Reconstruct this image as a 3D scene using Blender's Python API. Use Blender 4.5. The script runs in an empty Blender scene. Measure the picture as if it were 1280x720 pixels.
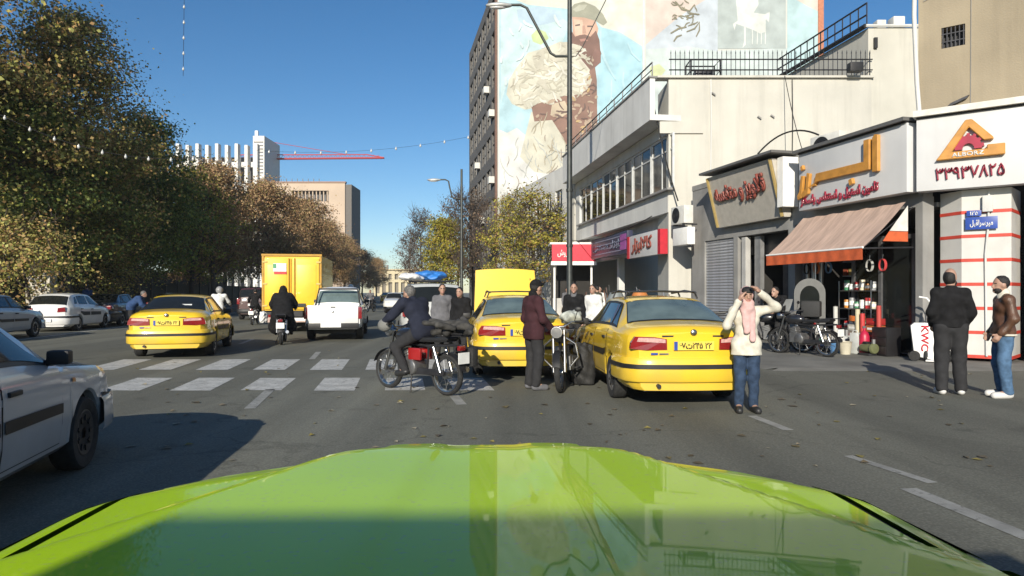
import bpy, bmesh, math, random
import numpy as np
from mathutils import Vector, Matrix

R = math.radians
F, CH = 850.0, 1.5            # focal length in photo pixels, camera height
SUN_AZ, SUN_EL = 13.0, 22.0   # shadows run this many degrees to the right of +Y

# ------------------------------------------------------------------ camera, sky, sun, exposure
SC = bpy.context.scene
COL = SC.collection
cam = bpy.data.cameras.new('camera')
cam.sensor_width = 36.0
cam.lens = 36.0 * F / 1280.0
cam.shift_y = 5.0 / 1280.0
cam.clip_start, cam.clip_end = 0.02, 6000
camo = bpy.data.objects.new('camera', cam)
camo.location = (0, 0, CH)
camo.rotation_euler = (R(90), 0, 0)
COL.objects.link(camo)
SC.camera = camo

W = bpy.data.worlds.new('World')
SC.world = W
W.use_nodes = True
nt = W.node_tree
bg = nt.nodes['Background']
sky = nt.nodes.new('ShaderNodeTexSky')
sky.sky_type = 'NISHITA'
sky.sun_disc = False
sky.sun_elevation = R(SUN_EL)
sky.sun_rotation = R(180 + SUN_AZ)
sky.altitude = 1200
sky.air_density = 1.0
sky.dust_density = 0.6
sky.ozone_density = 2.2
hsv = nt.nodes.new('ShaderNodeHueSaturation'); hsv.inputs['Saturation'].default_value = 1.28
nt.links.new(sky.outputs[0], hsv.inputs['Color']); nt.links.new(hsv.outputs[0], bg.inputs[0])
bg.inputs[1].default_value = 0.092

sl = bpy.data.lights.new('sun', 'SUN')
sl.energy = 4.9
sl.angle = R(0.35)
sl.color = (1.0, 0.925, 0.79)
so = bpy.data.objects.new('sun', sl)
d = Vector((math.sin(R(SUN_AZ)) * math.cos(R(SUN_EL)), math.cos(R(SUN_AZ)) * math.cos(R(SUN_EL)), -math.sin(R(SUN_EL))))
so.rotation_euler = d.to_track_quat('-Z', 'Y').to_euler()
so.location = (-20, -60, 40)
COL.objects.link(so)

vs = SC.view_settings
vs.view_transform = 'Standard'
vs.look = 'None'
vs.exposure = 0.38
vs.gamma = 1.0
vs.use_curve_mapping = False

# ------------------------------------------------------------------ helpers: materials
MATS = {}
def M(name, col, rough=0.6, metal=0.0, var=0.12, scale=6.0, bump=0.0, coat=0.0, spec=0.5, col2=None, detail=4.0, bscale=None, stretch=None, streak=0.0):
    """procedural principled material: base colour broken up by noise, optional fine relief"""
    if name in MATS: return MATS[name]
    m = bpy.data.materials.new(name); m.use_nodes = True
    n = m.node_tree; b = n.nodes['Principled BSDF']
    b.inputs['Roughness'].default_value = rough
    b.inputs['Metallic'].default_value = metal
    b.inputs['Specular IOR Level'].default_value = spec
    if coat:
        b.inputs['Coat Weight'].default_value = coat; b.inputs['Coat Roughness'].default_value = 0.06
    tc = n.nodes.new('ShaderNodeTexCoord')
    vec = tc.outputs['Object']
    if stretch:
        mp = n.nodes.new('ShaderNodeMapping'); mp.inputs['Scale'].default_value = stretch
        n.links.new(vec, mp.inputs[0]); vec = mp.outputs[0]
    nz = n.nodes.new('ShaderNodeTexNoise'); nz.inputs['Scale'].default_value = scale; nz.inputs['Detail'].default_value = detail
    n.links.new(vec, nz.inputs['Vector'])
    cr = n.nodes.new('ShaderNodeValToRGB')
    if col2 is None:
        lo = [max(0, c * (1 - var)) for c in col]; hi = [min(1, c * (1 + var)) for c in col]
    else: lo, hi = col, col2
    cr.color_ramp.elements[0].position = 0.32; cr.color_ramp.elements[1].position = 0.68
    cr.color_ramp.elements[0].color = (*lo, 1); cr.color_ramp.elements[1].color = (*hi, 1)
    n.links.new(nz.outputs[0], cr.inputs[0]); n.links.new(cr.outputs[0], b.inputs['Base Color'])
    if streak:      # rain streaks and grime running down the wall
        ms = n.nodes.new('ShaderNodeMapping'); ms.inputs['Scale'].default_value = (1.6, 1.6, .10); n.links.new(tc.outputs['Object'], ms.inputs[0])
        ns = n.nodes.new('ShaderNodeTexNoise'); ns.inputs['Scale'].default_value = 1.5; ns.inputs['Detail'].default_value = 8; ns.inputs['Roughness'].default_value = .65; n.links.new(ms.outputs[0], ns.inputs['Vector'])
        rs_ = n.nodes.new('ShaderNodeMapRange'); rs_.inputs[1].default_value = .48; rs_.inputs[2].default_value = .72; rs_.inputs[3].default_value = 1.0; rs_.inputs[4].default_value = 1.0 - streak; n.links.new(ns.outputs[0], rs_.inputs[0])
        mm_ = n.nodes.new('ShaderNodeMix'); mm_.data_type = 'RGBA'; mm_.blend_type = 'MULTIPLY'; mm_.inputs[0].default_value = 1.0
        n.links.new(cr.outputs[0], mm_.inputs[6]); n.links.new(rs_.outputs[0], mm_.inputs[7]); n.links.new(mm_.outputs[2], b.inputs['Base Color'])
    if bump:
        n2 = n.nodes.new('ShaderNodeTexNoise'); n2.inputs['Scale'].default_value = bscale or scale * 8; n2.inputs['Detail'].default_value = 3
        n.links.new(vec, n2.inputs['Vector'])
        bp = n.nodes.new('ShaderNodeBump'); bp.inputs['Strength'].default_value = bump; bp.inputs['Distance'].default_value = 0.02
        n.links.new(n2.outputs[0], bp.inputs['Height']); n.links.new(bp.outputs[0], b.inputs['Normal'])
    MATS[name] = m
    return m

def paint(name, col, dust=0.25, coat=1.0, rough=0.42):
    """car paint: clear coat over a base dulled by uneven road dust"""
    if name in MATS: return MATS[name]
    m = M(name, col, rough, 0, 0.06, 2.0, coat=coat)
    n = m.node_tree; b = n.nodes['Principled BSDF']
    tc = n.nodes.new('ShaderNodeTexCoord')
    nz = n.nodes.new('ShaderNodeTexNoise'); nz.inputs['Scale'].default_value = 3.5; nz.inputs['Detail'].default_value = 8
    n.links.new(tc.outputs['Object'], nz.inputs['Vector'])
    sep = n.nodes.new('ShaderNodeSeparateXYZ'); n.links.new(tc.outputs['Object'], sep.inputs[0])
    mr = n.nodes.new('ShaderNodeMapRange'); mr.inputs[1].default_value = 0.9; mr.inputs[2].default_value = 0.2; mr.inputs[3].default_value = 0.15; mr.inputs[4].default_value = 1.0
    n.links.new(sep.outputs['Z'], mr.inputs[0])
    mu = n.nodes.new('ShaderNodeMath'); mu.operation = 'MULTIPLY'; n.links.new(nz.outputs[0], mu.inputs[0]); n.links.new(mr.outputs[0], mu.inputs[1])
    m2 = n.nodes.new('ShaderNodeMath'); m2.operation = 'MULTIPLY'; m2.inputs[1].default_value = dust * 1.4; n.links.new(mu.outputs[0], m2.inputs[0])
    mix = n.nodes.new('ShaderNodeMix'); mix.data_type = 'RGBA'
    old = b.inputs['Base Color'].links[0].from_socket
    n.links.new(m2.outputs[0], mix.inputs[0]); n.links.new(old, mix.inputs[6]); mix.inputs[7].default_value = (0.22, 0.19, 0.15, 1)
    n.links.new(mix.outputs[2], b.inputs['Base Color'])
    ma = n.nodes.new('ShaderNodeMath'); ma.operation = 'MULTIPLY_ADD'; ma.inputs[1].default_value = 0.25 * dust * 2; ma.inputs[2].default_value = 0.012
    n.links.new(nz.outputs[0], ma.inputs[0]); n.links.new(ma.outputs[0], b.inputs['Coat Roughness'])
    return m

def leafmat(name, cols, trans=0.35):
    """foliage: one colour per leaf, light passing through"""
    if name in MATS: return MATS[name]
    m = bpy.data.materials.new(name); m.use_nodes = True
    n = m.node_tree; n.nodes.clear()
    out = n.nodes.new('ShaderNodeOutputMaterial')
    g = n.nodes.new('ShaderNodeNewGeometry')
    cr = n.nodes.new('ShaderNodeValToRGB'); cr.color_ramp.interpolation = 'CONSTANT'
    for i, c in enumerate(cols):
        p = i / len(cols)
        e = cr.color_ramp.elements[i] if i < 2 else cr.color_ramp.elements.new(p)
        e.position = p; e.color = (*c, 1)
    n.links.new(g.outputs['Random Per Island'], cr.inputs[0])
    df = n.nodes.new('ShaderNodeBsdfPrincipled'); df.inputs['Roughness'].default_value = 0.65; df.inputs['Specular IOR Level'].default_value = 0.25
    tr = n.nodes.new('ShaderNodeBsdfTranslucent')
    mx = n.nodes.new('ShaderNodeMixShader'); mx.inputs[0].default_value = trans
    n.links.new(cr.outputs[0], df.inputs['Base Color']); n.links.new(cr.outputs[0], tr.inputs['Color'])
    n.links.new(df.outputs[0], mx.inputs[1]); n.links.new(tr.outputs[0], mx.inputs[2]); n.links.new(mx.outputs[0], out.inputs[0])
    MATS[name] = m
    return m

# ------------------------------------------------------------------ helpers: objects
def link(o, parent=None):
    COL.objects.link(o)
    if parent is not None: o.parent = parent
    return o
def tag(o, label=None, cat=None, group=None, kind=None):
    if label: o['label'] = label
    if cat: o['category'] = cat
    if group: o['group'] = group
    if kind: o['kind'] = kind
    return o
def thing(name, label, cat, loc=(0, 0, 0), rz=0.0, group=None, scale=1.0):
    o = bpy.data.objects.new(name, None); o.empty_display_size = 0.2
    o.location = loc; o.rotation_euler = (0, 0, rz); o.scale = (scale,) * 3
    link(o); return tag(o, label, cat, group)
KIDS = {}
def copy_tree(o, parent=None):
    c = o.copy(); COL.objects.link(c)
    if parent is not None: c.parent = parent
    for ch in list(o.children): copy_tree(ch, c)
    return c
def place(o, loc, rz, label=None, cat=None, group=None, scale=None):
    o.location = loc; o.rotation_euler = (0, 0, rz)
    if scale: o.scale = (scale,) * 3 if not isinstance(scale, tuple) else scale
    return tag(o, label, cat, group)
def G(px, py):
    Y = CH * F / (py - 365.0); return ((px - 640) * Y / F, Y, 0.0)
def P(px, py, Y): return ((px - 640) * Y / F, Y, CH - (py - 365.0) * Y / F)

class MB:
    """collects shapes into ONE mesh"""
    def __init__(s): s.v = []; s.f = []; s.m = []
    def add(s, vs, fs, mi=0):
        o = len(s.v); s.v += [tuple(map(float, p)) for p in vs]
        for f in fs: s.f.append(tuple(i + o for i in f)); s.m.append(mi)
        return s
    def box(s, c, d, rz=0.0, mi=0, rx=0.0, ry=0.0):
        x, y, z = d[0] / 2, d[1] / 2, d[2] / 2
        vs = [Vector((a * x, b * y, e * z)) for a in (-1, 1) for b in (-1, 1) for e in (-1, 1)]
        if rz or rx or ry:
            m = Matrix.Rotation(rz, 3, 'Z') @ Matrix.Rotation(ry, 3, 'Y') @ Matrix.Rotation(rx, 3, 'X')
            vs = [m @ p for p in vs]
        vs = [(p[0] + c[0], p[1] + c[1], p[2] + c[2]) for p in vs]
        return s.add(vs, [(0, 1, 3, 2), (4, 6, 7, 5), (0, 4, 5, 1), (2, 3, 7, 6), (0, 2, 6, 4), (1, 5, 7, 3)], mi)
    def b2(s, x0, x1, y0, y1, z0, z1, mi=0):
        return s.box(((x0 + x1) / 2, (y0 + y1) / 2, (z0 + z1) / 2), (abs(x1 - x0), abs(y1 - y0), abs(z1 - z0)), mi=mi)
    def tube(s, pts, r, n=8, mi=0, cap=True):
        pts = [Vector(p) for p in pts]; k = len(pts)
        rs = [r] * k if not hasattr(r, '__len__') else list(r)
        t0 = (pts[1] - pts[0]).normalized()
        a = Vector((0, 0, 1)) if abs(t0.z) < 0.9 else Vector((1, 0, 0))
        u = t0.cross(a).normalized(); vs = []; fs = []
        for i in range(k):
            t = (pts[min(i + 1, k - 1)] - pts[max(i - 1, 0)])
            t = t.normalized() if t.length > 1e-9 else t0
            u = (u - t * u.dot(t))
            u = u.normalized() if u.length > 1e-6 else t.orthogonal().normalized()
            w = t.cross(u)
            for j in range(n):
                an = 2 * math.pi * j / n
                vs.append(pts[i] + (u * math.cos(an) + w * math.sin(an)) * rs[i])
        for i in range(k - 1):
            for j in range(n):
                fs.append((i * n + j, i * n + (j + 1) % n, (i + 1) * n + (j + 1) % n, (i + 1) * n + j))
        if cap:
            fs.append(tuple(range(n - 1, -1, -1))); fs.append(tuple((k - 1) * n + j for j in range(n)))
        return s.add(vs, fs, mi)
    def lathe(s, prof, n=20, c=(0, 0, 0), axis='Z', mi=0, sx=1.0, sy=1.0):
        vs = []; fs = []; k = len(prof)
        for r, h in prof:
            for j in range(n):
                a = 2 * math.pi * j / n; x, y, z = r * math.cos(a) * sx, r * math.sin(a) * sy, h
                if axis == 'X': x, y, z = z, x, y
                elif axis == 'Y': x, y, z = y, z, x
                vs.append((x + c[0], y + c[1], z + c[2]))
        for i in range(k - 1):
            for j in range(n):
                fs.append((i * n + j, i * n + (j + 1) % n, (i + 1) * n + (j + 1) % n, (i + 1) * n + j))
        if prof[0] == prof[-1]: return s.add(vs, fs, mi)
        if prof[0][0] > 1e-6: fs.append(tuple(range(n - 1, -1, -1)))
        if prof[-1][0] > 1e-6: fs.append(tuple((k - 1) * n + j for j in range(n)))
        return s.add(vs, fs, mi)
    def ell(s, c, r, n=12, k=8, mi=0):
        prof = [(max(1e-7, math.sin(math.pi * i / k)), -math.cos(math.pi * i / k)) for i in range(k + 1)]
        o = len(s.v); s.lathe(prof, n, mi=mi)
        for i in range(o, len(s.v)):
            p = s.v[i]; s.v[i] = (p[0] * r[0] + c[0], p[1] * r[1] + c[1], p[2] * r[2] + c[2])
        return s
    def prism(s, poly, a, b, plane='XY', mi=0):
        n = len(poly)
        def q(p, h):
            if plane == 'XY': return (p[0], p[1], h)
            if plane == 'XZ': return (p[0], h, p[1])
            return (h, p[0], p[1])
        vs = [q(p, a) for p in poly] + [q(p, b) for p in poly]
        fs = [tuple(range(n)), tuple(range(2 * n - 1, n - 1, -1))] + [(i, i + n, (i + 1) % n + n, (i + 1) % n) for i in range(n)]
        return s.add(vs, fs, mi)
    def grid(s, rows, mi=0, close=False):
        r, c = len(rows), len(rows[0])
        vs = [p for row in rows for p in row]
        fs = [(i * c + j, i * c + j + 1, (i + 1) * c + j + 1, (i + 1) * c + j) for i in range(r - 1) for j in range(c - 1)]
        if close: fs += [(i * c + c - 1, i * c, (i + 1) * c, (i + 1) * c + c - 1) for i in range(r - 1)]
        return s.add(vs, fs, mi)
    def xf(s, m, start=0):
        for i in range(start, len(s.v)): s.v[i] = tuple(m @ Vector(s.v[i]))
        return s
    def mesh(s, name, mats, smooth=None, bevel=0.0, seg=2, fixn=True):
        me = bpy.data.meshes.new(name)
        me.from_pydata(s.v, [], s.f)
        mats = mats if isinstance(mats, (list, tuple)) else [mats]
        for m in mats: me.materials.append(m)
        me.polygons.foreach_set('material_index', s.m)
        if fixn or bevel:
            bm = bmesh.new(); bm.from_mesh(me)
            if bevel:
                bmesh.ops.bevel(bm, geom=[e for e in bm.edges if len(e.link_faces) == 2 and e.calc_face_angle(0) > 0.5], offset=bevel, segments=seg, affect='EDGES', profile=0.6, clamp_overlap=True)
            bmesh.ops.recalc_face_normals(bm, faces=bm.faces[:])
            bm.to_mesh(me); bm.free()
        if smooth:
            me.polygons.foreach_set('use_smooth', [True] * len(me.polygons))
            me.set_sharp_from_angle(angle=R(smooth))
        me.update()
        return me
    def build(s, name, mats, parent=None, smooth=None, bevel=0.0, seg=2, fixn=True):
        return link(bpy.data.objects.new(name, s.mesh(name, mats, smooth, bevel, seg, fixn)), parent)

def boxo(name, c, dims, mat, parent=None, bevel=0.0, rz=0.0, rx=0.0, ry=0.0):
    return MB().box(c, dims, rz, 0, rx, ry).build(name, mat, parent, 40 if bevel else None, bevel)
def tubo(name, pts, r, mat, parent=None, n=8):
    return MB().tube(pts, r, n).build(name, mat, parent, 50)

# ------------------------------------------------------------------ lettering (Arabic script joined by hand)
AR = {'ا': 0xFE8D, 'ب': 0xFE8F, 'ت': 0xFE95, 'ج': 0xFE9D, 'ح': 0xFEA1, 'خ': 0xFEA5, 'د': 0xFEA9, 'ر': 0xFEAD, 'ز': 0xFEAF, 'س': 0xFEB1, 'ش': 0xFEB5,
      'ص': 0xFEB9, 'ط': 0xFEC1, 'ع': 0xFEC9, 'غ': 0xFECD, 'ف': 0xFED1, 'ق': 0xFED5, 'ک': 0xFB8E, 'گ': 0xFB92, 'ل': 0xFEDD, 'م': 0xFEE1, 'ن': 0xFEE5,
      'ه': 0xFEE9, 'و': 0xFEED, 'ی': 0xFBFC, 'پ': 0xFB56, 'چ': 0xFB7A}
NOJOIN = set('ادرزو')
def shape(t):
    out = []
    for i, c in enumerate(t):
        if c not in AR: out.append(c); continue
        pj = i > 0 and t[i - 1] in AR and t[i - 1] not in NOJOIN
        nj = i + 1 < len(t) and t[i + 1] in AR and c not in NOJOIN
        k = (3 if pj else 2) if nj else (1 if pj else 0)
        out.append(chr(AR[c] + k))
    s = ''.join(out)
    for k, (a, b) in enumerate(((0xFEDF, 0xFEFB), (0xFEE0, 0xFEFC))): s = s.replace(chr(a) + chr(0xFE8E), chr(b))
    # digits keep their own order
    rev = s[::-1]; res = ''; run = ''
    for c in rev:
        if '۰' <= c <= '۹' or c.isascii() and c.isalnum(): run = c + run
        else: res += run + c; run = ''
    return res + run
def text_mesh(s, w=None, h=None, ext=0.02, bold=0.02, mat=None, name='lettering'):
    """letters standing in the local XZ plane, readable from -Y, lower left at the origin, scaled to w x h"""
    cu = bpy.data.curves.new('t', 'FONT'); cu.body = shape(s) if any(ord(c) > 0x5ff for c in s) else s
    cu.size = 1.0; cu.extrude = 0.0; cu.offset = bold; cu.resolution_u = 3
    o = bpy.data.objects.new('t', cu); COL.objects.link(o)
    me = bpy.data.meshes.new_from_object(o.evaluated_get(bpy.context.evaluated_depsgraph_get()))
    bpy.data.objects.remove(o); bpy.data.curves.remove(cu)
    n = len(me.vertices); co = np.zeros(n * 3, dtype=np.float32); me.vertices.foreach_get('co', co); co = co.reshape(-1, 3)
    x0, y0 = co[:, 0].min(), co[:, 1].min(); dx, dy = np.ptp(co[:, 0]), np.ptp(co[:, 1])
    fx = (w / dx) if w else (h / dy); fy = (h / dy) if h else fx
    bm = bmesh.new(); bm.from_mesh(me)
    for v in bm.verts: v.co = Vector(((v.co.x - x0) * fx, 0, (v.co.y - y0) * fy))
    bmesh.ops.remove_doubles(bm, verts=bm.verts[:], dist=1e-5)
    if ext:
        r = bmesh.ops.extrude_face_region(bm, geom=bm.faces[:])
        for v in [g for g in r['geom'] if isinstance(g, bmesh.types.BMVert)]: v.co.y -= ext
    bmesh.ops.recalc_face_normals(bm, faces=bm.faces[:])
    me2 = bpy.data.meshes.new(name); bm.to_mesh(me2); bm.free(); bpy.data.meshes.remove(me)
    if mat: me2.materials.append(mat)
    return me2
def text(s, x, y, z, mat, parent, w=None, h=None, ext=0.02, bold=0.02, rx=0.0, rz=0.0, ry=0.0, name='lettering'):
    o = link(bpy.data.objects.new(name, text_mesh(s, w, h, ext, bold, mat, name)), parent)
    o.location = (x, y, z); o.rotation_euler = (rx, ry, rz)
    return o

# ------------------------------------------------------------------ materials used throughout
BLACK = M('black_plastic', (0.012, 0.012, 0.013), 0.55, var=0.3)
RUBBER = M('tyre_rubber', (0.02, 0.02, 0.02), 0.85, var=0.3, scale=20, bump=0.2)
STEEL = M('brushed_steel', (0.45, 0.45, 0.45), 0.35, 1.0, 0.15)
CHROME = M('chrome', (0.42, 0.42, 0.42), 0.30, 1.0, 0.15)
DARKSTEEL = M('dark_steel', (0.05, 0.05, 0.055), 0.45, 0.6, 0.25)
GLASS = M('tinted_glass', (0.012, 0.014, 0.014), 0.05, 0, 0.1, spec=0.3)
GLASS2 = M('rear_glass_painted_sky', (0.10, 0.135, 0.13), 0.10, 0, 0.25, 3.0, coat=0.8)  # teal-grey base colour stands in for sky reflected in the pane
RED_LENS = M('red_lens', (0.20, 0.010, 0.012), 0.18, coat=1.0, var=0.2)
PALE_LENS = M('pale_lens', (0.55, 0.33, 0.30), 0.15, coat=1.0, var=0.2, scale=30)
CLEAR_LENS = M('clear_lens', (0.6, 0.6, 0.6), 0.1, coat=1.0)
YELLOW = paint('taxi_yellow', (0.76, 0.50, 0.012), 0.32)
SILVER_RIM = M('rim_silver', (0.33, 0.33, 0.33), 0.35, 0.7, 0.15)
PLATE_Y = M('plate_yellow', (0.72, 0.55, 0.08), 0.4)
PLATE_W = M('plate_white', (0.75, 0.75, 0.72), 0.4)
BLUE = M('sign_blue', (0.02, 0.06, 0.30), 0.4)
WHITE = M('white_paint', (0.78, 0.77, 0.74), 0.55, var=0.06)
INK = M('ink_black', (0.01, 0.01, 0.01), 0.6)
# ================================================================== THE SETTING
rng = random.Random(7)
KR = -0.165                       # sideways drift of the street per metre (its vanishing point lies left of the middle)
RD = math.atan(0.165)             # street heading as a rotation about Z

def asphalt():
    m = bpy.data.materials.new('asphalt'); m.use_nodes = True
    n = m.node_tree; b = n.nodes['Principled BSDF']; b.inputs['Roughness'].default_value = 0.8; b.inputs['Specular IOR Level'].default_value = 0.35
    tc = n.nodes.new('ShaderNodeTexCoord')
    a = n.nodes.new('ShaderNodeTexNoise'); a.inputs['Scale'].default_value = 0.35; a.inputs['Detail'].default_value = 8; a.inputs['Roughness'].default_value = 0.65
    mp = n.nodes.new('ShaderNodeMapping'); mp.inputs['Rotation'].default_value = (0, 0, RD); mp.inputs['Scale'].default_value = (1.0, 0.18, 1)
    n.links.new(tc.outputs['Object'], mp.inputs[0]); n.links.new(mp.outputs[0], a.inputs['Vector'])
    g = n.nodes.new('ShaderNodeTexNoise'); g.inputs['Scale'].default_value = 55; g.inputs['Detail'].default_value = 4
    n.links.new(tc.outputs['Object'], g.inputs['Vector'])
    cr = n.nodes.new('ShaderNodeValToRGB'); cr.color_ramp.elements[0].position = 0.3; cr.color_ramp.elements[1].position = 0.72
    cr.color_ramp.elements[0].color = (0.112, 0.113, 0.092, 1); cr.color_ramp.elements[1].color = (0.180, 0.180, 0.146, 1)
    n.links.new(a.outputs[0], cr.inputs[0])
    mx = n.nodes.new('ShaderNodeMix'); mx.data_type = 'RGBA'; mx.blend_type = 'OVERLAY'; mx.inputs[0].default_value = 0.55
    n.links.new(cr.outputs[0], mx.inputs[6]); n.links.new(g.outputs[0], mx.inputs[7])
    # cracks and patched seams
    vo = n.nodes.new('ShaderNodeTexVoronoi'); vo.feature = 'DISTANCE_TO_EDGE'; vo.inputs['Scale'].default_value = 0.22
    wn = n.nodes.new('ShaderNodeTexNoise'); wn.inputs['Scale'].default_value = 1.6; wn.inputs['Detail'].default_value = 5
    n.links.new(tc.outputs['Object'], wn.inputs['Vector'])
    va = n.nodes.new('ShaderNodeVectorMath'); va.operation = 'MULTIPLY_ADD'; va.inputs[1].default_value = (1.3, 1.3, 0); 
    n.links.new(wn.outputs['Color'], va.inputs[0]); n.links.new(tc.outputs['Object'], va.inputs[2]); n.links.new(va.outputs[0], vo.inputs['Vector'])
    ck = n.nodes.new('ShaderNodeMapRange'); ck.inputs[1].default_value = 0.0; ck.inputs[2].default_value = 0.006; ck.inputs[3].default_value = 0.72; ck.inputs[4].default_value = 1.0
    n.links.new(vo.outputs['Distance'], ck.inputs[0])
    def mul(src, fac, lo, hi, a_, b_):
        r_ = n.nodes.new('ShaderNodeMapRange'); r_.inputs[1].default_value = lo; r_.inputs[2].default_value = hi; r_.inputs[3].default_value = a_; r_.inputs[4].default_value = b_; n.links.new(fac, r_.inputs[0])
        q_ = n.nodes.new('ShaderNodeMix'); q_.data_type = 'RGBA'; q_.blend_type = 'MULTIPLY'; q_.inputs[0].default_value = 1.0; n.links.new(src, q_.inputs[6]); n.links.new(r_.outputs[0], q_.inputs[7]); return q_.outputs[2]
    mp2 = n.nodes.new('ShaderNodeMapping'); mp2.inputs['Rotation'].default_value = (0, 0, RD); mp2.inputs['Scale'].default_value = (1.0, .03, 1); n.links.new(tc.outputs['Object'], mp2.inputs[0])
    ln = n.nodes.new('ShaderNodeTexNoise'); ln.inputs['Scale'].default_value = 1.1; ln.inputs['Detail'].default_value = 5; n.links.new(mp2.outputs[0], ln.inputs['Vector'])
    cur = mul(mx.outputs[2], ln.outputs[0], .4, .65, .82, 1.14)
    st = n.nodes.new('ShaderNodeTexNoise'); st.inputs['Scale'].default_value = 1.3; st.inputs['Detail'].default_value = 6; st.inputs['Roughness'].default_value = .6; n.links.new(tc.outputs['Object'], st.inputs['Vector'])
    cur = mul(cur, st.outputs[0], .60, .72, 1.0, .62)
    pv = n.nodes.new('ShaderNodeTexVoronoi'); pv.inputs['Scale'].default_value = .16; pv.distance = 'CHEBYCHEV'; n.links.new(mp.outputs[0], pv.inputs['Vector'])
    ps = n.nodes.new('ShaderNodeSeparateColor'); n.links.new(pv.outputs['Color'], ps.inputs[0]); cur = mul(cur, ps.outputs[0], 0, 1, .86, 1.10)
    sp_ = n.nodes.new('ShaderNodeTexVoronoi'); sp_.inputs['Scale'].default_value = 40; n.links.new(tc.outputs['Object'], sp_.inputs['Vector']); cur = mul(cur, sp_.outputs['Distance'], .1, .6, 1.18, .88)
    m3 = n.nodes.new('ShaderNodeMix'); m3.data_type = 'RGBA'; m3.blend_type = 'MULTIPLY'; m3.inputs[0].default_value = 1.0
    n.links.new(cur, m3.inputs[6]); n.links.new(ck.outputs[0], m3.inputs[7]); n.links.new(m3.outputs[2], b.inputs['Base Color'])
    bp = n.nodes.new('ShaderNodeBump'); bp.inputs['Strength'].default_value = 0.35; bp.inputs['Distance'].default_value = 0.01
    n.links.new(g.outputs[0], bp.inputs['Height']); n.links.new(bp.outputs[0], b.inputs['Normal'])
    return m
ASPH = asphalt()
road = MB().grid([[(x, y, 0) for x in (-500, -30, 0, 30, 500)] for y in (-100, -20, 0, 20, 60, 200, 1100)]).build('road', ASPH)
tag(road, 'wide worn dark asphalt street running between the trees and the shops', kind='structure')

def worn_paint(name, col):
    m = M(name, col, 0.75, var=0.2, scale=4)
    n = m.node_tree; b = n.nodes['Principled BSDF']
    tc = n.nodes.new('ShaderNodeTexCoord'); nz = n.nodes.new('ShaderNodeTexNoise'); nz.inputs['Scale'].default_value = 13; nz.inputs['Detail'].default_value = 10; nz.inputs['Roughness'].default_value = 0.75
    n.links.new(tc.outputs['Object'], nz.inputs['Vector'])
    cr = n.nodes.new('ShaderNodeValToRGB'); cr.color_ramp.elements[0].position = 0.36; cr.color_ramp.elements[1].position = 0.47
    n.links.new(nz.outputs[0], cr.inputs[0])
    mix = n.nodes.new('ShaderNodeMix'); mix.data_type = 'RGBA'; old = b.inputs['Base Color'].links[0].from_socket
    n.links.new(cr.outputs[0], mix.inputs[0]); mix.inputs[6].default_value = (0.13, 0.13, 0.12, 1); n.links.new(old, mix.inputs[7])
    n.links.new(mix.outputs[2], b.inputs['Base Color'])
    return m
LINE = worn_paint('worn_road_paint', (0.42, 0.42, 0.40))
FAINT = worn_paint('faint_road_paint', (.27, .27, .25))
def mark(name, quad, z=0.004, mat=None):
    return MB().add([(x, y, z) for x, y in quad], [(0, 1, 2, 3)]).build(name, mat or LINE, road)
def street(x0, y): return x0 + KR * y       # x of a line parallel to the street
for row, (y0, y1, xs) in enumerate(((10.35, 11.85, (-6.1, -5.02, -3.95, -2.83, -1.75, -0.7)), (13.1, 15.1, (-8.15, -7.05, -5.95, -4.85, -3.75, -2.68, -1.6)))):
    ym = (y0 + y1) / 2
    for xc in xs:
        a = xc - KR * ym; j = rng.uniform(-.03, .03)
        mark('crosswalk_stripe', [(street(a - .31, y0 + j), y0 + j), (street(a + .31, y0 + j), y0 + j), (street(a + .31, y1 - j), y1 - j), (street(a - .31, y1 - j), y1 - j)])
def dash(p, q, w):
    a, b = Vector(G(*p)[:2]), Vector(G(*q)[:2]); n = Vector((-(b - a).y, (b - a).x)).normalized() * w / 2
    mark('lane_dash', [a + n, a - n, b - n, b + n], mat=FAINT)
dash((312, 511), (338, 487), .14); dash((566, 493), (577, 506), .14); dash((940, 520), (986, 538), .12)
dash((1060, 570), (1166, 604), .10); dash((1135, 611), (1290, 674), .14); dash((390, 449), (398, 440), .13); dash((300, 430), (316, 424), .13)
a0 = -12.0
mark('edge_line', [(street(a0, 14), 14), (street(a0 + .12, 14), 14), (street(a0 + .12, 90), 90), (street(a0, 90), 90)])

# pavements with kerbs
PAVE = M('pavement_concrete', (0.16, 0.157, 0.14), 0.85, var=0.22, scale=1.2, bump=0.3, bscale=40, detail=8)
KERB = M('kerb_stone', (0.22, 0.21, 0.195), 0.85, var=0.2, scale=3, bump=0.3)
SX = 7.35
def pave(name, xk, xo, y0, y1, h, lab):
    s = 1 if xo > xk else -1
    m = MB(); ys = np.linspace(y0, y1, 8)
    k0 = .16 if h > .05 else 0
    m.grid([[(street(xk + s * k0 - s * .25 * (h < .05), y), y, 0), (street(xk + s * k0, y), y, h), (street(xo, y), y, h)] for y in ys])
    m.grid([[(street(xk + s * k0 - s * .25 * (h < .05), y0), y0 - .3, 0), (street(xo, y0), y0 - .3, 0)], [(street(xk + s * k0, y0), y0, h), (street(xo, y0), y0, h)]])
    o = m.build(name, PAVE); tag(o, lab, kind='structure')
    n = int((y1 - y0) / 1.0); L = (y1 - y0) / n
    shared = MB().box((0, 0, h / 2 - .1 + .003), (.16, L - .012, h + .2)).mesh('kerb_stone', KERB, None, 0.012, 1)
    for i in range(min(n, 90) if h > .05 else 0):
        y = y0 + (i + .5) * L; k = link(bpy.data.objects.new('kerb_stone', shared), o); k.location = (street(xk + s * .08, y), y, 0); k.rotation_euler = (0, 0, RD)
    return o
pave('pavement_right', SX, 60, 13.2, 120, 0.03, 'low concrete pavement in front of the shops')
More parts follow.
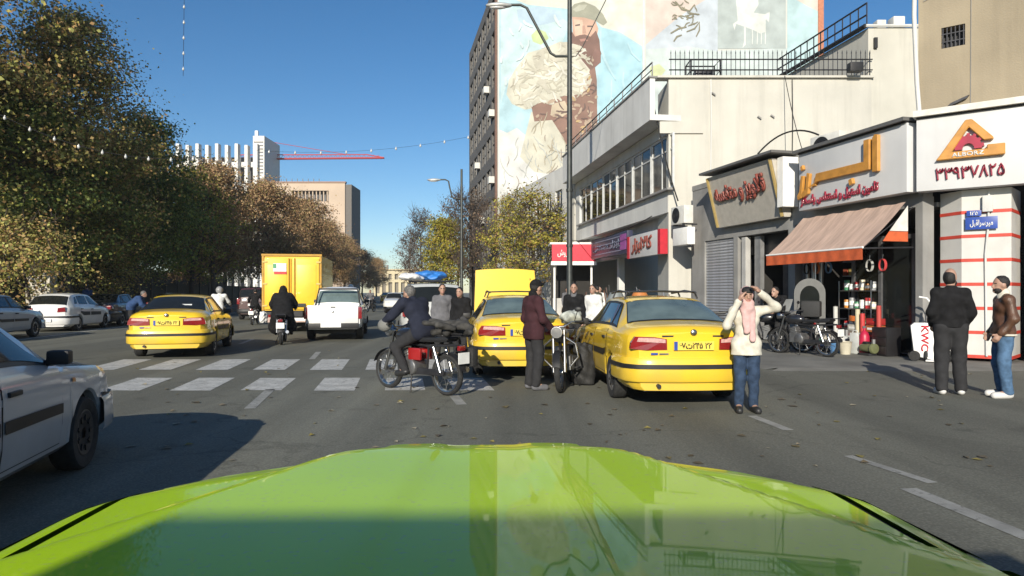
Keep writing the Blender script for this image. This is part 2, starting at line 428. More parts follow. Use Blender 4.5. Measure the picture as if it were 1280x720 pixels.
pave('pavement_left', -14.9, -60, 6, 110, 0.14, 'kerbed pavement under the plane trees')

# ---------------------------------------------------------------- building helpers
def facade(name, label, cat, p, q, group=None):
    """root at p; local +x runs towards q (the viewer's right), local +y goes into the building"""
    a = math.atan2(q[1] - p[1], q[0] - p[0])
    return thing(name, label, cat, (p[0], p[1], 0), a, group), math.hypot(q[0] - p[0], q[1] - p[1])
def wall(mb, x0, x1, z0, z1, openings, y0=0.0, t=0.25, mi=0):
    xs = sorted({x0, x1, *[o[0] for o in openings], *[o[1] for o in openings]}); zs = sorted({z0, z1, *[o[2] for o in openings], *[o[3] for o in openings]})
    xs = [x for x in xs if x0 <= x <= x1]; zs = [z for z in zs if z0 <= z <= z1]
    for i in range(len(xs) - 1):
        run = None
        for j in range(len(zs) - 1):
            cx, cz = (xs[i] + xs[i + 1]) / 2, (zs[j] + zs[j + 1]) / 2
            hole = any(o[0] < cx < o[1] and o[2] < cz < o[3] for o in openings)
            if hole:
                if run is not None: mb.b2(xs[i], xs[i + 1], y0, y0 + t, run, zs[j], mi); run = None
            elif run is None: run = zs[j]
        if run is not None: mb.b2(xs[i], xs[i + 1], y0, y0 + t, run, zs[-1], mi)
WFRAME = M('window_frame_white', (0.55, 0.56, 0.55), 0.5)
def window(parent, x0, x1, z0, z1, y=0.08, fm=None, gm=None, bars=((), ()), fw=0.06):
    w = MB()
    for a, b, c, e in ((x0, x0 + fw, z0, z1), (x1 - fw, x1, z0, z1), (x0 + fw, x1 - fw, z0, z0 + fw), (x0 + fw, x1 - fw, z1 - fw, z1)): w.b2(a, b, y - .03, y + .05, c, e)
    for bx in bars[0]: w.b2(bx - .025, bx + .025, y - .025, y + .045, z0 + fw, z1 - fw)
    for bz in bars[1]: w.b2(x0 + fw, x1 - fw, y - .027, y + .042, bz - .025, bz + .025)
    o = w.build('window', fm or WFRAME, parent)
    xs = [x0 + .03, *bars[0], x1 - .03]; zs = [z0 + .03, *bars[1], z1 - .03]
    for i in range(len(xs) - 1):
        for j in range(len(zs) - 1):
            rx = rng.uniform(-.012, .012); rz = rng.uniform(-.02, .02)
            MB().box(((xs[i] + xs[i + 1]) / 2, y + .012, (zs[j] + zs[j + 1]) / 2), (xs[i + 1] - xs[i], .012, zs[j + 1] - zs[j]), rz, 0, rx).build('pane', gm or GLASS, o)
    return o
def ac_unit(label, loc, rz, s=1.0, group='air conditioner units'):
    t = thing('air_conditioner', label, 'air conditioner', loc, rz, group, s)
    boxo('casing', (0, 0, .28), (.85, .32, .56), ACW, t, .02)
    g = MB()
    for k in range(5): g.lathe([(.05 + .045 * k, -.004), (.062 + .045 * k, -.004), (.062 + .045 * k, .004), (.05 + .045 * k, .004), (.05 + .045 * k, -.004)], 20, (-.1, -.168, .28), 'Y')
    g.build('fan_grille', DARKSTEEL, t); MB().lathe([(.24, -.002), (.001, -.003)], 24, (-.1, -.163, .28), 'Y').build('fan_opening', BLACK, t)
    for sx in (-.3, .3): boxo('bracket', (sx, .1, -.02), (.04, .5, .04), DARKSTEEL, t)
    return t
ACW = M('ac_casing', (0.62, 0.61, 0.57), 0.5, var=0.1)
STUCCO_W = M('stucco_cream', (0.50, 0.485, 0.435), 0.9, var=0.10, scale=0.5, bump=0.25, bscale=30, detail=9, streak=0.14)
STUCCO_G = M('stucco_grey_white', (0.56, 0.56, 0.54), 0.9, var=0.12, scale=0.6, bump=0.25, bscale=30, detail=9, streak=0.16)
BEIGE = M('render_beige', (0.285, 0.24, 0.17), 0.92, var=0.2, scale=0.45, bump=0.35, bscale=25, detail=10, streak=0.15)
CONC = M('concrete_grey', (0.25, 0.245, 0.235), 0.9, var=0.2, scale=1, bump=0.3, streak=0.17)
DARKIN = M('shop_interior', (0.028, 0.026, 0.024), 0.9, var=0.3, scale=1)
MARBLE = M('stone_cladding', (0.42, 0.41, 0.39), 0.6, var=0.15, scale=1.5)
SIGNW = M('sign_white', (0.56, 0.56, 0.56), 0.45, var=0.05, scale=1.5, streak=0.05)
SIGN_GOLD = M('letters_gold', (0.50, 0.235, 0.045), 0.35, var=0.15, coat=0.4)
SIGN_CRIM = M('letters_crimson', (0.26, 0.012, 0.035), 0.4, coat=0.3)
SIGN_BROWN = M('letters_brown', (0.22, 0.055, 0.04), 0.45)
CABLE = M('cable_black', (0.015, 0.015, 0.015), 0.7)

# ---------------------------------------------------------------- two-storey white building
wb, L1 = facade('corner_shop_building', 'two-storey white building with long ribbon window and railed flat roof', 'building', (3.84, 40.85), (5.96, 26.0))
m = MB()
shopo = [(0.3, 6.6, 0, 3.2), (6.9, 14.4, 0, 3.2)]
wall(m, 0, L1, 0, 5.0, shopo, 0.55, .3)
m.build('lower_wall', STUCCO_G, wb)
m = MB(); wins = [(0.9 + i * 2.42, 0.9 + i * 2.42 + 2.30, 5.45, 7.55) for i in range(6)]
wall(m, 0, L1, 4.55, 8.0, [(0.9, wins[-1][1], 5.45, 7.55)], 0.0, .3)
m.build('upper_wall', STUCCO_G, wb)
m = MB(); m.b2(-.3, L1 + .1, -.75, .8, 8.03, 8.25); m.b2(-.3, L1 + .1, -.75, -.55, 8.25, 9.62); m.build('parapet', M('parapet_white', (0.60, 0.60, 0.585), 0.85, var=0.1, scale=0.7, bump=0.2, bscale=30, streak=0.15), wb)
boxo('parapet_coping', (L1 / 2 - .1, -.65, 9.66), (L1 + .5, .3, .07), CONC, wb)
for i, (a, b, c, e) in enumerate(wins):
    window(wb, a, b, c, e, .1, bars=((a + 1.15,), (c + 1.5,)), fw=.08)
boxo('window_sill', (wins[-1][1] / 2 + .45, -.05, 5.4), (wins[-1][1] - .7, .25, .08), CONC, wb)
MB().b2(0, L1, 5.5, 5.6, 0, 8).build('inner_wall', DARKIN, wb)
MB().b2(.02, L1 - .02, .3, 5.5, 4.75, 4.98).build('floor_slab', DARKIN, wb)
# side wall facing the traffic
sw = MB(); Ls = 7.75
sw2, _ = facade('party_wall_block', 'bright cream blank side wall rising above the shop roofs', 'wall', (5.98, 25.95), (13.62, 25.95))
w = MB(); w.b2(0.0, Ls, 0.02, .3, 0, 9.66); w.b2(0.02, .3, .3, 2, 0, 9.6)
w.build('rendered_wall', STUCCO_W, sw2)
MB().b2(-.35, 1.3, -.05, 0.018, 7.55, 8.0).build('corner_block', STUCCO_W, sw2)
boxo('coping', (Ls / 2 - .2, .15, 9.70), (Ls + .5, .5, .08), STUCCO_W, sw2)
for x in (1.6, 4.7): tubo('drain_pipe' if x < 3 else 'cable_run', [(x, -.03, 9.6), (x + .02, -.03, 8), (x - .02, -.03, 5)], .028 if x < 3 else .018, STUCCO_G if x < 3 else CABLE, sw2)
for x, z in ((3.45, 8.15), (3.95, 8.2), (5.55, 7.2), (1.7, 9.05)): boxo('bracket_stub', (x, -.04, z), (.16, .06, .05), CONC, sw2, ry=.6)
# roof railing
rl = thing('roof_railing', 'iron roof railing of pointed bars on the white building', 'railing', (5.98, 25.9, 9.74), 0)
for z in (.22, .62): tubo('rail', [(0, 0, z), (Ls, 0, z)], .025, DARKSTEEL, rl, 6)
bar = MB().tube([(0, 0, 0), (0, 0, .86)], [.014, .014], 5).tube([(0, 0, .86), (0, 0, 1.0)], [.022, .002], 5).mesh('railing_bar', DARKSTEEL)
for i in range(44):
    o = link(bpy.data.objects.new('railing_bar', bar), rl); o.location = (.08 + i * (Ls - .16) / 43, 0.03, 0)
pr = thing('parapet_rail', 'thin rusty handrail along the street parapet of the white building', 'railing', (3.84, 40.85, 9.7), math.atan2(-14.85, 2.12))
tubo('rail', [(0, -.62, .55), (L1, -.62, .55)], .03, DARKSTEEL, pr, 6); tubo('rail', [(0, -.62, .28), (L1, -.62, .28)], .02, DARKSTEEL, pr, 6)
for i in range(13): tubo('post', [(i * L1 / 12, -.62, 0), (i * L1 / 12, -.62, .55)], .025, DARKSTEEL, pr, 5)
cg = thing('rooftop_cage', 'black metal frame cage standing on the white roof', 'cage', (7.0, 26.6, 9.74), 0)
for x in (0, 1.15):
    for y in (0, .8): tubo('post', [(x, y, 0), (x, y, .85)], .035, BLACK, cg, 6)
for z in (.42, .85):
    tubo('rail', [(0, 0, z), (1.15, 0, z), (1.15, .8, z), (0, .8, z), (0, 0, z)], .03, BLACK, cg, 6)
boxo('tank', (.58, .4, .3), (.7, .5, .45), DARKSTEEL, cg, .04)

# taller white block behind
tb = thing('stair_tower', 'taller cream block with sloping roof line and dark edge railing', 'building', (13.62, 26.0, 0), 0)
dxy = (-.93, 6.4)
m = MB()
m.add([(0, 0, 0), (2.6, 0, 0), (2.6 + dxy[0], dxy[1], 0), (dxy[0], dxy[1], 0), (0, 0, 11.6), (2.6, 0, 11.6), (2.6 + dxy[0], dxy[1], 11.6), (dxy[0], dxy[1], 11.6)], [(0, 1, 5, 4), (1, 2, 6, 5), (2, 3, 7, 6), (3, 0, 4, 7), (4, 5, 6, 7)])
m.build('rendered_wall', M('stucco_cream_pale', (0.48, 0.465, 0.41), 0.9, var=0.1, scale=0.6, bump=0.25, bscale=30, streak=0.15), tb)
tubo('roof_edge', [(-.12, -.05, 11.66), (dxy[0] - .12, dxy[1], 11.66)], .09, BLACK, tb, 6)
tubo('roof_edge', [(-.12, -.05, 11.66), (2.6, -.05, 11.66)], .06, STUCCO_G, tb, 6)
for z in (12.1, 12.55): tubo('rail', [(-.05, 0, z), (dxy[0] * 1.0 - .05, dxy[1], z)], .035, DARKSTEEL, tb, 6)
for i in range(14):
    f = i / 13; tubo('post', [(-.05 + f * dxy[0], f * dxy[1], 11.6), (-.05 + f * dxy[0], f * dxy[1], 12.55)], .025, DARKSTEEL, tb, 5)
for x, z, s in ((1.35, 11.72, .45), (.7, 11.70, .35)):
    boxo('roof_vent', (x, .5, z + s / 2), (s, s, s), STUCCO_G, tb, .03)
tubo('down_pipe', [(2.05, -.05, 11.5), (2.0, -.06, 10), (2.1, -.06, 7)], .06, STUCCO_G, tb); boxo('lamp_box', (.25, -.06, 11.0), (.12, .1, .4), BLACK, tb)
boxo('loudspeaker', (-.7, -.4, 9.95), (.5, .3, .35), BLACK, tb, .04)

# ---------------------------------------------------------------- shop row (single storey)
A0, A1 = (6.51, 25.0), (8.96, 15.0)
sr, LA = facade('shop_row', 'single-storey row of shops with open fronts under large sign boxes', 'building', A0, A1)
m = MB(); wall(m, 0, LA, 0, 3.62, [(.9, 2.75, 0, 3.3), (3.0, 5.6, 0, 3.3), (5.9, 10.1, 0, 3.4)], .12, .3)
m.build('front_wall', CONC, sr)
m = MB(); m.b2(0, LA, .12, 6, 5.2, 5.38); m.b2(0, LA, .5, 6, 3.4, 3.5); m.build('roof_slab', CONC, sr)
m = MB(); m.b2(0, LA, 5.0, 5.2, .09, 3.4); m.b2(-.1, .1, .42, 5, .09, 3.4); m.b2(2.78, 2.95, .42, 5, .09, 3.4); m.b2(5.65, 5.85, .42, 5, .09, 3.4); m.b2(LA - .12, LA - .02, 1.2, 5, .09, 3.4)
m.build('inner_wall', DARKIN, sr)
MB().b2(0, LA, .12, 6, .091, .10).build('shop_floor', M('shop_floor', (0.12, 0.115, 0.11), .6), sr)
m = MB(); wall(m, 0, LA, 3.62, 5.2, [], .14, .25); m.build('upper_band', CONC, sr)
# rolling shutter, one slat after another
SHUT = M('shutter_metal', (0.42, 0.43, 0.45), 0.45, 0.5, 0.12)
slm = MB().prism([(0, 0), (-.022, .02), (-.028, .05), (-.015, .085), (0, .098)], .92, 2.73, 'YZ').mesh('shutter_slat', SHUT)
sh = MB().b2(.9, 2.75, .2, .22, .09, 3.3).build('roller_shutter', SHUT, sr)
for i in range(32):
    o = link(bpy.data.objects.new('shutter_slat', slm), sh); o.location = (0, .2, .1 + i * .1)
boxo('door_post', (3.35, .2, 1.65), (.22, .18, 3.2), MARBLE, sr); boxo('door_post', (3.85, .35, 1.65), (.3, .14, 3.2), M('aluminium_post', (.4, .4, .4), .35, .6), sr)
MB().b2(3.05, 5.5, .5, .9, 2.7, 3.3).build('shutter_housing', BLACK, sr); boxo('door_leaf', (5.1, .6, 1.4), (.75, .06, 2.6), DARKSTEEL, sr)
for k, (x, z) in enumerate(((6.1, 2.6), (8.0, 2.75), (8.9, 2.75), (9.9, 2.7))): boxo('door_mullion', (x, .3, z / 2 + .1), (.09, .09, z), M('mullion_grey', (.16, .16, .165), .4, .5), sr)
boxo('transom', (8.0, .3, 2.78), (4.1, .08, .1), MATS['mullion_grey'], sr)
for x0, x1 in ((8.04, 8.86), (8.94, 9.86)): boxo('pane', ((x0 + x1) / 2, .31, 1.45), (x1 - x0, .012, 2.6), GLASS, sr)
for x in (6.35, 6.6, 6.9): tubo('pipe_stock', [(x, .18, .1), (x, .2, 2.6)], .06, SILVER_RIM, sr)
for i in range(5):
    for z in (.5, 1.1, 1.7): boxo('stock_box', (4.1 + i * .32, 3.2, z), (.26, .3, .3), M('stock_%d' % (i % 3), ((.35, .08, .04), (.4, .3, .1), (.2, .22, .25))[i % 3], .6), sr)
for z in (1.55, 1.95, 2.35): boxo('shelf', (6.9, 1.6, z), (1.4, .3, .03), MARBLE, sr)
for i in range(12): boxo('stock_box', (6.3 + (i % 6) * .22, 1.55, 1.66 + (i // 6) * .4), (.16, .2, .2), M('stock_%d' % (i % 3), (.3, .3, .3)), sr)

# sign 1 on the street side: gold letters
def sign_box(name, label, p, q, z0, z1, group=None, depth=.32):
    t, L = facade(name, label, 'sign', p, q, group)
    boxo('sign_board', (L / 2, .16 - .3, (z0 + z1) / 2), (L - .004, depth, z1 - z0), SIGNW, t, .006)
    return t, L
s0 = (8.96 - .245 * 3.55, 18.55)
t, L = sign_box('shop_sign', 'long white shop sign with raised gold lettering along the street', s0, A1, 3.7, 5.22)
boxo('sign_cap', (L / 2 - .05, -.15, 5.30), (L + .15, .55, .08), M('cap_grey', (.16, .155, .15), .5, .3), t)
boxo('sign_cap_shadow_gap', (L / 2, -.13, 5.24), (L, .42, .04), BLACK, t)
yb = -.14 - .16
# stylised gold word
gl = MB()
gl.prism([(.62, 4.28), (.78, 4.28), (.86, 4.58), (2.72, 4.58), (2.72, 5.08), (2.93, 5.08), (2.93, 4.36), (.9, 4.36)], yb - .10, yb - .01, 'XZ')
gl.prism([(3.02, 4.28), (3.22, 4.28), (3.22, 5.12), (3.10, 5.15), (3.02, 5.08)], yb - .10, yb - .01, 'XZ')
gl.prism([(.28, 4.02), (.52, 4.1), (.60, 4.62), (.46, 4.66), (.40, 4.25), (.2, 4.12)], yb - .10, yb - .01, 'XZ')
gl.prism([(.05, 3.98), (.22, 4.02), (.32, 4.6), (.2, 4.62), (.12, 4.2), (.02, 4.1)], yb - .10, yb - .01, 'XZ')
gl.prism([(.2, 4.74), (.31, 4.78), (.27, 4.90), (.16, 4.86)], yb - .10, yb - .01, 'XZ')
gl.prism([(2.2, 4.08), (2.34, 4.12), (2.3, 4.26), (2.16, 4.22)], yb - .10, yb - .01, 'XZ')
gl.v = [(x * .90 + .02, y, z) for x, y, z in gl.v]
gl.build('gold_lettering', SIGN_GOLD, t, None, .012, 1)
text('تامین استیل و استنلس پاسکار', .1, yb - .003, 3.76, SIGN_CRIM, t, w=2.75, h=.32, ext=.04, bold=.03)
# sign 2 on the chamfered corner: triangle emblem and number
C1 = (10.4 + .95, 13.9 - .725)
t, L = sign_box('corner_sign', 'white corner sign with gold triangle emblem and crimson phone number', A1, C1, 3.68, 5.24)
boxo('sign_cap', (L / 2, -.13, 5.34), (L + .1, .6, .13), M('cap_white', (.6, .58, .53), .6), t)
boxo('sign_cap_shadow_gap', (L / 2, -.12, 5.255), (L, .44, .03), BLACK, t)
em = MB()
em.prism([(.42, 4.35), (.66, 4.35), (1.09, 4.92), (1.41, 4.62), (1.62, 4.62), (1.62, 4.66), (1.16, 5.08), (1.02, 5.08)], yb - .12, yb - .01, 'XZ')
em.prism([(.36, 4.29), (1.86, 4.29), (1.86, 4.52), (1.48, 4.52), (1.48, 4.44), (.50, 4.44)], yb - .118, yb - .012, 'XZ')
em.v = [(.366 + (x - .36) * .8, y, z) for x, y, z in em.v]
em.build('gold_triangle', SIGN_GOLD, t, None, .015, 1)
ga = [(1.08 + r * math.cos(a), 4.47 + r * .95 * math.sin(a)) for r, a in [(.30, math.pi * i / 10) for i in range(11)]] + [(1.08 + .13 * math.cos(a), 4.47 + .12 * math.sin(a)) for a in [math.pi * (10 - i) / 10 for i in range(11)]]
g2 = MB().prism(ga, yb - .09, yb - .01, 'XZ')
for k in range(7):
    a = math.pi * (k + .5) / 7; g2.box((1.08 + .31 * math.cos(a), yb - .05, 4.47 + .295 * math.sin(a)), (.07, .078, .07), ry=-a)
g2.v = [(.366 + (x - .36) * .8, y, z) for x, y, z in g2.v]
g2.build('gear_emblem', M('emblem_crimson', (.33, .015, .04), .4, coat=.3), t)
text('ALBORZ', .655, yb - .119, 4.325, SIGNW, t, w=.56, h=.09, ext=.012, bold=.02)
text('۳۳۹۳۷۸۲۵', .36, yb - .003, 3.88, SIGN_CRIM, t, w=1.2, h=.27, ext=.05, bold=.012)
# corner column with red bands
cc = thing('corner_column', 'white tiled corner column with thin red bands under the shop sign', 'column', (9.62, 14.55, 0), math.atan2(-.607, .795))
TILE_W = M('column_tile_white', (.54, .53, .50), .45, var=.06, scale=3, streak=0.07); RED_B = M('column_red', (.50, .05, .03), .5)
cp = [(0, 0), (.86, 0), (1.0, .95), (.05, .95), (-.42, .38)]
for k in range(7):
    z0 = .10 + k * .51; MB().prism(cp, z0 + .07, z0 + .51, 'XY').build('white_course', TILE_W, cc)
    MB().prism([(x * 1.012 - .004, y * 1.01 - .005) for x, y in cp], z0, z0 + .07, 'XY').build('red_band', RED_B, cc)
tubo('conduit', [(.48, -.03, 3.6), (.47, -.04, 2.9), (.42, -.035, 2.3), (.44, -.03, .15)], .022, STUCCO_G, cc)
boxo('junction_box', (.46, -.06, 3.35), (.18, .1, .34), STUCCO_G, cc, .01)
ss = thing('street_name_plate', 'small blue street name plate with white script on the column', 'sign', (9.66, 14.45, 2.82), math.atan2(-.607, .795))
boxo('plate', (.26, -.02, .13), (.56, .02, .26), BLUE, ss, .004); text('میرسراقبل', .06, -.034, .04, PLATE_W, ss, w=.4, h=.16, ext=.003, bold=.02)
sp = thing('street_number_plate', 'tiny blue house number plate above the street name plate', 'sign', (9.66, 14.45, 3.1), math.atan2(-.607, .795))
boxo('plate', (.13, -.02, .06), (.26, .02, .12), BLUE, sp, .003); text('۱۲۵', .06, -.034, .02, PLATE_W, sp, w=.14, h=.08, ext=.003)
# shop front beyond the column on the side street
sf, LF = facade('side_shop', 'dark red shop front around the corner right of the column', 'building', (10.75, 13.95), (13.6, 12.2))
boxo('front_wall', (LF / 2, .3, 1.85), (LF, .3, 3.5), M('side_shop_maroon', (.10, .015, .02), .5, var=.3), sf); boxo('orange_band', (LF / 2, .12, 2.62), (LF, .06, .2), M('band_orange', (.6, .2, .03), .5), sf)
boxo('white_band', (LF / 2, .11, 2.45), (LF, .06, .12), WHITE, sf); boxo('plinth', (LF / 2, .1, .2), (LF, .12, .25), WHITE, sf)
# beige building above
bb, LB = facade('beige_building', 'plain beige rendered building rising above the corner sign', 'building', (9.56, 16.0), (14.8, 12.0))
m = MB(); wall(m, 0, LB, 5.1, 9.6, [(.46, .92, 7.12, 7.6)], 0, .3); m.b2(0, .3, .302, 6, 5.1, 9.6); m.build('rendered_wall', BEIGE, bb)
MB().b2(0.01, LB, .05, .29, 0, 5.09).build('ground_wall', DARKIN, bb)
MB().b2(.4, 1.0, .32, .4, 7.0, 7.7).build('vent_backing', BLACK, bb)
for i in range(6): boxo('vent_bar', (.49 + i * .08, .04, 7.36), (.022, .03, .48), DARKSTEEL, bb)
for z in (7.27, 7.45): boxo('vent_bar', (.69, .035, z), (.46, .03, .022), DARKSTEEL, bb)
MB().prism([(.55, 5.72), (.95, 5.88), (1.0, 5.95), (.65, 5.82)], -.09, -.002, 'XZ').build('wall_scar', DARKSTEEL, bb)
tubo('down_pipe', [(-.06, -.05, 9.6), (-.08, -.05, 8), (-.02, -.06, 6.4), (.05, -.05, 5.35)], .05, STUCCO_G, bb); tubo('crack_cable', [(1.02, -.015, 5.4), (1.04, -.015, 9.5)], .008, CONC, bb, 5)
tubo('crack_cable', [(.1, -.015, 8.3), (1.6, -.015, 8.8), (2.2, -.015, 9.4)], .008, CONC, bb, 5)

# awning over the tool shop
def la(x, y): return x, y
aw = thing('shop_awning', 'faded beige awning with orange valance over the tool shop', 'awning', (A0[0], A0[1], 0), math.atan2(A1[1] - A0[1], A1[0] - A0[0]))
CANV = M('awning_canvas', (.47, .335, .265), .9, var=.16, scale=2, bump=.2, stretch=(6, 1, 1)); ORANGE = M('awning_orange', (.50, .095, .028), .85, var=.15, scale=8)
xa, xb = 6.6, 10.1
rows = []
for j in range(9):
    f = j / 8; rows.append([(xa + (xb - xa) * i / 24, -.14 - f * 1.12, 3.5 - f * 1.03 - .05 * math.sin(f * math.pi) + .012 * math.cos(i * 1.6)) for i in range(25)])
MB().grid(rows).build('canopy', CANV, aw, 60)
rows = [[(xa + (xb - xa) * i / 60, -1.275 - .015 * math.sin(i * .9) * k - .004, 2.50 - .29 * k + (.012 * math.sin(i * .5) if k == 2 else 0)) for i in range(61)] for k in (0, 1)]
MB().grid(rows).build('valance', ORANGE, aw, 60)
tubo('front_bar', [(xa, -1.27, 2.48), (xb, -1.27, 2.48)], .025, WHITE, aw)
for x in (xa + .05, xb - .05): tubo('arm', [(x, .1, 2.5), (x, -1.25, 2.46)], .02, DARKSTEEL, aw); tubo('arm', [(x, .1, 3.4), (x, -1.25, 2.46)], .015, DARKSTEEL, aw)
MB().prism([(-.14, 2.85), (-.14, 3.42), (-.62, 2.85)], xb + .05, xb + .06, 'YZ').build('side_flap', M('flap_white', (.6, .58, .54), .8), aw)
MB().prism([(-.14, 2.62), (-.14, 2.84), (-.63, 2.84), (-.80, 2.62)], xb + .05, xb + .06, 'YZ').build('side_flap', ORANGE, aw)

# canted sign of the neighbouring shop
cs = thing('canted_shop_sign', 'white shop sign leaning out with brown raised lettering and yellow edges', 'sign', (A0[0], A0[1], 0), math.atan2(A1[1] - A0[1], A1[0] - A0[0]))
x0, x1 = 2.2, 5.75
def cant(z): return -.18 - (z - 3.9) * .25
m = MB().add([(x0, cant(3.65), 3.65), (x1, cant(3.65), 3.65), (x1, cant(5.3), 5.3), (x0, cant(5.3), 5.3), (x0, .1, 3.65), (x1, .1, 3.65), (x1, .1, 5.3), (x0, .1, 5.3)], [(0, 1, 2, 3), (4, 7, 6, 5), (0, 4, 5, 1), (3, 2, 6, 7), (0, 3, 7, 4), (1, 5, 6, 2)])
m.build('sign_board', M('sign_cream', (.44, .41, .36), .5, var=.08, streak=0.07), cs)
YT = M('yellow_trim', (.30, .22, .08), .5)
for x in (x0 + .04, x1 - .06): tubo('edge_trim', [(x, cant(3.66) - .03, 3.66), (x, cant(5.28) - .03, 5.28)], .05, YT, cs, 6)
MB().b2(x0 - .15, x1 + .3, -.75, .3, 5.40, 5.47).build('sign_roof', M('cap_grey', (.16, .155, .15)), cs)
text('قلاویز و متفسه', 2.5, cant(4.3) - .02, 4.3, SIGN_BROWN, cs, w=2.75, h=.72, ext=.06, bold=.035, rx=math.atan(.25))
boxo('side_panel', (x1 + .16, -.12, 4.6), (.26, .5, 1.4), WHITE, cs)
# overhead cable and box between the signs
def hang(a, b, sag, n=14):
    a, b = Vector(a), Vector(b)
    return [a.lerp(b, i / n) - Vector((0, 0, sag * 4 * (i / n) * (1 - i / n))) for i in range(n + 1)]
def cable(name, label, a, b, sag, r=.014):
    return tag(tubo(name, hang(a, b, sag), r, CABLE, None, 5), label, 'cable', 'cables on the shop fronts')
cable('power_cable', 'black cable looping above the gap between the two shop signs', (7.3, 20.2, 5.6), (8.3, 18.4, 5.75), -.35, .025)
cable('power_cable', 'thin cable dropping down the cream side wall', (10.35, 25.8, 9.7), (9.6, 22, 5.5), .3)
cable('power_cable', 'bundle of cables at the corner of the white building', (5.3, 26.2, 9.5), (6.2, 25.4, 4.9), .35, .03)
cable('power_cable', 'cable strung along the front of the white building', (5.35, 26, 4.4), (3.2, 40, 4.6), .4, .02)
ac_unit('dark grey air conditioner on the roof behind the gold-letter sign', (9.35, 20.0, 5.4), R(-70), 1.3)
ac_unit('white air conditioner with round fan beside the faded shop sign', (6.15, 24.6, 3.95), R(-76), 1.15)
bx = boxo('meter_box', (6.2, 24.55, 3.5), (1.1, .3, .62), WHITE, None, .02, rz=R(-76)); tag(bx, 'plain white box mounted under the fan unit', 'box')

# signs on the ground floor of the white building
t = thing('repair_shop_sign', 'white shop sign with dark red lettering and red ends', 'sign', (3.84, 40.85, 0), math.atan2(-14.85, 2.12))
boxo('sign_board', (13.2, -.25, 3.42), (3.5, .25, .95), SIGNW, t, .01)
for x in (11.32, 15.1): boxo('red_end', (x, -.25, 3.42), (.28, .3, .95), M('sign_red', (.45, .015, .03), .5), t)
text('کالاابزار', 11.8, -.38, 3.08, SIGN_BROWN, t, w=2.5, h=.68, ext=.04, bold=.03)
t = thing('dark_shop_sign', 'dark blue shop sign with thin pale lines next to the white sign', 'sign', (3.84, 40.85, 0), math.atan2(-14.85, 2.12))
boxo('sign_board', (7.9, -.2, 3.72), (6.2, .25, 1.0), M('sign_navy', (.03, .035, .07), .4), t, .01)
for k in range(4): boxo('printed_line', (7.6, -.335, 3.4 + k * .21), (5.0, .012, .05), M('sign_line', (.2, .22, .3), .5), t)
text('ابزار صنعتی', 5.2, -.35, 3.5, M('sign_line', (.2, .22, .3)), t, w=4.6, h=.45, ext=.01); boxo('printed_patch', (10.4, -.335, 3.75), (.9, .012, .7), M('sign_violet', (.3, .08, .3), .5), t)
t = thing('red_kiosk_awning', 'bright red fascia above a kiosk near the lamp post', 'awning', (2.3, 37.6, 0), 0)
boxo('fascia', (1.1, -.1, 3.65), (2.4, .3, .95), M('kiosk_red', (.62, .02, .045), .5), t); boxo('roof', (1.1, .9, 4.18), (2.6, 2.2, .1), WHITE, t); boxo('white_strip', (1.1, -.13, 3.08), (2.5, .3, .2), WHITE, t)
for x in (.05, .95, 2.1): boxo('post', (x, .1, 1.5), (.1, .1, 3.0), WHITE, t)
boxo('counter', (1.1, .8, .6), (2.2, .6, 1.1), MARBLE, t); boxo('back_panel', (1.1, 1.8, 1.7), (2.3, .1, 3.2), DARKIN, t)
text('فروش', .2, -.27, 3.4, WHITE, t, w=.7, h=.45, ext=.01)
# next white building beyond
nb, Ln = facade('far_white_building', 'narrow pale building partly hidden behind the lamp post', 'building', (-.9, 58.5), (3.7, 41.6))
m = MB(); wall(m, 0, Ln, 0, 9.5, [(1 + i * 2.2, 2.4 + i * 2.2, z, z + 1.5) for i in range(7) for z in (3.9, 6.6)], 0, .3); m.build('rendered_wall', STUCCO_G, nb)
for i in range(7):
    for z in (3.9, 6.6): window(nb, 1 + i * 2.2, 2.4 + i * 2.2, z, z + 1.5, .12, bars=((1.7 + i * 2.2,), ()))
MB().b2(0, Ln, 4, 4.3, 0, 9.4).build('inner_wall', DARKIN, nb)
MB().b2(Ln + .01, Ln + .3, 0, 8, 0, 9.5).build('end_wall', STUCCO_W, nb)

# ---------------------------------------------------------------- tall building with the mural
MY = 60.0
mbd = thing('mural_building', 'tall office block whose blank side wall carries a huge painted mural', 'building', ((622 - 640) * MY / F, MY, 0), 0)
WM = 28.7; HM = 29.5
dm = (-.188 * 20, 20.0)
m = MB()
m.add([(0, 0, 0), (WM, 0, 0), (WM + dm[0], dm[1], 0), (dm[0], dm[1], 0), (0, 0, HM), (WM, 0, HM), (WM + dm[0], dm[1], HM), (dm[0], dm[1], HM)], [(0, 1, 5, 4), (1, 2, 6, 5), (2, 3, 7, 6), (4, 5, 6, 7)])
m.build('side_wall', M('mural_ground', (.48, .495, .47), .85, var=.06, scale=.3), mbd)
fr = facade('x', 'x', 'x', (0, 0), (1, 0))[0]; bpy.data.objects.remove(fr)
